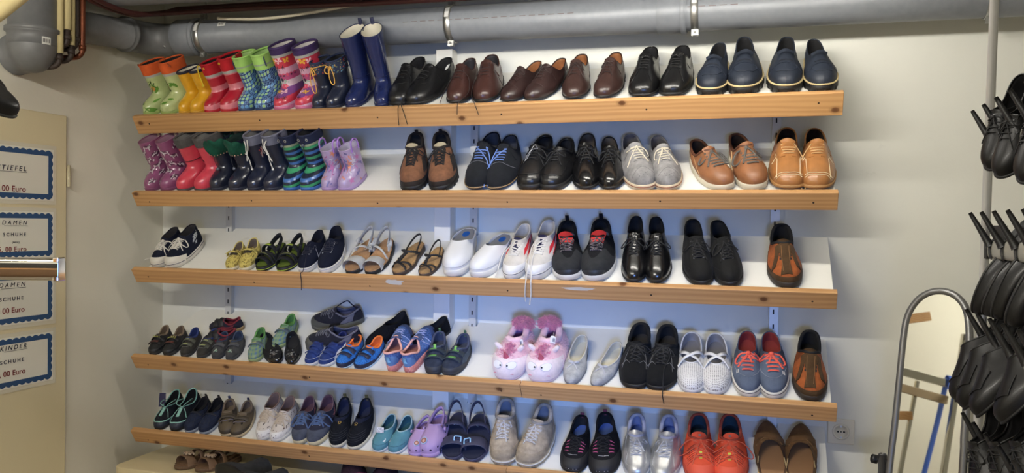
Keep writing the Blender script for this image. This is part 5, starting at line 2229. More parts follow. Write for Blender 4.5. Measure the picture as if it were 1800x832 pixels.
pair(s, 'derby_shoe', 'shoe', G2S, 1, 'pale grey suede brogue with cream laces and sole', ('beside the glossy black derbies', 'beside the tan leather sneakers'),
     ((1133, 333), (1107, 237)), ((1181, 334), (1153, 240)))

tl = mat('tan leather', (138, 92, 60), .42, 'leather')
s = Shoe(L=.29, W=.104, toe=2.3, ht=.039, seed=36, zf=.020, zh=.026, yo=.47, hf=.102, hs=.062, hb=.080)
s.upper(tl)
s.lining(mat('dark brown lining', (40, 28, 24), .9), mat('dark brown lining', (40, 28, 24), .9))
s.collar(mat('brown collar', (92, 56, 38), .5, 'leather'), .005)
s.sole(mat('offwhite sole', (202, 194, 172), .6), .004, .002)
s.counter(mat('sand counter', (150, 116, 76), .5, 'leather'), ang=.55, top=.7)
s.toecap(tl, ang=1.0, bmax=.45, curve=.3)
th_ = mat('cream thread', (206, 176, 130), .8)
s.seam(th_, 1.25, 1.55, .05, .95)
s.seam(th_, 1.35, 1.65, .05, .95)
s.seam(th_, -1.55, -1.25, .95, .05)
s.eyestay(tl, y0=.22, xi=.011, xo=.026)
s.tongue(tl, w=.020, up=.016, lift=.001, y0=.44)
s.laces(mat('grey lace', (88, 84, 78), .85), y0=.22, rows=6, hw=.017, r=.0038, flat=.45, bow=1, loop=.05, tails=.06)
pair(s, 'leather_sneaker', 'shoe', G2S, 1, 'tan leather sneaker with thick grey laces', ('beside the pale grey suede shoes', 'beside the caramel square-toe shoes'),
     ((1275, 334), (1222, 247)), ((1335, 334), (1291, 237)))

ca = mat('caramel leather', (156, 106, 60), .36, 'leather', coat=.15)
s = Shoe(L=.31, W=.110, toe=2.9, ht=.038, seed=37, crease=.0004, zf=.014)
s.upper(ca)
s.lining(mat('dark brown lining', (40, 28, 24), .9), mat('dark brown lining', (40, 28, 24), .9))
s.collar(ca, .003)
s.sole(mat('tan sole edge', (150, 110, 64), .6), .005, .0025, heel=True, th=.009)
s.counter(mat('brown counter', (96, 62, 38), .45, 'leather'), ang=.8, top=.75)
wt = mat('white thread', (226, 210, 176), .8)
s.dseam(wt, [(-.034, .33), (-.034, .08)], .0010)
s.dseam(wt, [(.034, .33), (.034, .08)], .0010)
s.dseam(wt, [(-.040, .10), (0, .085), (.040, .10)], .0010)
s.dseam(wt, [(-.040, .075), (0, .060), (.040, .075)], .0010)
s.eyestay(ca, y0=.31, xi=.010, xo=.034)
s.dseam(wt, [(-.040, .47), (-.036, .37), (-.050, .34)], .0009)
s.dseam(wt, [(.040, .47), (.036, .37), (.050, .34)], .0009)
s.tongue(ca, w=.019, up=.014, lift=.001, y0=.45)
cl2 = mat('tan lace', (204, 170, 122), .8)
s.laces(cl2, y0=.35, rows=4, hw=.016, r=.0018, bow=0)
s.loose_lace(cl2, [('d', .016, .47), ('d', .034, .44), ('d', .048, .33), (.058, .062, .035), (.058, .020, .010), (.052, .002, .012)], .0018)
pair(s, 'derby_shoe', 'shoe', G2S, 1, 'caramel leather square-toe shoe with white stitching', ('beside the tan sneakers', 'at the very end of the second shelf'),
     ((1384, 334), (1384, 226)), ((1441, 334), (1430, 227)))
# ======================================================= middle shelf
G3 = 'shoes on the middle shelf'
M_WHITERUB = mat('white rubber', (214, 210, 198), .5, 'rubber')
M_WHITELACE = mat('white lace', (218, 214, 204), .8)
navc = mat('navy canvas', (20, 24, 40), .9, 'canvas')


def canvas_high(s, up, cap, rub, line, lace, lin, star=False, bow=1, tails=.09, loop=.05, eyelet=M_WHITELACE, rows=7, tongue=None):
    s.upper(up)
    s.lining(lin, lin)
    s.collar(up, .002)
    s.sole(rub, .004, .006, line=line, line_z=.80, line_r=.0013)
    s.toecap(cap, ang=1.15, bmax=.36, curve=.35, off=.0022)
    s.tongue(tongue or up, w=.020, up=.012, lift=.001, y0=.42)
    s.eyestay(up, y0=.27, xi=.010, xo=.022)
    s.laces(lace, y0=.28, rows=rows, hw=.015, r=.0028, flat=.5, mode='x', bow=bow, loop=loop, tails=tails, eyelet=eyelet)


# navy high-top canvas shoes with white toe caps
s = Shoe(L=.235, W=.088, toe=2.2, heel=2.4, ht=.034, zf=.020, zh=.022, spring=.006, yo=.50, hf=.100, hs=.100, hb=.112, wo=.68, yb=.96, seed=41)
canvas_high(s, navc, M_WHITERUB, M_WHITERUB, mat('navy stripe', (30, 34, 60), .6), M_WHITELACE, mat('dark grey lining', (52, 50, 52), .9))
wp = mat('white scribble print', (196, 200, 204), .7)
rr = random.Random(3)
for i in range(12):
    s.decal(-PI * .56 + rr.uniform(-.22, .25), .62 + rr.uniform(-.22, .25), .022, ('swirl', 'zig', 'star')[i % 3], wp, rr.uniform(0, 6))
pair(s, 'high_top_sneaker', 'shoe', G3, 2, 'navy canvas high-top with white toe cap', ('at the open end of the middle shelf', 'white scribble print, next to the empty stretch'),
     ((273, 466), (311, 399)), ((301, 468), (341, 394)), wide=1.1, smin=.6)

# yellow patterned kids canvas shoes
ym = mat_blots('yellow dotted canvas', (198, 180, 96), ['#7a6a2c', '#8c7a38', '#5e5626'], 95, .9, thr=.42, bump=True)
s = Shoe(L=.155, W=.062, toe=2.3, ht=.024, zf=.010, zh=.012, spring=.004, yo=.44, hf=.046, hs=.036, hb=.050, wo=.66, seed=42)
s.upper(ym)
s.lining(mat('taupe inner', (120, 106, 90), .9), mat('taupe inner', (120, 106, 90), .9))
s.collar(mat('yellow edging', (214, 196, 116), .8), .0022)
s.sole(mat('cream kid sole', (206, 196, 164), .6), .003, .003)
s.strap(ym, .46, .018, -.028, .028, arch=.010, lift=.003)
s.tongue(mat('dark inner', (70, 60, 48), .9), w=.014, up=.004, lift=.0005, y0=.36)
pair(s, 'kids_shoe', 'shoe', G3, 2, 'yellow patterned kids strap shoe', ('next to the empty stretch of the middle shelf', 'beside the black and green sandals'),
     ((404, 472), (423, 425)), ((432, 473), (446, 419)), smin=.6)


# black and lime outdoor sandals
def trek_sandal(L, W, base, dark, acc, seed, logo=True):
    s = Shoe(L=L, W=W, toe=2.3, ht=.03, zf=.020, zh=.024, spring=.007, seed=seed, hf=.07, hs=.05, hb=.066)
    s.sole(base, .004, .002, line=acc, line_z=.45, line_r=.0016)
    mb = MB()
    ph = s.phis()
    n = len(ph)
    rows = []
    for i in range(n // 2 + 1):
        a, c = np.array(s.outl(ph[i], -.002)), np.array(s.outl(ph[(n - i) % n], -.002))
        rows.append([a + (c - a) * k / 4 + np.array([0, 0, .004]) for k in range(5)])
    mb.grid(rows, flip=True)
    s.add('footbed', mb, mat('lime print footbed', (96, 112, 44), .8, 'canvas'))
    for i in range(14):
        rrr = random.Random(i + seed)
    w = W / .09
    s.arch(dark, .20, .16, .044 * w, .030 * w, .005, 'toe_strap')
    s.arch(dark, .30, .36, .052 * w, .020 * w, .004, 'cross_strap')
    p = s.arch(dark, .52, .52, .066 * w, .026 * w, .006, 'instep_strap')
    lb = MB()
    lb.band([q + np.array([0, -.002, .004]) for q in p[5:10]], (0, 1, -.2), .015 * w, .001)
    s.add('strap_label', lb, acc)
    p2 = s.arch(dark, .34, .26, .050 * w, .014 * w, .008, 'toe_buckle_strap')
    lb = MB()
    lb.band([q + np.array([0, -.003, .005]) for q in p2[4:11]], (0, 1, -.2), .008 * w, .001)
    s.add('strap_label', lb, mat('olive tag', (100, 106, 60), .6))
    s.heel_loop(dark, .60, .062 * w + .01, 0, .026 * w, .005)
    for sg in (-1, 1):
        x = sg * s.half(.5)
        s.path_band(dark, [np.array([x * 1.0, .40 * L, s.zs(.4)]), np.array([x * .98, .50 * L, .045]), np.array([x * .92, .66 * L, .058])], (0, 1, .3), .016 * w, .004, 'side_strap')
        s.path_band(acc, [np.array([x * 1.03, .42 * L, s.zs(.4) + .006]), np.array([x * 1.02, .50 * L, .046])], (0, 1, .3), .004, .001, 'piping')
    return s


s = trek_sandal(.215, .084, M_BLKSOLE, mat('black webbing', (32, 33, 36), .7, 'canvas'), mat('lime accent', (158, 178, 60), .6), 43)
pair(s, 'trekking_sandal', 'sandal', G3, 2, 'black outdoor sandal with lime green details', ('beside the yellow kids shoes', 'beside the navy canvas shoes'),
     ((455, 475), (492, 411)), ((496, 476), (526, 411)), ref=(s.L * .985, .078), smin=.7)

# navy canvas low shoes
s = Shoe(L=.25, W=.090, toe=2.2, ht=.032, zf=.020, zh=.022, spring=.006, seed=44, hf=.080, hs=.056, hb=.082, yo=.52, wo=.64)
s.upper(navc)
s.lining(mat('midnight lining', (22, 24, 36), .9), mat('midnight lining', (22, 24, 36), .9))
s.collar(navc, .002)
s.sole(M_WHITERUB, .004, .004, line=mat('pale blue stripe', (130, 140, 170), .6), line_z=.75, line_r=.0009)
s.eyestay(navc, y0=.26, xi=.010, xo=.024)
s.tongue(navc, w=.018, up=.010, lift=.001, y0=.46)
s.laces(mat('navy lace', (26, 28, 44), .8), y0=.27, rows=6, hw=.016, r=.0020, flat=.6, bow=1, loop=.026, tails=.04, eyelet=mat('white eyelet', (200, 200, 196), .4))
s.dseam(mat('pale thread', (150, 152, 160), .8), [(.026, .46), (.038, .40), (.046, .34)], .0009)
NC = pair(s, 'canvas_shoe', 'shoe', G3, 2, 'navy canvas lace-up with white rubber sole', ('beside the black and green sandals', 'beside the silver sandals'),
          ((531, 477), (563, 405)), ((573, 479), (591, 398)), smin=.7)
s.parts = []
s.loose_lace(mat('navy lace', (26, 28, 44), .8), [('d', .010, .24), ('d', .018, .10), (.014, -.012, .024), (.010, -.030, .022), (.004, -.036, -.02), (-.006, -.040, -.06)], .0016)
s.parts[0][1].build('lace_end', s.parts[0][2], NC[0])


# sandals on a moulded footbed
def footbed_sandal(L, W, sole, bed, seed, zf=.018, zh=.028, toe=2.2, rim=True):
    s = Shoe(L=L, W=W, toe=toe, ht=.03, zf=zf, zh=zh, spring=.004, seed=seed, waist=.80, hw=.74, hb=.05, hs=.03, hf=.05)
    s.sole(sole, .003, .0)
    mb = MB()
    ph = s.phis()
    n = len(ph)
    rows = []
    for i in range(n // 2 + 1):
        a, c = np.array(s.outl(ph[i], .0)), np.array(s.outl(ph[(n - i) % n], .0))
        r = []
        for k in range(9):
            u = k / 8
            r.append(a + (c - a) * u + np.array([0, 0, .006 - .004 * math.sin(PI * u) ** .6]))
        rows.append(r)
    mb.grid(rows, flip=True)
    edge_o = [np.array(s.outl(p, .0)) for p in ph]
    mb.grid([[e, e + np.array([0, 0, .006])] for e in edge_o], cu=True)
    s.add('footbed', mb, bed)
    return s


slv = mat('silver white leather', (176, 176, 172), .4, 'leather')
s = footbed_sandal(.25, .094, M_BLKSOLE, mat('cork tan bed', (176, 136, 96), .7, 'cork'), 45)
s.arch(slv, .20, .22, .040, .058, .003, 'toe_strap')
s.path_band(slv, [np.array([-.046, .36 * s.L, .026]), np.array([-.020, .42 * s.L, .064]), np.array([.014, .50 * s.L, .070]), np.array([.040, .60 * s.L, .040])], (0, 1, 0), .012, .0025, 'cross_strap')
for sg in (-1, 1):
    x = sg * s.half(.7)
    s.path_band(slv, [np.array([x, .58 * s.L, .028]), np.array([x * .96, .66 * s.L, .052]), np.array([x * .85, .78 * s.L, .060])], (0, 1, .4), .030, .003, 'side_strap')
s.heel_loop(slv, .60, .088, .0, .018, .003, z0=.05)
mb = MB()
c = np.array([.034, .47 * s.L, .066])
mb.tube([c + np.array([.007 * math.cos(a), .007 * math.sin(a), .004 * math.sin(a)]) for a in np.linspace(0, 2 * PI, 13)], .0012, 5, caps=False)
s.add('buckle', mb, M_STEEL)
pair(s, 'strap_sandal', 'sandal', G3, 2, 'silver white leather sandal with tan footbed', ('beside the navy canvas shoes', 'beside the black braided sandals'),
     ((612, 480), (653, 401)), ((652, 482), (679, 401)), ref=(s.L * .985, .088), smin=.7)

blkl = mat('black braided leather', (30, 29, 30), .55, 'leather')
s = footbed_sandal(.245, .092, mat('brown black sole', (62, 48, 38), .6), mat('sand suede bed', (168, 134, 90), .9, 'suede'), 46)


def braid(s, pts, name, r=.0062):
    P = catmull(pts, 8)
    for ph0 in (0, PI * .66, PI * 1.33):
        q = []
        for i, p in enumerate(P):
            a = i * .85 + ph0
            q.append(p + np.array([math.cos(a) * r * .75, math.sin(a) * r * .45, math.sin(a * 2) * r * .4]))
        s.path_tube(blkl, q, r * .62, name, 1)


s.arch(blkl, .26, .13, .030, .014, .003, 'toe_strap')
s.arch(blkl, .13, .26, .034, .014, .003, 'toe_strap')
braid(s, [np.array([0, .16 * s.L, .052]), np.array([.003, .26 * s.L, .058]), np.array([.004, .36 * s.L, .060]), np.array([.002, .46 * s.L, .058])], 'braid')
mb = MB()
for i in range(3):
    mb.ball(np.array([.002 + .001 * i, (.20 + .09 * i) * s.L, .064]), .006, 8, 6)
s.add('knot', mb, blkl)
braid(s, [np.array([-.040, .62 * s.L, .034]), np.array([-.026, .52 * s.L, .056]), np.array([.002, .46 * s.L, .064]), np.array([.030, .52 * s.L, .056]), np.array([.040, .62 * s.L, .034])], 'braid')
s.heel_loop(blkl, .60, .074, .0, .010, .003, z0=.034)
pair(s, 'strap_sandal', 'sandal', G3, 2, 'black braided sandal with sand coloured footbed', ('beside the silver sandals', 'beside the white clogs'),
     ((694, 483), (738, 412)), ((745, 484), (770, 423)), ref=(s.L * .99, .076), smin=.7)

# white clogs with grey insoles
wl = mat('white leather', (224, 224, 222), .4, coat=.2)
for_clog = dict(L=.275, W=.104, toe=2.25, ht=.040, zf=.022, zh=.040, spring=.010, yo=.46, yb=.99, hf=.078, hs=.052, hb=.046, wo=.80, vc=.95, seed=47)
s = Shoe(**for_clog)
s.upper(wl)
s.lining(mat('white lining', (196, 196, 194), .7), mat('grey insole', (134, 134, 136), .8), b0=.10)
mb = MB()
rows = []
for i in range(13):
    t = .48 + .51 * i / 12
    hw = s.half(t) * .96
    rows.append([np.array([s.cen(t) + hw * u, t * s.L, s.zs(t) + .006 + .002 * u * u]) for u in np.linspace(-1, 1, 7)])
mb.grid(rows, flip=True)
s.add('heel_pad', mb, mat('grey insole', (134, 134, 136), .8))
mb = MB()
c = (s.cen(.85), .83 * s.L)
ring = [np.array([c[0] + .014 * math.cos(a), c[1] + .020 * math.sin(a), s.zs(.84) + .0072]) for a in np.linspace(0, 2 * PI, 21)[:-1]]
mb.add(ring, [tuple(range(20))])
s.add('insole_oval', mb, mat('royal blue print', (28, 92, 172), .5))
s.collar(wl, .0022)
s.sole(mat('white clog sole', (212, 210, 202), .5), .004, .003)
s.seam(mat('grey white thread', (190, 190, 188), .8), -1.7, 1.7, .12, .12, .0009)
WC = pair(s, 'clog', 'shoe', G3, 2, 'white leather clog with grey insole and blue oval', ('beside the braided sandals', 'beside the white and red high-tops'),
          ((792, 485), (826, 402)), ((838, 488), (890, 412)), ref=(s.L * .985, .046), smin=.75)

# white and red high-tops with long hanging laces
wcv = mat('offwhite canvas', (206, 200, 188), .9, 'canvas')
rdc = mat('red canvas', (190, 44, 52), .85, 'canvas')
s = Shoe(L=.285, W=.100, toe=2.15, ht=.036, zf=.024, zh=.024, spring=.006, yo=.52, hf=.112, hs=.104, hb=.122, wo=.60, yb=.965, seed=48)
s.upper(wcv)
for sg in (-1, 1):
    s.patch('side_stripe', rdc, sg * PI * .30, sg * PI * .62, lambda u: .50 + .30 * u, lambda u: .72 + .26 * u, .0012)
    s.patch('side_stripe', rdc, sg * PI * .40, sg * PI * .70, lambda u: .30 + .30 * u, lambda u: .42 + .30 * u, .0012)
s.lining(wcv, mat('grey inner', (150, 146, 140), .9))
s.collar(wcv, .002)
s.cuff(mat('pale fold', (188, 182, 172), .9, 'canvas'), .86, 1.0, .0022, 'folded_collar')
s.sole(M_WHITERUB, .005, .008, line=mat('navy stripe', (30, 34, 60), .6), line_z=.86, line_r=.0012)
s.toecap(mat('white toe rubber', (226, 224, 218), .35), ang=1.15, bmax=.34, curve=.35, off=.0024)
s.tongue(mat('navy tongue', (36, 36, 60), .9, 'canvas'), w=.019, up=.012, lift=.001, y0=.28)
s.eyestay(wcv, y0=.26, xi=.012, xo=.024)
s.laces(M_WHITELACE, y0=.28, rows=6, hw=.017, r=.0034, flat=.45, mode='x', bow=0, eyelet=mat('dark eyelet', (90, 90, 92), .4))
WR = pair(s, 'high_top_sneaker', 'shoe', G3, 2, 'white canvas high-top with red side stripes', ('beside the white clogs', 'with long white laces hanging over the rail'),
          ((894, 488), (926, 393)), ((940, 490), (966, 386)), wide=1.05, smin=.7)
s.parts = []
s.loose_lace(M_WHITELACE, [('d', -.014, .50), ('d', -.034, .46), (-.058, .115, .060), (-.062, .070, .035), (-.060, .030, .012), (-.058, .004, .013)], .0032, 'lace_end', .45)
s.parts[0][1].build('lace_end', M_WHITELACE, WR[0])
s.parts = []
s.loose_lace(M_WHITELACE, [('d', .012, .50), ('d', .030, .44), ('d', .030, .30), ('d', .026, .12), (.026, -.008, .034), (.026, -.032, .018), (.034, -.036, -.03), (.036, -.040, -.070)], .0032, 'lace_end', .45)
s.loose_lace(M_WHITELACE, [('d', -.012, .50), ('d', .008, .42), ('d', .014, .26), ('d', .012, .08), (.008, -.012, .032), (.006, -.033, .018), (.012, -.036, -.04), (.022, -.040, -.085)], .0032, 'lace_end', .45)
for q in s.parts:
    q[1].build('lace_end', M_WHITELACE, WR[1])

# charcoal trail shoes with red tongue
dg = mat('charcoal mesh', (42, 43, 44), .85, 'suede')
blm = mat('black mesh', (20, 20, 23), .85, 'knit')
s = Shoe(L=.295, W=.106, toe=2.25, ht=.040, zf=.022, zh=.030, spring=.012, yo=.52, hf=.100, hs=.062, hb=.092, wo=.60, seed=49)
s.upper(blm)
s.patch('overlay', dg, -1.9, 1.9, .0, lambda u: .62 - .55 * abs(2 * u - 1) ** 2.0 + .12 * math.cos(u * 18), .0014, 30, 6)
s.toecap(mat('dark toe bumper', (44, 46, 50), .5, 'rubber'), 'toe_bumper', .55, .16, .3, .0024)
s.lining(M_DARKIN, mat('blue grey insole', (74, 84, 116), .9))
s.collar(blm, .006)
s.sole(mat('white midsole', (206, 204, 196), .5), .004, .002)
s.counter(dg, ang=.9, top=.6)
s.tongue(mat('red tongue', (192, 52, 48), .8, 'canvas'), w=.021, up=.026, lift=.002, y0=.44, wtop=1.2)
mix_ = mat_blots('speckled lace', (30, 28, 32), ['#b89896', '#a8a8a8', '#3a3638', '#2a2628'], 260, .8, thr=.45, kind='obj')
s.laces(mix_, y0=.30, rows=5, hw=.016, r=.0024, mode='x', bow=1, loop=.018, tails=.035)
s.pulltab(blm, .024, .013)
pair(s, 'trail_shoe', 'shoe', G3, 2, 'charcoal trail shoe with red tongue and speckled laces', ('beside the white and red high-tops', 'beside the black lace-up boots'),
     ((995, 493), (998, 389)), ((1048, 494), (1056, 386)), ref=(s.L * .975, .095), wide=1.12, smin=.7)

# black ankle boots
s = Shoe(L=.285, W=.098, toe=2.25, ht=.038, zf=.014, zh=.022, yo=.52, hf=.126, hs=.112, hb=.138, wo=.58, yb=.965, seed=50, crease=.0006)
bg2 = mat('black shiny boot leather', (17, 17, 18), .25, 'leather', coat=.35)
s.upper(bg2)
s.lining(M_DARKIN, M_DARKIN)
s.collar(bg2, .003)
s.sole(M_BLKSOLE, .004, .004, heel=True, th=.010)
s.toecap(bg2, ang=1.1, bmax=.42, curve=.3)
s.eyestay(bg2, y0=.28, xi=.009, xo=.028)
s.tongue(bg2, w=.019, up=.010, lift=.001, y0=.46)
s.laces(M_BLKLACE, y0=.30, rows=6, hw=.014, r=.0022, mode='x', bow=1, loop=.045, tails=.05)
pair(s, 'ankle_boot', 'boot', G3, 2, 'shiny black leather lace-up ankle boot', ('beside the charcoal trail shoes', 'beside the matte black ankle boots'),
     ((1110, 498), (1120, 380)), ((1158, 499), (1152, 381)), smin=.7)

s = Shoe(L=.285, W=.108, toe=2.3, ht=.040, zf=.018, zh=.024, yo=.52, hf=.124, hs=.110, hb=.138, wo=.62, yb=.965, seed=51, lump=.0012)
bn = mat('black matte nubuck', (20, 20, 19), .75, 'suede')
s.upper(bn)
s.lining(M_DARKIN, M_DARKIN)
s.collar(bn, .004)
s.sole(M_BLKSOLE, .005, .004)
s.toecap(bn, ang=1.2, bmax=.34, curve=.25)
s.eyestay(bn, y0=.28, xi=.010, xo=.032)
s.tongue(bn, w=.022, up=.012, lift=.001, y0=.45)
s.laces(M_BLKLACE, y0=.28, rows=6, hw=.017, r=.0022, mode='x', bow=1, loop=.055, tails=.06, bow_rot=.2, eyelet=mat('grey eyelet', (120, 120, 118), .4))
pair(s, 'ankle_boot', 'boot', G3, 2, 'matte black nubuck ankle boot with lace bow', ('beside the shiny black ankle boots', 'before the gap and the orange shoe'),
     ((1232, 500), (1217, 386)), ((1291, 503), (1258, 388)), smin=.7)


# single orange and brown slip-on shoes (this shelf and the one below)
def slip_on(seed):
    s = Shoe(L=.275, W=.108, toe=2.3, ht=.038, zf=.018, zh=.024, spring=.008, yo=.54, hf=.096, hs=.064, hb=.098, wo=.66, seed=seed)
    bs_ = mat('brown suede panel', (74, 54, 33), .85, 'suede')
    s.upper(mat('orange nubuck', (152, 82, 40), .75, 'suede'))
    s.lining(M_DARKIN, M_DARKIN)
    s.collar(M_DARKIN, .006)
    s.sole(mat('dark brown rubber', (46, 38, 32), .6), .004, .005)
    s.toecap(bs_, 'toe_bumper', ang=1.9, bmax=.20, curve=-.1)
    def fn(u, v):
        w = .013 + .018 * abs(.35 - v) ** 1.2
        return s.cen(.3) + (2 * u - 1) * w, (.06 + .46 * v) * s.L
    s.dpatch('centre_panel', bs_, fn, 6, 12, .0030)
    for sg in (-1, 1):
        def fs(u, v, sg=sg):
            return s.cen(.3) + sg * (.018 + .012 * u + .016 * (1 - v) ** 2), (.20 + .33 * v) * s.L
        s.dpatch('side_panel', bs_, fs, 3, 10, .0034)
        for k in range(4):
            s.ddecal(sg * .0165, .30 + k * .055, .010, 'block', mat('black elastic', (28, 28, 30), .8), 0, .7)
    th2 = mat('sand thread', (150, 110, 70), .8)
    s.dseam(th2, [(-.010, .10), (-.012, .24), (-.012, .50)], .0008, off=.0036)
    s.dseam(th2, [(.010, .10), (.012, .24), (.012, .50)], .0008, off=.0036)
    s.tongue(bs_, w=.020, up=.016, lift=.001, y0=.50)
    return s


s = slip_on(52)
s.ref_ = (s.L * .975, s.S(PI, 1)[2])
pair(s, 'slip_on_shoe', 'shoe', G3, 2, 'single orange and brown slip-on shoe, alone near the end of the middle shelf', ('', ''), ((1382, 507), (1374, 396)), None, smin=.7)
# ======================================================= fourth shelf
G4 = 'shoes on the fourth shelf'
M_KSOLE = mat('charcoal kid sole', (48, 48, 48), .6)


def velcro(L, W, up, strapm, tip, lin, sole, seed, toe=None, rows=2, dims=None, panel=None, end=None):
    k = L / .18
    d = dict(L=L, W=W, toe=2.35, ht=.026 * k, zf=.013 * k, zh=.016 * k, spring=.006, yo=.50, hf=.062 * k, hs=.044 * k, hb=.062 * k, wo=.64, seed=seed)
    d.update(dims or {})
    s = Shoe(**d)
    s.upper(up)
    s.lining(lin, lin)
    s.collar(lin, .0045 * k)
    s.sole(sole, .003, .003)
    if toe is not None:
        s.toecap(toe, 'toe_bumper', ang=1.3, bmax=.26, curve=.2, off=.002)
    if panel is not None:
        s.patch('side_panel', panel, PI * .33, PI * .66, .10, .72, .0014)
        s.patch('side_panel', panel, -PI * .66, -PI * .33, .10, .72, .0014)
    s.tongue(up, w=.019 * k, up=.010 * k, lift=.001, y0=.34)
    ys = {1: (.40,), 2: (.29, .46)}[rows]
    for y in ys:
        s.strap(strapm, y, .026 * k, -W * .38, W * .42, .004, .004, tip=tip, end=end)
    return s


# black kids velcro shoes with yellow scribble on the strap
gk = mat('charcoal nubuck', (42, 42, 42), .8, 'suede')
s = velcro(.165, .068, gk, mat('black strap', (26, 26, 28), .6, 'leather'), None, mat('beige lining', (120, 104, 86), .9), M_KSOLE, 61, mat('black toe leather', (36, 38, 40), .4, 'leather'))
ylw = mat('yellow strap print', (198, 200, 84), .6)
mb = MB()
for i in range(5):
    x = -.013 + i * .0062
    q0 = s.drape(s.cen(.4) + x, .46 * s.L - .006, .0088)[0]
    q1 = s.drape(s.cen(.4) + x, .46 * s.L + .006, .0088)[0]
    q2 = s.drape(s.cen(.4) + x + .004, .46 * s.L - .005, .0088)[0]
    mb.tube([q1, q0, q2] if i in (0, 1) else [q0, (q0 + q1) / 2, q2], .0012, 5)
s.add('strap_print', mb, ylw)
s.strap(mat('red brown badge', (96, 52, 44), .7), .29, .015, -.016, .018, .001, .0075, 'badge')
pair(s, 'velcro_shoe', 'shoe', G4, 3, 'black kids velcro shoe with beige lining', ('at the open end of the fourth shelf', 'beside the grey and green velcro shoes'),
     ((266, 622), (293, 573)), ((294, 624), (319, 574)), smin=.6)

s = velcro(.175, .070, mat('grey nubuck', (56, 54, 50), .85, 'suede'), mat('dark grey strap', (84, 86, 76), .7, 'suede'), mat('lime grey badge', (164, 172, 112), .6), mat('blue lining', (40, 56, 110), .9), M_KSOLE, 62)
s.dseam(mat('pale thread', (150, 150, 146), .8), [(-.026, .28), (-.012, .20), (.012, .20), (.026, .28)], .0007)
pair(s, 'velcro_shoe', 'shoe', G4, 3, 'dark grey kids velcro shoe with pale green strap patches', ('beside the black velcro shoes', 'beside the grey felt slippers'),
     ((322, 626), (345, 577)), ((352, 628), (378, 579)), smin=.6)

s = velcro(.175, .072, mat('grey felt', (66, 66, 66), .95, 'suede'), mat('grey felt strap', (88, 88, 90), .95, 'suede'), None, mat('navy edging', (48, 60, 84), .9), mat('dark felt sole', (60, 60, 62), .9), 63, rows=1, dims=dict(hf=.058, wo=.7))
fm = mat('pale patch', (176, 190, 172), .8)
s.ddecal(.0, .17, .024, 'swirl', fm, .3)
s.ddecal(.004, .15, .012, 'leaf', mat('mint patch', (120, 180, 150), .8), .3)
pair(s, 'felt_slipper', 'slipper', G4, 3, 'grey felt kids slipper with small pale patch', ('beside the dark grey velcro shoes', 'beside the green plaid shoes'),
     ((377, 630), (396, 584)), ((404, 633), (420, 583)), smin=.6)

# navy and red kids shoes lying across behind
s = velcro(.16, .066, mat('dark navy mesh', (40, 40, 52), .85, 'suede'), mat('black strap', (34, 34, 36), .6, 'leather'), None, mat('red lining', (120, 40, 50), .9), mat('tan sole', (150, 128, 92), .7), 64, panel=mat('dark red panel', (112, 44, 54), .8, 'suede'))
pair2(s, 'kids_shoe', 'shoe', G4, 3, 'dark navy and red kids shoe lying sideways', ('behind the grey felt slippers', 'behind the others, farthest up the shelf'),
      ((355, 592), (410, 586)), ((366, 570), (418, 566)), h=.035, scale=.9)

# green plaid kids shoes
pl = mat_plaid('green blue plaid', '#6f8c6a', '#54708c', '#8a9a70', .02)
s = velcro(.165, .066, pl, mat('slate strap', (92, 106, 112), .8, 'canvas'), mat('pale stripe', (170, 176, 120), .7), mat('green lining', (92, 142, 74), .9), mat('green sole', (140, 154, 104), .7), 65, rows=1)
r1 = s.finish('kids_shoe', 'green and blue plaid kids shoe, toe down against the pine rail', 'shoe', G4)
put(r1, s, 3, (444, 634), (460, 577), s.L * .975, s.S(PI, 1)[2], False, smin=.6)
r2 = dup(r1)
r2['label'] = 'green and blue plaid kids shoe, higher up behind the black sequin flats'
put2(r2, s, 3, (484, 604), (508, 573), .03, scale=.95, mirror=True)

# black flats with silver sequins
s = Shoe(L=.225, W=.080, toe=2.0, ht=.024, zf=.008, zh=.012, spring=.004, yo=.36, hf=.038, hs=.034, hb=.050, wo=.80, seed=66, vc=1.2)
vel = mat('black velvet', (24, 24, 26), .6, 'suede')
s.upper(vel)
s.lining(M_DARKIN, M_DARKIN)
s.collar(vel, .002)
s.sole(M_BLKSOLE, .002, .002)
seq = mat('silver sequin', (206, 208, 214), .18, metal=.9)
seqd = mat('grey sequin', (120, 122, 128), .2, metal=.9)
s.toecap(mat('black patent', (18, 18, 20), .12, coat=.6), ang=.9, bmax=.35, curve=.2)
rr = random.Random(9)
for i in range(46):
    x, y = rr.gauss(0, .014), .10 + abs(rr.gauss(.12, .07))
    s.ddecal(x, min(.36, y), .0055 + .003 * rr.random(), ('dot', 'star')[i % 2], seq if i % 3 else seqd, rr.random() * 6)
pair(s, 'ballet_flat', 'shoe', G4, 3, 'black ballet flat with silver sequins', ('beside the green plaid kids shoe', 'beside the blue velcro shoes'),
     ((486, 639), (464, 586)), ((514, 640), (512, 584)), smin=.7)

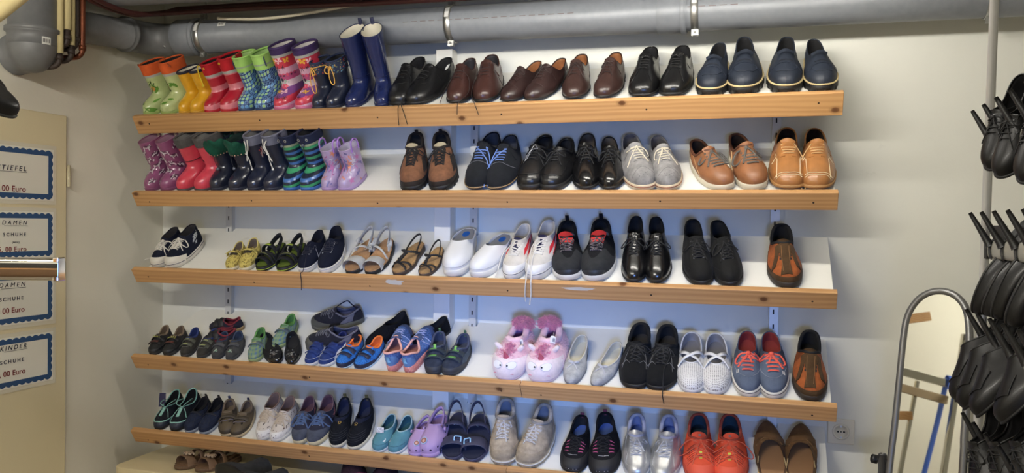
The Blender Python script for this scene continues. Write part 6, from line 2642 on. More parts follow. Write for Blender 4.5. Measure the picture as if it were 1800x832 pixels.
# dark hiking shoes stacked behind, toes to the open end
hk = mat('dark navy mesh', (34, 34, 44), .9, 'suede')
s = Shoe(L=.245, W=.092, toe=2.4, ht=.036, zf=.020, zh=.024, spring=.008, yo=.48, hf=.088, hs=.060, hb=.078, wo=.66, seed=67)
s.upper(hk)
s.lining(mat('grey blue lining', (84, 84, 104), .9), mat('grey blue insole', (92, 90, 108), .9))
s.collar(mat('grey edging', (98, 98, 112), .8), .0045)
gso = mat('olive grey sole', (84, 84, 78), .7)
s.sole(gso, .004, .003, tread=11)
s.toecap(mat('olive rubber', (80, 80, 74), .6), 'toe_bumper', ang=1.3, bmax=.36, curve=.15, off=.0025)
s.counter(hk, ang=.9)
s.patch('overlay', mat('grey edging', (98, 98, 112), .8), PI * .55, PI * .72, lambda u: .1, lambda u: .95, .0018, 6, 6)
s.patch('overlay', mat('grey edging', (98, 98, 112), .8), -PI * .72, -PI * .55, lambda u: .1, lambda u: .95, .0018, 6, 6)
s.tongue(hk, w=.02, up=.02, lift=.001, y0=.44)
s.laces(mat('grey black lace', (92, 92, 98), .8), y0=.24, rows=6, hw=.016, r=.0022, mode='x', bow=1, loop=.03, tails=.03)
r1 = s.finish('hiking_shoe', 'dark hiking shoe lying toe towards the open end, lower of the stacked two', 'shoe', G4)
put2(r1, s, 3, (538, 596), (634, 590), .04, scale=None)
r2 = dup(r1)
r2['label'] = 'dark hiking shoe with raised pull loop, upper of the stacked two'
put2(r2, s, 3, (546, 563), (636, 550), .04, scale=None, mirror=True, lift=.0, roll=.0)
mb = MB()
q = s.S(PI, 1)
mb.band(catmull([q + np.array([-.01, -.004, -.01]), q + np.array([-.006, -.03, .03]), q + np.array([.004, -.05, .045]), q + np.array([.01, -.10, .020])], 4), (1, 0, 0), .008, .002)
mb.build('pull_loop', hk, r2)

# royal blue velcro shoes with white trim
rb = mat('royal blue suede', (40, 58, 112), .85, 'suede')
s = velcro(.215, .080, rb, rb, None, mat('deep blue lining', (30, 40, 92), .9), mat('white kid sole', (206, 204, 198), .55), 68, panel=mat('white side panel', (206, 204, 200), .5, 'leather'), dims=dict(hf=.070, hb=.074, hs=.050, ht=.028, zf=.016, zh=.018))
s.counter(mat('white heel', (206, 204, 200), .5, 'leather'), ang=.5, top=1.0)
s.seam(mat('white thread', (226, 226, 220), .8), -1.2, 1.2, .30, .30, .0007)
pair(s, 'velcro_shoe', 'shoe', G4, 3, 'royal blue velcro shoe with white sole and trim', ('beside the black sequin flats', 'beside the blue and orange shoes'),
     ((539, 642), (575, 583)), ((566, 644), (605, 584)), wide=1.08, smin=.6)

# blue and orange kids trainers
bm = mat('bright blue mesh', (50, 110, 180), .85, 'knit')
nvy = mat('navy strap leather', (34, 40, 62), .6, 'leather')
org = mat('orange lining', (226, 118, 50), .85)
s = velcro(.205, .082, bm, nvy, None, org, nvy, 69, dims=dict(hf=.070, hb=.068, hs=.050), end=org)
s.sole(mat('pale blue midsole', (170, 196, 214), .6), .0045, -.004)
s.toecap(nvy, 'toe_bumper', ang=1.3, bmax=.20, curve=.1, off=.003)
pair(s, 'velcro_shoe', 'shoe', G4, 3, 'bright blue and navy velcro shoe with orange lining', ('beside the royal blue velcro shoes', 'beside the blue and pink running shoes'),
     ((594, 647), (632, 590)), ((628, 650), (668, 592)), wide=1.08, smin=.6)

# black sock shoes behind
s = Shoe(L=.235, W=.086, toe=2.1, ht=.032, zf=.010, zh=.012, yo=.50, hf=.066, hs=.058, hb=.078, wo=.62, seed=70)
sk = mat('black sock knit', (18, 19, 23), .95, 'knit')
s.upper(sk)
s.lining(M_DARKIN, M_DARKIN)
s.collar(sk, .0022)
s.sole(M_BLKSOLE, .002, .003)
pair2(s, 'sock_shoe', 'shoe', G4, 3, 'black knitted sock shoe', ('behind the blue and orange velcro shoes', 'behind the blue and pink running shoes'),
      ((640, 598), (688, 572)), ((708, 604), (748, 585)), h=.04, scale=.82)

# blue and pink running shoes facing the wall
rbm = mat('denim blue mesh', (88, 116, 168), .85, 'knit')
rnv = mat('slate navy overlay', (72, 88, 128), .7, 'suede')
s = Shoe(L=.225, W=.084, toe=2.2, ht=.032, zf=.020, zh=.028, spring=.012, yo=.50, hf=.080, hs=.058, hb=.084, wo=.70, wof=.35, seed=71)
s.upper(rbm)
s.lining(mat('dusty pink lining', (156, 108, 108), .9), mat('dusty pink insole', (176, 120, 116), .9))
s.collar(mat('salmon collar', (232, 174, 158), .8), .0045)
s.sole(mat_blots('pink dotted midsole', (206, 128, 116), ['#f0d0c0', '#b86a64'], 130, .7, thr=.3, kind='obj'), .005, .002)
s.counter(mat('steel blue heel', (96, 132, 176), .6, 'leather'), ang=.7, top=.72)
s.toecap(rnv, ang=1.2, bmax=.5, curve=.4)
s.tongue(rnv, w=.018, up=.014, lift=.001, y0=.40)
pk2 = mat('pale blue lace', (170, 178, 214), .7)
s.laces(pk2, y0=.26, rows=5, hw=.014, r=.0016, mode='x', bow=1, loop=.05, tails=0)
mb = MB()
q = s.S(PI, .55) + np.array([0, .003, 0])
mb.band([q + np.array([0, 0, -.012]), q + np.array([0, .004, 0]), q + np.array([0, .001, .012])], (1, 0, 0), .011, .002)
s.add('heel_tab', mb, mat('sky blue tab', (140, 196, 226), .6))
pair2(s, 'running_shoe', 'shoe', G4, 3, 'blue running shoe with pink collar, heel forward', ('beside the blue and orange velcro shoes', 'beside the dark velcro trainers'),
      ((718, 584), (686, 654)), ((750, 598), (716, 657)), h=.012, scale=.98)

# dark velcro trainers with green stripe
dn = mat('slate nubuck', (46, 53, 68), .8, 'suede')
s = velcro(.205, .082, dn, mat('dark slate strap', (52, 60, 66), .7, 'suede'), mat('green stripe', (96, 150, 80), .6), mat('grey navy lining', (70, 76, 96), .9), M_KSOLE, 72, mat('charcoal toe', (52, 54, 58), .6, 'rubber'), dims=dict(hf=.070, hb=.076, hs=.052), panel=mat('slate overlay', (74, 84, 92), .8, 'suede'))
s.patch('sole_edge', mat('pale sole edge', (176, 170, 148), .7), PI * .45, PI * .95, .0, .08, .003)
s.pulltab(mat('green tab', (70, 100, 72), .7), .018, .009)
mb = MB()
q = s.rim_pt(0, 0) + np.array([0, .004, .006])
mb.band(catmull([q + np.array([0, -.008, -.006]), q + np.array([0, 0, .008]), q + np.array([0, .004, -.002])], 3), (1, 0, 0), .010, .002)
s.add('tongue_loop', mb, mat('lime loop', (130, 190, 90), .7))
pair(s, 'velcro_shoe', 'shoe', G4, 3, 'dark slate velcro trainer with green striped strap', ('beside the blue and pink running shoes', 'before the gap and the fluffy slippers'),
     ((759, 656), (774, 584)), ((788, 659), (817, 588)), ref=(s.L * .975, s.S(PI, 1)[2]), wide=1.12, smin=.6)


# fluffy pink unicorn slippers
def fur(mb, pts_n, n_each, ln, rnd, mi=0, droop=.3, wd=.0012):
    for (p, n) in pts_n:
        for k in range(n_each):
            d = n + np.array([rnd.gauss(0, .45), rnd.gauss(0, .45), rnd.gauss(0, .3) - droop])
            d /= np.linalg.norm(d)
            a = np.cross(d, np.array([rnd.random() - .5, rnd.random() - .5, rnd.random() - .5]))
            a /= np.linalg.norm(a) + 1e-9
            o = p + np.array([rnd.gauss(0, .003), rnd.gauss(0, .003), rnd.gauss(0, .002)])
            l = ln * rnd.uniform(.6, 1.2)
            mb.add([o - a * wd, o + a * wd, o + d * l * .6 + a * wd * .6 - np.array([0, 0, l * .08]), o + d * l - np.array([0, 0, l * .25])], [(0, 1, 2), (0, 2, 3)], mi)


def fmat(name, c):
    t = NT(name)
    t.b.inputs['Roughness'].default_value = .95
    t.b.inputs['Sheen Weight'].default_value = .5
    oc = t.coord()
    n1 = t.noise(oc, 60, 4, .7)
    t.color(t.mix((n1, 0), lin(shade(c, .90)), lin(shade(c, 1.08))))
    return t.m


FP, FW_, FD = fmat('pink plush', (238, 196, 204)), fmat('pale plush', (238, 220, 218)), fmat('rose fur', (224, 140, 166))
s = Shoe(L=.285, W=.128, toe=2.7, heel=2.6, ht=.070, zf=.012, zh=.014, spring=.004, yo=.52, yb=.975, hf=.104, hs=.082, hb=.098, wo=.50, vc=1.1, bul=.020, waist=.95, hw=.86, seed=73, asym=.03)
s.upper(FP, 'plush_body')
s.lining(mat('violet lining', (186, 140, 196), .9), mat('violet insole', (180, 140, 190), .9))
s.sole(mat('pale felt sole', (220, 196, 196), .9), .002, .002)
rr = random.Random(17)
pts = []
for i in range(60):
    for j in range(16):
        p, b_ = 2 * PI * (i + .5 * (j % 2)) / 60, .04 + .95 * j / 16
        if abs(math.atan2(math.sin(p), math.cos(p))) < 1.0 and b_ < .50:
            continue
        pts.append((s.S(p, b_), s.N(p, b_)))
mb = MB()
fur(mb, pts, 5, .009, rr, wd=.0006)
s.add('plush_fur', mb, FP)
s.patch('muzzle', FW_, -1.25, 1.25, .02, lambda u: .50 - .10 * (2 * u - 1) ** 2, .003, 18, 8)
# rolled collar
s.collar(FP, .014, name='collar_roll')
ew = mat('white eye felt', (236, 232, 230), .8)
eo = mat('grey eye outline', (196, 190, 192), .8)
eb = mat('black eye', (18, 18, 20), .2)
for sg in (-1, 1):
    for (rx, m_, of) in ((.0185, eo, .0042), (.0168, ew, .0050)):
        mb = MB()
        ring = []
        for a in np.linspace(0, 2 * PI, 21)[:-1]:
            p_ = .02 + sg * .27 + rx * 14 * math.cos(a) * .9
            b_ = .335 + rx * 5.2 * math.sin(a)
            ring.append(s.S(p_, b_) + s.N(p_, b_) * of)
        c = sum(ring) / len(ring) + s.N(.02 + sg * .27, .335) * .002
        mb.add(ring + [c], [(i, (i + 1) % 20, 20) for i in range(20)])
        s.add('eye', mb, m_)
    mb = MB()
    q = s.S(.02 + sg * .10, .33)
    mb.ball(q + s.N(.02 + sg * .10, .33) * .007, .0038, 10, 8)
    s.add('pupil', mb, eb)
    # ear
    q = s.S(sg * .70, .68)
    n = s.N(sg * .70, .68)
    mb = MB()
    mb.tube(catmull([q - n * .004, q + n * .012 + np.array([sg * .004, 0, .004]), q + n * .022 + np.array([sg * .008, 0, .010])], 3), [.008, .010, .0105, .010, .009, .007, .003], 10)
    s.add('ear', mb, FW_)
    mb = MB()
    q = s.S(sg * .30, .12) + s.N(sg * .30, .12) * .0035
    mb.tube([q + np.array([-.007, 0, -.001 * sg]), q + np.array([0, -.001, .0022]), q + np.array([.007, 0, .001 * sg])], .0016, 6)
    s.add('nostril', mb, mat('rose nostril', (214, 140, 150), .8))
# horn and forelock
q, n = s.S(0, .56), s.N(0, .56)
hp = [q + n * h for h in np.linspace(-.004, .034, 9)]
mb = MB()
mb.tube(hp, [.012 * (1 - i / 8.6) * (1 + .10 * (i % 2)) for i in range(9)], 12)
s.add('horn', mb, mat('dusty rose horn', (196, 92, 110), .6))
mb = MB()
fp = []
for i in range(50):
    b_ = .60 + .30 * (i / 50)
    p_ = rr.gauss(0, .16)
    fp.append((s.S(p_, b_), s.N(p_, b_)))
fur(mb, fp, 9, .020, rr, wd=.0016, droop=.5)
s.add('forelock', mb, FD)
# tail at the heel
mb = MB()
tp = []
q = s.S(PI, .95)
for i in range(260):
    d = np.array([rr.gauss(0, 1), rr.gauss(0, .7), rr.gauss(0, 1)])
    d /= np.linalg.norm(d)
    tp.append((q + np.array([.012, -.020, .022]) + d * np.array([.034, .020, .020]), d))
fur(mb, tp, 9, .020, rr, wd=.0008, droop=.05)
mb.ball(q + np.array([.012, -.020, .020]), .020, 12, 8, 0, (1.7, 1, 1))
s.add('tail', mb, FD)
US = pair(s, 'plush_slipper', 'slipper', G4, 3, 'fluffy pink unicorn slipper with rose horn', ('next to the empty stretch of shelf', 'with white price tag, beside the grey ballet slippers'),
          ((884, 668), (918, 566)), ((950, 673), (972, 566)), ref=(s.L * .96, .11), wide=1.08, smin=.8, smax=1.05)
# hanging price tags
s.parts = []
for o, (bx, bz, w_, h_) in zip(US, ((.040, .100, .014, .030), (-.028, .118, .022, .030))):
    mb = MB()
    c = np.array([bx, .50 * s.L, bz])
    u, v = np.array([.96, .1, .1]), np.array([-.08, .45, .88])
    v /= np.linalg.norm(v)
    n = np.cross(u, v)
    n /= np.linalg.norm(n)
    P = [c + u * w_ * a + v * h_ * b_ for a, b_ in ((-.5, -.5), (.5, -.5), (.5, .35), (.3, .5), (-.3, .5), (-.5, .35))]
    mb.add([p - n * .0004 for p in P] + [p + n * .0004 for p in P], [(5, 4, 3, 2, 1, 0), (6, 7, 8, 9, 10, 11)] + [(i, (i + 1) % 6, 6 + (i + 1) % 6, 6 + i) for i in range(6)], 0, flat=True)
    ink = 1
    for k in range(9):
        x0 = -.42 + k * .05
        Q = [c + u * w_ * a + v * h_ * b_ + n * sgn * .0007 for sgn in (1,) for a, b_ in ((x0, -.30), (x0 + .02 + .012 * (k % 3), -.30), (x0 + .02 + .012 * (k % 3), .22), (x0, .22))]
        Q2 = [q_ - n * .0014 for q_ in Q]
        mb.add(Q, [(0, 1, 2, 3)], 1)
        mb.add(Q2, [(3, 2, 1, 0)], 1)
    mb.build('price_tag', [mat('white card', (232, 230, 228), .5), mat('ink dark', (38, 40, 58), .6)], o)
    mb = MB()
    mb.tube([c + v * h_ * .42, c + v * h_ * .8 + np.array([0, .01, .0]), c + np.array([0, .03, .0])], .0005, 4)
    mb.build('tag_string', mat('white card', (232, 230, 228), .5), o)

# pale grey ballet slippers with bows
gf = mat('pale grey felt', (172, 172, 168), .95, 'suede')
s = Shoe(L=.255, W=.088, toe=2.1, ht=.026, zf=.008, zh=.010, spring=.004, yo=.34, hf=.046, hs=.040, hb=.056, wo=.74, seed=74, vc=1.3)
s.upper(gf)
s.lining(mat('ivory lining', (206, 200, 180), .9), mat('ivory insole', (204, 200, 182), .9))
s.collar(mat('ivory edging', (204, 200, 186), .8), .0035)
s.sole(mat('grey felt sole', (120, 120, 120), .9), .002, .002)
sat = mat('silver satin', (186, 186, 188), .35)
q, n = s.drape(s.cen(.3), .32 * s.L, .004)
for sg in (-1, 1):
    s.path_band(sat, [q, q + np.array([sg * .010, -.004, .006]), q + np.array([sg * .022, .002, .004]), q + np.array([sg * .020, .008, .002]), q + np.array([sg * .008, .004, .004]), q], (0, .6, .8), .006, .001, 'bow')
    e = s.drape(s.cen(.3) + sg * .014, .25 * s.L, .003)[0]
    e2 = s.drape(s.cen(.3) + sg * .020, .20 * s.L, .003)[0]
    s.path_band(sat, [q, e, e2], (1, 0, 0), .006, .001, 'bow')
pair(s, 'ballet_slipper', 'slipper', G4, 3, 'pale grey felt ballet slipper with satin bow', ('beside the fluffy unicorn slippers', 'beside the black suede trainers'),
     ((999, 676), (1025, 590)), ((1046, 680), (1087, 602)), smin=.7)

# black suede trainers
bs2 = mat('black suede', (20, 20, 20), .9, 'suede')
s = Shoe(L=.285, W=.098, toe=2.6, ht=.036, zf=.016, zh=.022, spring=.008, yo=.50, hf=.092, hs=.060, hb=.084, wo=.64, seed=75)
s.upper(bs2)
s.lining(M_DARKIN, mat('charcoal insole', (52, 50, 50), .9))
s.collar(mat('black collar', (22, 22, 22), .9), .006)
s.sole(M_BLKSOLE, .004, .003)
gth = mat('grey thread', (110, 110, 108), .8)
for sg in (-1, 1):
    s.dseam(gth, [(sg * .014, .24), (sg * .026, .30), (sg * .040, .26)], .0009)
    s.dseam(gth, [(sg * .020, .50), (sg * .030, .36), (sg * .036, .20)], .0007)
s.eyestay(bs2, y0=.24, xi=.009, xo=.026)
s.tongue(bs2, w=.018, up=.014, lift=.001, y0=.44)
s.laces(mat('black thin lace', (30, 30, 30), .7), y0=.26, rows=5, hw=.014, r=.0017, mode='x', bow=1, loop=.04, tails=.05)
BT = pair(s, 'suede_trainer', 'shoe', G4, 3, 'black suede trainer with squared toe', ('beside the grey ballet slippers', 'one lace over the rail, beside the white strap flats'),
          ((1110, 682), (1129, 570)), ((1159, 685), (1174, 573)), wide=1.18, smin=.7)
s.parts = []
s.loose_lace(M_BLKLACE, [('d', -.012, .48), ('d', -.020, .36), ('d', -.012, .22), ('d', -.010, .10), (-.012, -.010, .024), (-.012, -.030, .018), (-.016, -.036, -.018)], .0016)
s.parts[0][1].build('lace_end', M_BLKLACE, BT[1])

# white perforated strap shoes
pw = mat_perforated('white perforated leather', (222, 220, 216), (120, 118, 116), .0062)
ws = mat('white strap leather', (220, 218, 216), .4, 'leather')
s = Shoe(L=.265, W=.092, toe=2.3, ht=.030, zf=.012, zh=.018, spring=.006, yo=.40, hf=.052, hs=.042, hb=.066, wo=.76, seed=76, vc=1.3)
s.upper(pw)
s.lining(mat('grey white lining', (150, 148, 150), .8), mat('grey insole leather', (128, 126, 128), .7))
s.collar(ws, .0028)
s.patch('side_panel', ws, PI * .52, PI * 1.48, .0, .98, .0012, 16, 5)
s.sole(mat('white shoe sole', (206, 204, 200), .5), .003, .003)
for sg in (-1, 1):
    pts = [np.array([-sg * .040, .36 * s.L, .040]), np.array([-sg * .022, .42 * s.L, .064]), np.array([sg * .012, .50 * s.L, .072]), np.array([sg * .032, .58 * s.L, .056]), np.array([sg * .038, .62 * s.L, .036])]
    s.path_band(ws, [p + np.array([0, 0, .002 * (sg > 0)]) for p in pts], (0, 1, 0), .013, .0025, 'cross_strap')
pair(s, 'strap_flat', 'shoe', G4, 3, 'white perforated flat with crossed straps', ('beside the black suede trainers', 'beside the blue canvas shoes with coral laces'),
     ((1212, 691), (1217, 585)), ((1261, 694), (1257, 587)), wide=1.08, smin=.7)

# faded blue canvas shoes with coral laces
fb = mat('faded blue canvas', (88, 98, 116), .9, 'canvas')
coral = mat('coral lace', (222, 92, 74), .8)
s = Shoe(L=.285, W=.102, toe=2.15, ht=.032, zf=.024, zh=.026, spring=.006, yo=.52, hf=.082, hs=.058, hb=.078, wo=.66, seed=77)
s.upper(fb)
s.lining(mat('brick red lining', (150, 58, 54), .9), mat('brick red insole', (156, 62, 56), .9))
s.collar(fb, .002)
s.sole(M_WHITERUB, .005, .004, line=mat('dark stripe', (60, 40, 42), .6), line_z=.78, line_r=.0012)
s.eyestay(fb, y0=.24, xi=.011, xo=.028)
s.tongue(fb, w=.019, up=.006, lift=.001, y0=.46)
s.laces(coral, y0=.26, rows=5, hw=.016, r=.0036, flat=.5, bow=1, loop=.045, tails=.05, eyelet=mat('white eyelet', (200, 200, 196), .4))
s.seam(mat('pale thread', (150, 152, 160), .8), -1.05, 1.05, .48, .48, .0007)
mb = MB()
P = [s.drape(s.cen(.3) - .036 + a * .008, (.235 + b_ * .05) * s.L, .0025)[0] for a, b_ in ((0, 0), (1, 0), (1, 1), (0, 1))]
mb.add(P, [(0, 1, 2, 3)], 0)
for k in range(4):
    Q = [s.drape(s.cen(.3) - .036 + a * .008, (.240 + k * .011 + b_ * .007) * s.L, .0030)[0] for a, b_ in ((.25, 0), (.75, 0), (.75, 1), (.25, 1))]
    mb.add(Q, [(0, 1, 2, 3)], 1)
s.add('side_label', mb, [mat('white card', (232, 230, 228), .5), mat('ink dark', (38, 40, 58), .6)])
pair(s, 'canvas_shoe', 'shoe', G4, 3, 'faded blue canvas shoe with coral laces', ('beside the white strap flats', 'beside the single orange and brown shoe'),
     ((1312, 698), (1315, 583)), ((1364, 703), (1352, 584)), smin=.7)

s = slip_on(78)
pair(s, 'slip_on_shoe', 'shoe', G4, 3, 'single orange and brown slip-on shoe, beside the coral-laced canvas shoes on the fourth shelf', ('', ''), ((1422, 707), (1425, 583)), None, smin=.7)
# ======================================================= lowest shelf
G5 = 'shoes on the lowest shelf'

# black and mint water shoes
s = Shoe(L=.235, W=.084, toe=2.3, ht=.030, zf=.010, zh=.012, spring=.008, yo=.46, hf=.066, hs=.052, hb=.074, wo=.70, seed=81)
bw = mat('black neoprene', (20, 23, 30), .8, 'canvas')
mint2 = mat('mint rubber', (140, 190, 178), .5)
s.upper(bw)
s.lining(M_DARKIN, M_DARKIN)
s.collar(mint2, .0030)
s.sole(M_BLKSOLE, .003, .005)
s.toecap(mat('navy rubber toe', (34, 42, 58), .5, 'rubber'), ang=1.3, bmax=.34, curve=.2)
s.patch('mint_trim', mint2, -1.15, 1.15, lambda u: .36 - .10 * abs(2 * u - 1), lambda u: .41 - .10 * abs(2 * u - 1), .003, 20, 2)
def fn(u, v):
    return s.cen(.3) + (2 * u - 1) * .007, (.22 + .22 * v) * s.L
s.dpatch('mint_strip', mint2, fn, 3, 8, .003)
for sg in (-1, 1):
    s.dseam(mint2, [(sg * .010, .44), (sg * .024, .36), (sg * .034, .26)], .0018, 'mint_line')
for sg in (-1, 1):
    q = s.drape(s.cen(.3) + sg * .006, .46 * s.L, .003)[0]
    s.path_tube(mint2, [q, q + np.array([sg * .016, .004, .014]), q + np.array([sg * .022, .030, .010]), q + np.array([sg * .016, .06, -.004])], .0020, 'bungee')
WS = pair(s, 'water_shoe', 'shoe', G5, 4, 'black water shoe with mint green trim', ('dark tag, open end of the lowest shelf', 'beside the navy quilted slippers'),
          ((273, 756), (312, 686)), ((307, 758), (340, 684)), wide=1.1, smin=.7)
mb = MB()
a0 = np.array([-.050, .12, .05])
P = [a0, a0 + np.array([.034, .004, .0]), a0 + np.array([.030, .052, .052]), a0 + np.array([-.004, .048, .052])]
mb.add(P + [p + np.array([0, .0012, -.0012]) for p in P], [(0, 1, 2, 3), (7, 6, 5, 4), (0, 4, 5, 1), (1, 5, 6, 2), (2, 6, 7, 3), (3, 7, 4, 0)], flat=True)
mb.tube([P[2], np.array([-.012, .50 * s.L, .062])], .0007, 5)
mb.build('shop_tag', mat('dark violet card', (44, 42, 78), .5), WS[0])

# navy quilted slippers
qn = mat('navy quilted nylon', (32, 40, 62), .7, 'canvas')
s = Shoe(L=.225, W=.084, toe=2.3, ht=.036, zf=.014, zh=.016, spring=.006, yo=.46, hf=.068, hs=.056, hb=.074, wo=.66, seed=82, vc=1.5, lump=.0012)
s.upper(qn)
s.lining(M_DARKIN, M_DARKIN)
s.collar(mat('black knit collar', (36, 36, 40), .9, 'knit'), .004)
s.sole(mat('grey blue sole', (140, 146, 156), .6), .004, .003)
dqn = mat('navy thread', (28, 34, 54), .8)
for b_ in (.25, .5, .74):
    s.seam(dqn, -1.9, 1.9, b_, b_, .0014, name='quilt_seam', off=.0004)
for p_ in (-.55, 0, .55):
    s.seam(dqn, p_, p_ * .8, .1, .95, .0014, name='quilt_seam', off=.0004)
s.strap(mat('dark elastic', (40, 42, 52), .8, 'canvas'), .44, .018, -.032, .034, .003, .003)
s.counter(mat('charcoal heel', (52, 50, 50), .9, 'suede'), ang=1.2, top=.96)
s.pulltab(mat('dark loop', (50, 46, 44), .8), .018, .010)
pair(s, 'quilted_slipper', 'slipper', G5, 4, 'navy quilted slipper with grey sole', ('beside the black and mint water shoes', 'beside the brown kids sandals'),
     ((327, 761), (362, 699)), ((357, 763), (384, 701)), ref=(s.L * .975, .074), wide=1.12, smin=.7)

# brown closed kids sandals
ob = mat('olive brown leather', (84, 72, 54), .6, 'leather')
s = velcro(.175, .070, ob, mat('dark olive strap', (70, 62, 50), .6, 'leather'), None, mat('taupe lining', (112, 98, 82), .9), mat('beige kid sole', (190, 172, 136), .6), 83, rows=1, dims=dict(zf=.014, zh=.016))
hole = mat('dark gap', (28, 24, 22), .9)
for (x, y, r_) in ((-.016, .25, .4), (.016, .25, -.4), (-.020, .36, .2), (.020, .36, -.2)):
    s.ddecal(x, y, .014, 'leaf', hole, r_ + 1.2, 1.2)
s.toecap(mat('brown toe bumper', (64, 56, 44), .6, 'rubber'), 'toe_bumper', 1.2, .22, .2, .002)
s.dseam(mat('grey violet piping', (112, 110, 128), .7), [(-.024, .32), (0, .27), (.024, .32)], .0013, 'piping')
s.pulltab(mat('navy loop', (44, 48, 80), .8), .014, .008)
mb = MB()
q = s.drape(s.cen(.3) + .012, .38 * s.L, .003)[0]
mb.tube([q + np.array([.004 * math.cos(a), .004 * math.sin(a), 0]) for a in np.linspace(0, 2 * PI, 11)], .001, 5, caps=False)
s.add('buckle', mb, mat('brass', (160, 130, 70), .3, metal=.8))
pair(s, 'kids_sandal', 'sandal', G5, 4, 'olive brown closed kids sandal', ('beside the navy quilted slippers', 'beside the cream flowered high-tops'),
     ((396, 768), (404, 702)), ((415, 770), (436, 705)), ref=(s.L * .975, .062), wide=1.1, smin=.7)

# cream flowered high-tops
cf = mat_blots('cream flowered canvas', (204, 194, 180), ['#5c5048', '#8a7464', '#46403c'], 58, .9, thr=.26, bump=True)
s = Shoe(L=.235, W=.086, toe=2.2, ht=.034, zf=.016, zh=.018, spring=.005, yo=.50, hf=.094, hs=.090, hb=.110, wo=.66, yb=.965, seed=84)
s.upper(cf)
s.lining(mat('rosy taupe lining', (136, 112, 102), .9), mat('rosy taupe lining', (136, 112, 102), .9))
s.collar(mat('taupe edge', (130, 106, 96), .9), .003)
s.sole(M_WHITERUB, .004, .004)
s.toecap(mat_blots('white printed toe', (224, 220, 212), ['#4c4844', '#6a625c'], 60, .5, thr=.24), ang=1.2, bmax=.36, curve=.3, off=.0022)
s.eyestay(cf, y0=.26, xi=.010, xo=.024)
s.tongue(cf, w=.018, up=.010, lift=.001, y0=.46)
s.laces(mat('beige ribbon', (190, 174, 152), .8), y0=.28, rows=6, hw=.015, r=.0040, flat=.4, mode='x', bow=1, loop=.046, tails=.07)
pair(s, 'high_top_sneaker', 'shoe', G5, 4, 'cream flowered high-top with beige ribbon laces', ('beside the brown kids sandals', 'beside the slate sneakers with blue laces'),
     ((455, 774), (488, 690)), ((483, 776), (513, 696)), wide=1.12, smin=.7)

# slate sneakers with blue laces
sl = mat('slate suede', (76, 80, 92), .85, 'suede')
s = Shoe(L=.25, W=.088, toe=2.2, ht=.032, zf=.020, zh=.022, spring=.006, yo=.50, hf=.082, hs=.060, hb=.084, wo=.64, seed=85)
s.upper(mat('dark slate canvas', (48, 48, 62), .9, 'canvas'))
s.lining(mat('plum lining', (96, 66, 78), .9), mat('plum lining', (96, 66, 78), .9))
s.collar(mat('rose grey edge', (120, 96, 102), .8), .002)
s.sole(mat('cream rubber', (202, 190, 150), .6), .004, .004)
s.toecap(sl, ang=1.25, bmax=.50, curve=.4)
rp = mat('rose scribble print', (176, 108, 104), .8)
for sg in (-1, 1):
    for i in range(8):
        s.decal(sg * PI * .58 + rr.uniform(-.25, .25), .55 + rr.uniform(-.2, .25), .018, ('zig', 'swirl')[i % 2], rp, rr.uniform(-.6, .6))
s.eyestay(sl, y0=.27, xi=.010, xo=.024)
s.tongue(sl, w=.018, up=.012, lift=.001, y0=.46)
s.laces(mat('blue ribbon', (74, 96, 134), .8), y0=.28, rows=5, hw=.015, r=.0034, flat=.4, mode='x', bow=1, loop=.05, tails=.06, eyelet=M_STEEL)
pair(s, 'canvas_shoe', 'shoe', G5, 4, 'slate sneaker with blue ribbon laces and cream sole', ('beside the cream flowered high-tops', 'beside the black knitted slip-ons'),
     ((522, 780), (546, 697)), ((552, 782), (578, 695)), wide=1.12, smin=.7)

# black knitted slip-ons
kn = mat('black navy knit', (22, 24, 30), .9, 'knit')
s = Shoe(L=.285, W=.096, toe=2.2, ht=.036, zf=.018, zh=.024, spring=.010, yo=.50, hf=.084, hs=.064, hb=.100, wo=.62, seed=86)
s.upper(kn)
s.lining(mat('navy lining', (36, 42, 70), .9), mat('navy lining', (36, 42, 70), .9))
s.collar(kn, .004)
s.sole(mat('ivory midsole', (204, 196, 172), .6), .004, .001)
s.cuff(mat('ribbed navy knit', (36, 40, 58), .9, 'knit'), .86, 1.0, .0015, 'ribbed_cuff')
gld = mat('gold emblem', (196, 160, 70), .4)
q, n = s.drape(s.cen(.3) + .006, .40 * s.L, .0015)
mb = MB()
a = np.array([1.0, 0, 0]) - n * n[0]
a /= np.linalg.norm(a)
c = np.cross(n, a)
mb.tube([q + .006 * (math.cos(t_) * a + math.sin(t_) * c) for t_ in np.linspace(0, 2 * PI, 15)], .0013, 5, caps=False)
mb.tube([q - c * .010 - a * .006, q - c * .010 + a * .006], .0008, 5)
s.add('emblem', mb, gld)
s.pulltab(mat('olive loop', (110, 100, 56), .8), .022, .014)
for i in range(4):
    s.seam(mat('grey stitch', (58, 60, 66), .8), -.9, .9, .24 + .09 * i, .24 + .09 * i, .0008)
pair(s, 'knit_slip_on', 'shoe', G5, 4, 'black knitted slip-on with small gold emblem', ('beside the slate sneakers with blue laces', 'beside the teal bathing shoes'),
     ((586, 790), (607, 699)), ((620, 793), (644, 701)), ref=(s.L * .975, .102), wide=1.16, smin=.7)

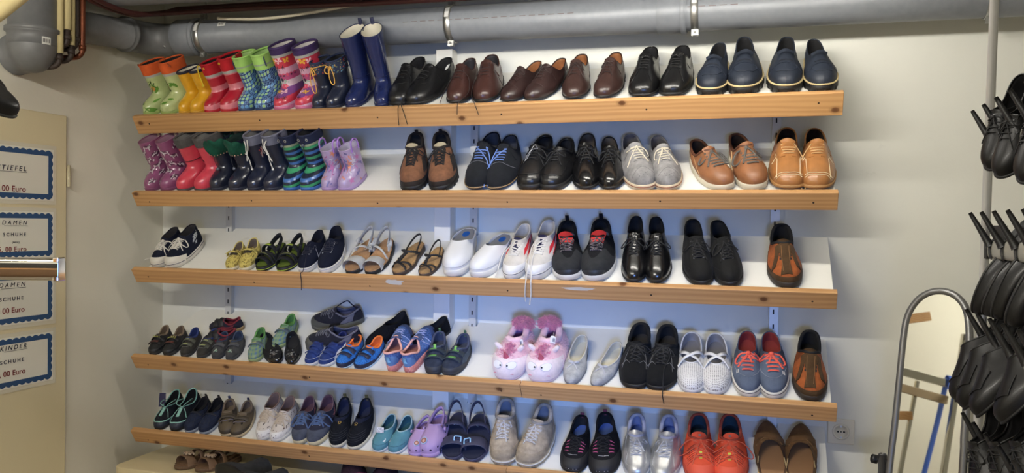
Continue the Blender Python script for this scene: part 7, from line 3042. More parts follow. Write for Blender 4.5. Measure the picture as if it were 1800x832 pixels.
# teal bathing shoes
te = mat('teal neoprene', (88, 138, 148), .75, 'canvas')
pt = mat('pale aqua binding', (164, 192, 192), .7)
s = Shoe(L=.205, W=.078, toe=2.3, ht=.032, zf=.010, zh=.010, spring=.005, yo=.46, hf=.060, hs=.048, hb=.066, wo=.66, seed=87, vc=1.3)
s.upper(te)
s.lining(mat('deep teal lining', (50, 96, 104), .9), mat('deep teal lining', (50, 96, 104), .9))
s.collar(pt, .0032)
s.sole(mat('white bathing sole', (206, 206, 200), .6), .003, .004)
s.seam(mat('teal thread', (60, 108, 118), .8), -1.0, 1.0, .34, .34, .0009)
for k in range(3):
    s.ddecal(.026, .20 + .03 * k, .009, 'bar', mat('white logo print', (220, 224, 222), .6), .5 + .6 * k)
TS = pair(s, 'bathing_shoe', 'shoe', G5, 4, 'teal bathing shoe with pale edging', ('with paper label on top, beside the black knitted slip-ons', 'beside the lilac clogs'),
          ((659, 794), (691, 729)), ((691, 798), (718, 731)), wide=1.16, smin=.7)
mb = MB()
c0 = np.array([-.004, .40 * s.L, .072])
u, v = np.array([1.0, .1, 0]), np.array([0, .55, .83])
n = np.cross(u, v)
P = [c0 + u * a * .032 + v * b_ * .026 for a, b_ in ((-.5, -.5), (.5, -.5), (.5, .5), (-.5, .5))]
mb.add(P + [p - n * .0012 for p in P], [(0, 1, 2, 3), (7, 6, 5, 4), (0, 4, 5, 1), (1, 5, 6, 2), (2, 6, 7, 3), (3, 7, 4, 0)], 0, flat=True)
for k in range(4):
    for m_ in range(5):
        if (k * 3 + m_ * 5) % 4 == 0:
            continue
        x, y = -.42 + m_ * .18, .34 - k * .22
        mb.add([c0 + u * a * .032 + v * b_ * .026 + n * .0006 for a, b_ in ((x, y - .10), (x + .10, y - .10), (x + .10, y), (x, y))], [(0, 1, 2, 3)], 1)
mb.tube([c0 - v * .012, np.array([0, .44 * s.L, .058])], .0008, 4)
mb.build('paper_label', [mat('white card', (232, 230, 228), .5), mat('grey print', (110, 112, 114), .7)], TS[0])

# lilac foam clogs with a heel strap
lf = mat('lilac foam', (180, 150, 190), .55)
s = Shoe(L=.225, W=.092, toe=2.5, ht=.050, zf=.016, zh=.020, spring=.008, yo=.50, yb=.99, hf=.080, hs=.036, hb=.034, wo=.80, seed=88, vc=1.0, bul=.008)
s.upper(lf)
s.lining(mat('mauve foam', (160, 130, 170), .7), mat('mauve insole', (158, 128, 168), .7))
s.collar(lf, .004)
s.sole(lf, .005, .004)
hm2 = mat('dark vent hole', (60, 40, 70), .9)
for (p_, b_) in ((-1.0, .36), (-.62, .20), (-.2, .15), (.2, .15), (.62, .20), (1.0, .36), (-1.15, .62), (1.15, .62), (1.2, .86), (-1.2, .86)):
    s.decal(p_, b_, .0085, 'dot', hm2)
q, n = s.S(.18, .46), s.N(.18, .46)
a = np.array([1.0, 0, 0]) - n * n[0]
a /= np.linalg.norm(a)
c = np.cross(n, a)
mb = MB()
ring = [q + n * .004 + .014 * (math.cos(t_) * a * .95 + math.sin(t_) * c * 1.15) for t_ in np.linspace(0, 2 * PI, 21)[:-1]]
ring0 = [p - n * .004 for p in ring]
mb.grid([ring0, ring], cv=True)
mb.add([p for p in ring], [tuple(range(20))], 0)
mb.add([q + n * .0046 + .011 * (math.cos(t_) * a + math.sin(t_) * c * 1.1) for t_ in np.linspace(0, 2 * PI, 17)[:-1]], [tuple(range(16))], 1)
mb.add([q + n * .0052 + .0055 * (math.cos(t_) * a + math.sin(t_) * c * 1.2) - c * .001 for t_ in np.linspace(0, 2 * PI, 15)[:-1]], [tuple(range(14))], 2)
s.add('badge', mb, [mat('pale blue badge', (170, 190, 214), .4), mat('rust badge', (156, 100, 84), .5), mat('peach badge', (214, 170, 150), .5)])
s.heel_loop(lf, .50, .070, .0, .020, .006, z0=.062)
for sg in (-1, 1):
    mb = MB()
    q = np.array([sg * s.half(.5) * .98 + s.cen(.5), .505 * s.L, .060])
    mb.tube([q - np.array([sg * .004, 0, 0]), q + np.array([sg * .004, 0, 0])], .0085, 14)
    s.add('rivet', mb, lf)
pair(s, 'foam_clog', 'shoe', G5, 4, 'lilac foam clog with vent holes and round badge', ('beside the teal bathing shoes', 'beside the navy buckle sandals'),
     ((724, 803), (752, 733)), ((753, 807), (774, 717)), ref=(s.L * .99, .074), wide=1.12, smin=.7)

# navy foam sandals with buckles
nf = mat('navy grey foam', (62, 62, 82), .5)
nb_ = mat('deep navy footbed', (36, 40, 62), .75)
s = footbed_sandal(.285, .104, nf, nb_, 89, zf=.020, zh=.026)
p = s.arch(nf, .24, .26, .052, .070, .004, 'toe_strap')
s.arch(nf, .60, .60, .056, .030, .004, 'instep_strap')
s.heel_loop(nf, .62, .105, .0, .016, .004, z0=.040)
bm_ = mat('ice blue buckle', (150, 196, 226), .25, coat=.4)
c0 = p[9] + np.array([0, -.004, .006])
nrm = np.array([.35, -.35, .87])
nrm /= np.linalg.norm(nrm)
u = np.array([1, 0, 0]) - nrm * nrm[0]
u /= np.linalg.norm(u)
v = np.cross(nrm, u)
sq = [c0 + (u * a + v * b_) * .013 for a, b_ in ((-1, -.8), (-.8, -1), (.8, -1), (1, -.8), (1, .8), (.8, 1), (-.8, 1), (-1, .8), (-1, -.8))]
mb = MB()
mb.tube(sq, .0030, 6, caps=False)
s.add('buckle', mb, bm_)
mb = MB()
mb.tube([c0 - u * .013, c0 + u * .013], .002, 6)
mb.ball(c0, .004, 8, 6)
s.add('buckle_pin', mb, mat('dark buckle pin', (50, 54, 76), .4))
mb = MB()
q = np.array([s.cen(.78), .76 * s.L, s.zs(.78) + .0032])
for tri in ([(-.010, -.012), (.012, .0), (-.004, .014), (-.010, -.012)], [(.002, -.014), (.016, -.004), (.004, .010)]):
    mb.tube([q + np.array([a, b_, 0]) for a, b_ in tri], .0012, 5)
s.add('footbed_mark', mb, mat('pale blue print', (170, 190, 210), .5))
pair(s, 'buckle_sandal', 'sandal', G5, 4, 'navy foam sandal with ice blue buckle', ('beside the lilac clogs', 'beside the beige hiking boots'),
     ((791, 811), (803, 704)), ((832, 815), (838, 706)), ref=(s.L * .995, .110), wide=1.22, smin=.75)

# beige hiking boots
bgn = mat('beige nubuck', (172, 156, 132), .85, 'suede')
s = Shoe(L=.275, W=.106, toe=2.5, ht=.046, zf=.024, zh=.032, spring=.012, yo=.56, hf=.140, hs=.124, hb=.158, wo=.62, yb=.965, seed=90, vc=1.9)
s.upper(bgn)
s.lining(mat('blue grey lining', (122, 128, 142), .9), mat('blue grey insole', (96, 104, 126), .9))
s.collar(mat('grey collar pad', (150, 144, 136), .9, 'suede'), .0085)
s.sole(mat('beige outsole', (176, 160, 128), .7), .005, .004, tread=9, line=mat('white midsole line', (210, 206, 194), .6), line_z=.72, line_r=.0035)
s.toecap(mat('sand toe cap', (164, 148, 122), .85, 'suede'), ang=1.3, bmax=.34, curve=.22, off=.0022)
s.counter(bgn, ang=1.0, top=.7)
s.tongue(bgn, w=.022, up=.018, lift=.001, y0=.52)
s.eyestay(bgn, y0=.26, xi=.012, xo=.032)
wl_ = mat_blots('white grey lace', (210, 206, 200), ['#6c6c72', '#8a8a90'], 220, .8, thr=.35, kind='obj')
s.laces(wl_, y0=.28, rows=6, hw=.018, r=.0024, mode='x', bow=1, loop=.03, tails=.085, eyelet=M_STEEL, lift=.006)
for i in range(3):
    for sg in (-1, 1):
        q, n = s.drape(s.cen(.3) + sg * .021, (.27 + .05 * i) * s.L, .003)
        mb = MB()
        mb.tube([q + np.array([-.004, 0, 0]), q + np.array([0, -.004, .003]), q + np.array([.004, 0, .0]), q + np.array([0, .004, .0]), q + np.array([-.004, 0, 0])], .0014, 5, caps=False)
        s.add('lace_hook', mb, M_STEEL)
pair(s, 'hiking_boot', 'boot', G5, 4, 'beige nubuck hiking boot with white grey laces', ('beside the navy buckle sandals', 'beside the black barefoot shoes'),
     ((878, 821), (892, 702)), ((921, 826), (958, 715)), wide=1.20, smin=.75)

# black barefoot shoes with pink lacing
s = Shoe(L=.275, W=.102, toe=2.7, ht=.032, zf=.010, zh=.012, spring=.008, yo=.52, hf=.080, hs=.058, hb=.086, wo=.60, seed=91)
blk2 = mat('black stretch mesh', (20, 19, 22), .85, 'knit')
s.upper(blk2)
s.lining(M_DARKIN, mat('blue insole', (70, 96, 160), .8))
s.collar(blk2, .0050)
s.sole(M_BLKSOLE, .004, .006)
s.toecap(mat('black rubber toe', (28, 28, 30), .6, 'rubber'), ang=1.5, bmax=.46, curve=.2)
wd_ = mat('white dot stitch', (190, 186, 180), .7)
for i in range(22):
    a = -1.4 + 2.8 * i / 21
    s.decal(a, .10, .0032, 'dot', wd_)
for i in range(9):
    s.ddecal(-.016 + .004 * i, .205 + .010 * abs(i - 4) / 4, .0030, 'dot', wd_)
pkl = mat('pink lace thread', (206, 92, 132), .7)
for sg in (-1, 1):
    for k in range(4):
        s.dseam(pkl, [(sg * .018, .27 + .06 * k), (sg * .034, .30 + .055 * k)], .0012, 'pink_loop')
        s.dseam(pkl, [(sg * .020, .285 + .06 * k), (sg * .034, .30 + .055 * k)], .0010, 'pink_loop')
s.laces(M_BLKLACE, y0=.27, rows=5, hw=.016, r=.0015, mode='x', bow=1, loop=.03, tails=.04)
s.pulltab(mat('dark rose loop', (110, 46, 66), .8), .014, .013)
pair(s, 'barefoot_shoe', 'shoe', G5, 4, 'black barefoot shoe with pink lace loops and blue insole', ('beside the beige hiking boots', 'beside the silver sneakers'),
     ((1000, 831), (1024, 731)), ((1062, 836), (1063, 726)), ref=(s.L * .975, .088), wide=1.20, smin=.75)

# silver sneakers
sv = mat('silver leather', (192, 192, 188), .36, 'leather', metal=.55)
s = Shoe(L=.285, W=.100, toe=2.3, ht=.038, zf=.018, zh=.026, spring=.008, yo=.54, hf=.094, hs=.066, hb=.098, wo=.58, seed=92, lump=.0010, crease=.001)
s.upper(sv)
s.lining(mat('lilac grey lining', (150, 152, 178), .9), mat('blue insole', (70, 96, 160), .8))
s.collar(mat('grey satin collar', (160, 162, 176), .6), .008)
s.sole(mat('silver white sole', (196, 194, 188), .5), .004, .003)
s.toecap(sv, ang=1.2, bmax=.30, curve=.2)
s.patch('overlay', sv, PI * .22, PI * .60, .0, lambda u: .55 + .2 * u, .0018)
s.patch('overlay', sv, -PI * .60, -PI * .22, .0, lambda u: .75 - .2 * u, .0018)
s.tongue(sv, w=.023, up=.026, lift=.003, y0=.46, wtop=1.1)
s.eyestay(sv, y0=.24, xi=.011, xo=.026)
s.laces(mat('grey white lace', (182, 182, 182), .7), y0=.26, rows=6, hw=.017, r=.0028, flat=.5, mode='x', bow=1, loop=.03, tails=.06)
pair(s, 'sneaker', 'shoe', G5, 4, 'shiny silver sneaker with padded grey collar', ('beside the black barefoot shoes', 'beside the orange running shoes'),
     ((1115, 846), (1121, 730)), ((1166, 849), (1176, 732)), wide=1.16, smin=.75)

# orange running shoes
oc_ = mat('coral orange mesh', (216, 84, 54), .8, 'canvas')
s = Shoe(L=.295, W=.108, toe=2.3, ht=.040, zf=.022, zh=.032, spring=.012, yo=.52, hf=.100, hs=.072, hb=.104, wo=.62, seed=93)
s.upper(oc_)
s.lining(mat('petrol lining', (42, 66, 80), .9), mat('petrol insole', (34, 54, 68), .9))
s.collar(mat('orange brown collar', (150, 62, 44), .8), .0055)
s.sole(mat('dark orange sole', (170, 66, 44), .6), .005, .003)
s.toecap(mat('orange toe overlay', (222, 88, 60), .6), ang=1.25, bmax=.46, curve=.25)
do = mat('dark orange overlay', (170, 60, 40), .6)
dk_ = mat('black overlay line', (40, 32, 30), .6)
for sg in (-1, 1):
    for k in range(4):
        s.dseam(do, [(sg * .014, .24 + .065 * k), (sg * .042, .20 + .07 * k)], .0016, 'overlay_line')
        s.dseam(dk_, [(sg * .018, .27 + .06 * k), (sg * .044, .235 + .065 * k)], .0008, 'overlay_line')
s.tongue(mat('orange tongue', (206, 80, 54), .8, 'canvas'), w=.022, up=.028, lift=.002, y0=.45, wtop=1.1)
q, n = s.rim_pt(0, 0) + np.array([0, .004, .016]), np.array([0, -.5, .86])
mb = MB()
mb.add([q + np.array([a * .008, b_ * .008 * .86, b_ * .008 * .5]) + n * .006 for a, b_ in ((-.5, -.5), (.5, -.5), (.5, .5), (-.5, .5))], [(0, 1, 2, 3)])
s.add('tongue_mark', mb, mat('grey mark', (110, 96, 92), .7))
s.laces(mat('orange lace', (206, 96, 66), .75), y0=.26, rows=4, hw=.017, r=.0020, mode='x', bow=1, loop=.055, tails=.09, spread=1.1)
for k, cc in enumerate(('#b8c84a', '#2c2c2c', '#b8c84a')):
    s.ddecal(0, .255 + .04 * k, .009, 'block', mat('lace window ' + str(k), cc, .6), 0, 1)
pair(s, 'running_shoe', 'shoe', G5, 4, 'orange running shoe with dark petrol lining', ('beside the silver sneakers', 'beside the brown pointed mules'),
     ((1232, 851), (1229, 729)), ((1285, 853), (1282, 730)), wide=1.18, smin=.75)

# brown pointed mules, toes up the shelf
mb_ = mat('olive brown suede', (112, 82, 50), .85, 'suede')
s = Shoe(L=.275, W=.094, toe=1.65, ht=.030, zf=.008, zh=.014, spring=.002, yo=.44, yb=.99, hf=.060, hs=.020, hb=.022, wo=.86, seed=94, vc=1.0)
s.upper(mb_)
s.lining(mat('brown inner', (86, 62, 42), .8), mat('tan insole', (150, 112, 76), .7))
s.sole(mat('brown mule sole', (84, 60, 40), .7), .002, .003)
s.collar(mat('cream piping', (186, 160, 110), .7), .0018, f0=PI * .35, f1=PI * 1.65)
def fnm(u, v):
    return s.cen(.4) + (-.040 + .080 * u), (.40 + .03 * math.sin(u * PI * 1.5) - .10 * (1 - v)) * s.L
s.dpatch('twisted_band', mb_, fnm, 14, 5, .004)
s.dseam(mb_, [(-.036, .42), (-.010, .38), (.014, .33), (.036, .30)], .0030, 'fold')
s.dseam(mb_, [(-.036, .30), (-.010, .35), (.014, .40), (.036, .43)], .0030, 'fold')
pair2(s, 'mule', 'shoe', G5, 4, 'olive brown pointed mule, toe up the shelf', ('beside the orange running shoes', 'at the end of the lowest shelf'),
      ((1350, 752), (1358, 872)), ((1405, 755), (1412, 876)), h=.02, scale=None)

# ======================================================= on the low cabinet
def on_cab(root, x, y, ang, mirror=False, scale=1.0, z=0.0):
    c, sn = math.cos(ang), math.sin(ang)
    set_frame(root, (x, y, CT + .0006 + z), np.array([c, sn, 0]), np.array([-sn, c, 0]), np.array([0, 0, 1.0]), scale, mirror)


def cab_xy(px, py, h=.02):
    return on_plane(px, py, (0, 0, CT + h), (0, 0, 1))


s = footbed_sandal(.20, .076, mat('brown cork sole', (104, 80, 56), .7, 'cork'), mat('dark tan bed', (120, 92, 66), .8, 'suede'), 95, zf=.014, zh=.018)
ls = mat('brown leopard leather', (120, 94, 70), .6, 'leather')
s.arch(ls, .22, .24, .036, .040, .003, 'toe_strap')
s.arch(ls, .50, .50, .046, .020, .003, 'instep_strap')
fl = mat('pale leather flower', (170, 150, 128), .6)
for (x, y) in ((-.012, .27), (.006, .25), (.018, .30), (-.004, .34)):
    for k in range(5):
        a = 2 * PI * k / 5
        s.path_band(fl, [np.array([x, y * s.L, .052]), np.array([x + .009 * math.cos(a), y * s.L + .007 * math.sin(a), .056]), np.array([x + .014 * math.cos(a), y * s.L + .011 * math.sin(a), .050])], (-math.sin(a), math.cos(a), 0), .008, .0012, 'flower_petal', 2)
s.heel_loop(ls, .60, .050, .0, .010, .003, z0=.024)
r1 = s.finish('flower_sandal', 'brown flowered sandal on the low cabinet, nearer its rounded corner', 'sandal', 'shoes on the low cabinet')
P = cab_xy(308, 818)
Q = cab_xy(352, 806)
ang = math.atan2(-(Q[0] - P[0]), Q[1] - P[1])
on_cab(r1, P[0], P[1], ang)
r2 = dup(r1)
r2['label'] = 'brown flowered sandal on the low cabinet, beside the black boots'
P = cab_xy(348, 823)
on_cab(r2, P[0], P[1], ang * .8, True)

s = Shoe(L=.24, W=.092, toe=2.3, ht=.046, zf=.012, zh=.016, yo=.42, yb=.97, hf=.100, hs=.100, hb=.100, wo=.80, vq=.16, vdrop=.034, seed=96, nb=14, hw=.80, vc=1.0, lump=.0015,
         shaft=[(.40 * .24, .97 * .24, .042, .15, .15), (.38 * .24, .99 * .24, .046, .20, .20)])
bf = mat('charcoal felt', (44, 46, 50), .95, 'suede')
s.upper(bf)
s.lining(M_DARKIN, b0=1.4)
s.sole(M_BLKSOLE, .003, .004)
s.collar(bf, .004)
r1 = s.finish('felt_boot', 'charcoal felt boot lying on the low cabinet, beside the flowered sandals', 'boot', 'shoes on the low cabinet')
r2 = dup(r1)
r2['label'] = 'charcoal felt boot lying on the low cabinet, in front of the other felt boot'
for r_, (px, py), hd in ((r1, (392, 826), .35), (r2, (424, 842), .55)):
    P = cab_xy(px, py, .05)
    # lying on its side: shaft runs back to the wall, sole to one side
    Z = np.array([math.sin(hd), math.cos(hd), 0])
    Y = np.array([math.cos(hd), -math.sin(hd), 0])
    X = np.array([0, 0, -1.0])
    o = np.array([P[0], P[1], CT + .040]) - Y * .06
    set_frame(r_, o, X, Y, Z, .68)

s = Shoe(L=.24, W=.09, toe=2.3, ht=.034, zf=.018, zh=.022, seed=97, hf=.08, hs=.055, hb=.075)
dp = mat('dark plum mesh', (46, 30, 44), .85, 'knit')
s.upper(dp)
s.lining(M_DARKIN, M_DARKIN)
s.collar(dp, .005)
s.sole(M_BLKSOLE, .004, .003)
s.toecap(mat('magenta overlay', (110, 32, 72), .7), ang=1.2, bmax=.3)
s.tongue(dp, w=.018, up=.018, lift=.001, y0=.44)
s.eyestay(dp)
s.laces(M_BLKLACE, rows=5, mode='x', bow=1, loop=.03, tails=.03)
r1 = s.finish('running_shoe', 'dark plum running shoe on the low cabinet, just under the lowest rail', 'shoe', 'shoes on the low cabinet')
P = cab_xy(622, 845, .03)
on_cab(r1, P[0], P[1], .5)
r2 = dup(r1)
r2['label'] = 'dark plum running shoe on the low cabinet, farther along than its twin'
P = cab_xy(672, 850, .03)
on_cab(r2, P[0], P[1], .35, True)
# ======================================================= standing mirror
MA = np.array([2.80109, -0.2, 1.28502])
MN = np.array([-0.54825, -0.82155, 0.15643])
MN /= np.linalg.norm(MN)
MU = np.cross(MN, np.array([0, 0, 1.0]))
MU /= np.linalg.norm(MU)
if MU[0] < 0:
    MU = -MU
MV = np.cross(MU, MN)
if MV[2] < 0:
    MV = -MV


def on_mirror(px, py):
    p = on_plane(px, py, MA, MN) - MA
    return p @ MU, p @ MV


fr = [on_mirror(*q) for q in ((1563, 832), (1573, 750), (1582, 660), (1588, 600), (1594, 562), (1606, 537), (1625, 519), (1650, 512), (1676, 518), (1695, 537), (1703, 566), (1704, 620), (1700, 700), (1695, 770), (1692, 832))]
lo = -0.95
sl_, sr_ = (fr[1][0] - fr[0][0]) / (fr[1][1] - fr[0][1]), (fr[-2][0] - fr[-1][0]) / (fr[-2][1] - fr[-1][1])
fr = [(fr[0][0] + (lo - fr[0][1]) * sl_ * .3, lo)] + fr + [(fr[-1][0] + (lo - fr[-1][1]) * sr_ * .3, lo)]
root = empty('standing_mirror')
tag(root, 'tall arched standing mirror with grey steel frame beside the shelves', 'mirror')
M_GFR = mat('grey steel frame', (132, 132, 132), .35, metal=.7)
P3 = [MA + MU * a + MV * c for a, c in fr]
b = MB()
b.tube(catmull(P3, 5) + [P3[0]], .0105, 12)
b.build('frame', M_GFR, root)
t_ = NT('mirror glass')
t_.b.inputs['Base Color'].default_value = (0.76, 0.77, 0.73, 1)
t_.b.inputs['Metallic'].default_value = 1.0
t_.b.inputs['Roughness'].default_value = 0.02
gl_ = [p + MN * .002 for p in catmull(P3, 5)]
b = MB()
n_ = len(gl_)
cc = sum(gl_) / n_
b.add([p for p in gl_] + [p - MN * .004 for p in gl_], [tuple(range(n_)), tuple(range(2 * n_ - 1, n_ - 1, -1))], flat=True)
b.build('glass', t_.m, root)
for px_, lab in ((1551, 'a'), (1712, 'b')):
    q = on_plane(px_, 815, MA - MN * .0, MN)
    b = MB()
    top = on_plane(px_ + .5, 799, MA, MN)
    b.tube([(top[0], top[1], .04), (top[0], top[1], top[2])], .0125, 14)
    b.tube([(top[0], top[1], top[2] - .002), (top[0], top[1], top[2] + .003)], [.0125, .009], 14)
    # foot
    f = np.array([MN[0], MN[1], 0])
    f /= np.linalg.norm(f)
    c0 = np.array([top[0], top[1], 0])
    b.tube(catmull([c0 + f * .20 + np.array([0, 0, .012]), c0 + f * .08 + np.array([0, 0, .03]), c0 + np.array([0, 0, .05]), c0 - f * .07 + np.array([0, 0, .03]), c0 - f * .13 + np.array([0, 0, .012])], 4), .011, 10)
    b.build('stand', M_GFR, root)
    kb = MB()
    k0 = np.array([top[0], top[1], top[2] - .02])
    sg = -1 if lab == 'a' else 1
    kb.tube([k0 + MU * sg * h for h in (.010, .016, .018, .032, .034)], [.006, .006, .014, .014, .010], 12)
    kb.tube([k0, k0 - MU * sg * .022], .006, 8)
    kb.build('knob', mat('black plastic', (26, 26, 27), .45), root)

# ======================================================= pole rack with black shoes
M_POLE = mat('steel pole', (206, 206, 204), .3, metal=.35)
M_BPL = mat('black plastic', (26, 26, 27), .45)
M_BAR = mat('grey metal bar', (168, 166, 156), .45, metal=.4)
root = empty('shoe_rack')
tag(root, 'steel pole shoe rack with spiked bars of black shoes', 'rack')
pb, pt = np.array([2.846, -.811, .03]), np.array([2.898, -.764, 2.55])
b = MB()
b.tube([pb, pt], .0098, 20)
b.build('pole', M_POLE, root)
b = MB()
b.tube([(pb[0], pb[1], 0.001), (pb[0], pb[1], .02), (pb[0], pb[1], .03)], [.17, .17, .03], 28)
b.build('base', M_BPL, root)
BZ = (1.764, 1.530, 1.308, 1.069)
BX = 2.893
for i, z in enumerate(BZ):
    prof = [(.006 * math.cos(a), .0205 * math.sin(a)) for a in np.linspace(0, 2 * PI, 17)[:-1]]
    x0 = BX - (.0, .0, .004, .008)[i]
    b = MB()
    rows = [[(x0 + a - .012, y, z + c) for a, c in prof] for y in (-.800, -1.9)]
    b.grid(rows, cv=True)
    br = b.build('bar', M_BAR, root)
    b = MB()
    b.tube([(x0 + .0, -.79, z - .022), (x0 + .0, -.79, z + .022)], .0165, 16)
    b.box((x0 - .020, -.812, z - .022), (x0 + .004, -.776, z + .022))
    bevel(b.build('end_clamp', M_BPL, br), .002)
    for k in range(8):
        y = -.840 - .100 * k
        b = MB()
        rows = [[(x0 - .012 + a * 1.5, yy, z + c * 1.16) for a, c in prof] for yy in (y - .009, y + .009)]
        b.grid(rows, cv=True)
        b.build('collar', M_BPL, br)
        for sg in ((-1,) if i < 3 else (-1, 1)):
            b = MB()
            q0 = np.array([x0 - .012 + sg * .006, y, z + .008])
            dr = np.array([sg * .040, .012, .076])
            b.tube(catmull([q0, q0 + dr * .4 + np.array([-sg * .002, 0, -.004]), q0 + dr], 4), [.0105, .0095, .0085, .0078, .007, .0064, .0056, .005, .0042], 8)
            b.build('spike', M_BPL, br)
# backing panel under the second bar clamp
b = MB()
b.box((BX - .004, -.90, 1.545), (BX + .0, -.80, 1.585))
b.build('crosspiece', M_BPL, root)


def hang(root, tip, toe_dir, zdir, scale=1.0, mirror=False):
    Y = -np.array(toe_dir, float)
    Y /= np.linalg.norm(Y)
    Z = np.array(zdir, float)
    Z = Z - Y * (Z @ Y)
    Z /= np.linalg.norm(Z)
    set_frame(root, np.array(tip, float), np.cross(Y, Z), Y, Z, scale, mirror)


GR = 'black shoes hanging on the pole rack'
blr = mat('rack black leather', (13, 13, 14), .42, 'leather', coat=.08, spec=.35)
beige = mat('beige lining', (176, 166, 138), .7)
# flats with beige lining (second bar)
s = Shoe(L=.25, W=.080, toe=1.9, ht=.028, zf=.008, zh=.016, spring=.002, yo=.17, yb=.985, hf=.036, hs=.046, hb=.060, wo=.90, seed=101, vc=1.0)
s.upper(blr)
s.lining(beige, beige)
s.collar(blr, .0024)
s.sole(M_BLKSOLE, .002, .002, heel=True, th=.004)
pump0 = s.finish('slip_on_pump', 'black flat with beige lining on the second bar, closest to the pole', 'shoe', GR)
# loafers (third bar)
s = Shoe(L=.27, W=.092, toe=2.1, ht=.036, zf=.010, zh=.022, spring=.004, yo=.42, yb=.985, hf=.082, hs=.058, hb=.074, wo=.70, seed=102)
s.upper(blr)
s.lining(M_DARKIN, M_DARKIN)
s.collar(blr, .0024)
s.sole(M_BLKSOLE, .003, .002, heel=True, th=.005)
s.dseam(blr, [(-.030, .34), (-.030, .18), (0, .10), (.030, .18), (.030, .34)], .0014, 'apron_seam')
loaf0 = s.finish('loafer', 'plain black loafer on the third bar, closest to the pole', 'shoe', GR)
# lace-ups (first and fourth bars)
s = Shoe(L=.25, W=.092, toe=2.2, ht=.036, zf=.014, zh=.022, spring=.006, yo=.46, hf=.094, hs=.070, hb=.090, wo=.64, seed=103)
dress(s, blr, M_DARKIN, M_BLKSOLE, M_BLKLACE, rows=4, bow=1, tails=.05, loop=.03)
lace0 = s.finish('oxford_shoe', 'black lace-up hanging on the top bar of the pole rack, closest to the pole', 'shoe', GR)

ORDN = ('closest to the pole', 'second from the pole', 'third from the pole', 'fourth from the pole', 'fifth from the pole')
for j in range(4):
    o = pump0 if j == 0 else dup(pump0)
    o['label'] = 'black flat with beige lining on the second bar, ' + ORDN[j]
    y = -.855 - .080 * j
    tip = on_plane(1702 + (0, 22, 34, 62)[j], 545 + (0, 6, 8, 22)[j], (0, y, 0), (0, 1, 0))
    hang(o, tip, (-.50, -.06, -.86), (.62, -.70, -.30), .95 + .03 * j, j % 2 == 1)
for j in range(4):
    o = loaf0 if j == 0 else dup(loaf0)
    o['label'] = 'plain black loafer on the third bar, ' + ORDN[j]
    y = -.860 - .085 * j
    tip = on_plane(1688 + (0, 16, 38, 84)[j], 712 + (0, 14, 28, 40)[j], (0, y, 0), (0, 1, 0))
    hang(o, tip, (-.62, -.16, -.77), (-.74, .20, .64), .95, j % 2 == 1)
for j in range(3):
    o = lace0 if j == 0 else dup(lace0)
    o['label'] = 'black lace-up hanging on the top bar of the pole rack, ' + ORDN[j]
    y = -.93 - .09 * j
    tip = on_plane(1744 + (0, 26, 60)[j], 306 + (0, 14, 24)[j], (0, y, 0), (0, 1, 0))
    hang(o, tip, (-.52, -.25, -.82), (-.62, -.45, .40), .86, j % 2 == 1)
for j in range(3):
    o = dup(lace0)
    o['label'] = 'black lace-up on the lowest bar of the pole rack, ' + ORDN[j]
    y = -.98 - .10 * j
    tip = on_plane(1740 + 40 * j, 905 + 8 * j, (0, y, 0), (0, 1, 0))
    hang(o, tip, (-.40, -.30, -.86), (-.80, -.10, .55), .95, j % 2 == 1)

# ======================================================= chrome rack close to the viewer
M_CHR = mat('chrome', (220, 216, 208), .06, metal=1.0)
root = empty('display_rack')
tag(root, 'chrome shoe stand with square bar ending in front of the price signs', 'rack')
e0, e1 = np.array([1.190, -1.779, 1.4845]), np.array([.43, -2.013, 1.4845])
d_ = (e1 - e0) / np.linalg.norm(e1 - e0)
sd = np.array([-d_[1], d_[0], 0])


def bar_box(p, q, w, h, name, m, par, bev=.003):
    p, q = np.array(p, float), np.array(q, float)
    t = (q - p) / np.linalg.norm(q - p)
    u = np.cross(t, np.array([0, 0, 1.0])) if abs(t[2]) < .9 else np.array([1.0, 0, 0])
    u /= np.linalg.norm(u)
    v = np.cross(u, t)
    vs = []
    for c in (p, q):
        for a, bb in ((-1, -1), (1, -1), (1, 1), (-1, 1)):
            vs.append(c + u * a * w / 2 + v * bb * h / 2)
    mb2 = MB()
    mb2.add(vs, [(3, 2, 1, 0), (4, 5, 6, 7), (0, 1, 5, 4), (1, 2, 6, 5), (2, 3, 7, 6), (3, 0, 4, 7)], flat=True)
    return bevel(mb2.build(name, m, par), bev)


b = MB()
prof = [(.013 * np.sign(math.cos(a)) * abs(math.cos(a)) ** .75, .0203 * np.sign(math.sin(a)) * abs(math.sin(a)) ** .45) for a in np.linspace(0, 2 * PI, 41)[:-1]]
b.grid([[p_ + sd * a + np.array([0, 0, c]) for a, c in prof] for p_ in (e0, e1)], cv=True)
b.build('bar', M_CHR, root)
bar_box(e0 - d_ * .0005, e0 + d_ * .010, .0245, .0425, 'end_cap', M_CHR, root, .002)
bar_box((.398, -1.62, 1.505), (.428, -2.16, 1.505), .022, .05, 'side_bar', M_CHR, root)
bar_box((.365, -1.80, 1.48), (.25, -1.835, .0), .022, .022, 'leg', M_CHR, root)
bar_box((.43, -2.14, 1.48), (.43, -2.14, .0), .03, .03, 'leg', M_CHR, root)
bar_box((.40, -1.64, 2.05), (.40, -1.64, .0), .03, .03, 'post', M_CHR, root)
bar_box((.45, -1.60, 1.400), (.45, -1.95, 1.400), .03, .05, 'lower_bar', mat('brown bar', (150, 130, 100), .5), root)
bar_box((.455, -1.735, 1.865), (.435, -1.56, 1.795), .11, .055, 'wood_arm', M_PINE, root)
bar_box((.36, -1.79, 1.262), (.335, -1.62, 1.215), .09, .05, 'wood_arm', M_PINE, root)
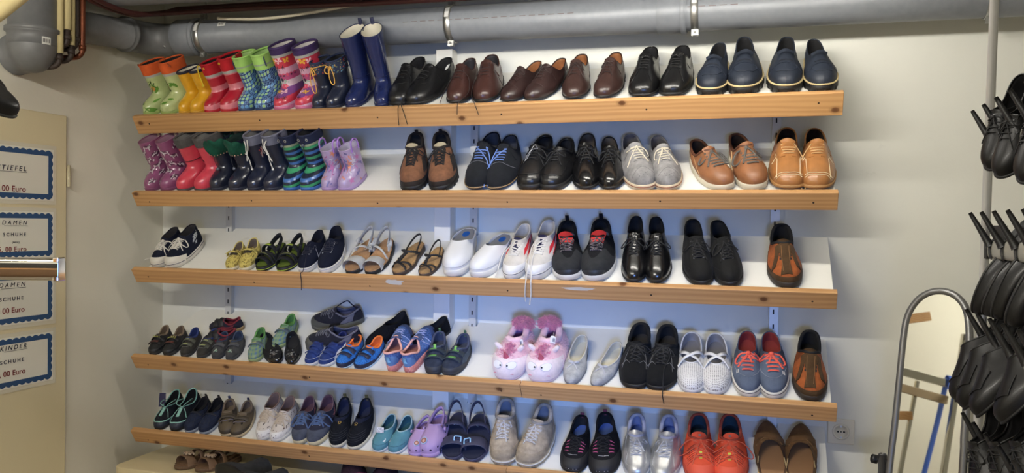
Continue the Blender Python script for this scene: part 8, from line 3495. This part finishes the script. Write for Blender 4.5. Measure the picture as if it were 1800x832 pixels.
u0, u1 = e0 + d_ * .20 + np.array([0, 0, .325]), e1 + np.array([0, 0, .325])
bar_box(u0, u1, .02, .03, 'upper_bar', M_BPL, root)
bar_box((e1[0], e1[1], 1.83), (e1[0], e1[1], .0), .03, .03, 'post', M_CHR, root)

root2 = empty('cupboard')  # added out of view so the chrome bar has something brown to reflect
tag(root2, 'brown cupboard with pine top and dark shelf on it, added unseen for the chrome reflection', 'cupboard')
b = MB()
b.box((-.09, -4.39, 0), (1.45, -4.0, 1.36))
bevel(b.build('body', mat('brown cupboard wood', (112, 86, 62), .5), root2), .004)
b = MB()
b.box((-.09, -4.39, 1.36), (1.47, -3.97, 1.42))
bevel(b.build('top', M_PINE, root2), .004)
b = MB()
b.box((-.09, -4.39, 1.42), (1.45, -4.1, 1.95))
bevel(b.build('shelf_box', mat('dark shelf', (40, 38, 36), .6), root2), .004)
for i in range(2):
    b = MB()
    b.box((-.07 + i * .76, -4.0, .06), (.66 + i * .76, -3.985, 1.33))
    bevel(b.build('door', mat('brown cupboard wood', (112, 86, 62), .5), root2), .003)

root = empty('shoehorn')
tag(root, 'long blue shoehorn hooked over a metal bar, seen in the mirror', 'shoehorn')
b = MB()
pts = [(.440, -1.968, 1.47), (.446, -1.967, 1.530), (.428, -1.966, 1.552), (.405, -1.966, 1.545), (.392, -1.967, 1.49), (.370, -1.969, 1.30), (.335, -1.973, 1.10), (.300, -1.977, .92), (.285, -1.98, .84)]
b.band(catmull(pts, 5), (0, 1, 0), .036, .004)
b.build('blade', mat('blue plastic', (70, 116, 224), .35, coat=.3), root)

for j, (q, sc_) in enumerate((((20, 214), 1.0), ((4, 186), 1.0))):
    o = dup(pump0)
    o['label'] = ('black shoe toe in front of the cream door, lower of two', 'black shoe toe in front of the cream door, upper of two')[j]
    o['group'] = 'black shoes on the chrome stand'
    tip = at(q[0], q[1], 1.42 + .06 * j)
    tdir = RT * .80 - np.array([0, 0, 1.0]) * .55 + FW * .25
    hang(o, tip, tdir, UP * .8 + RT * .55 - FW * .3, 1.0, j == 1)
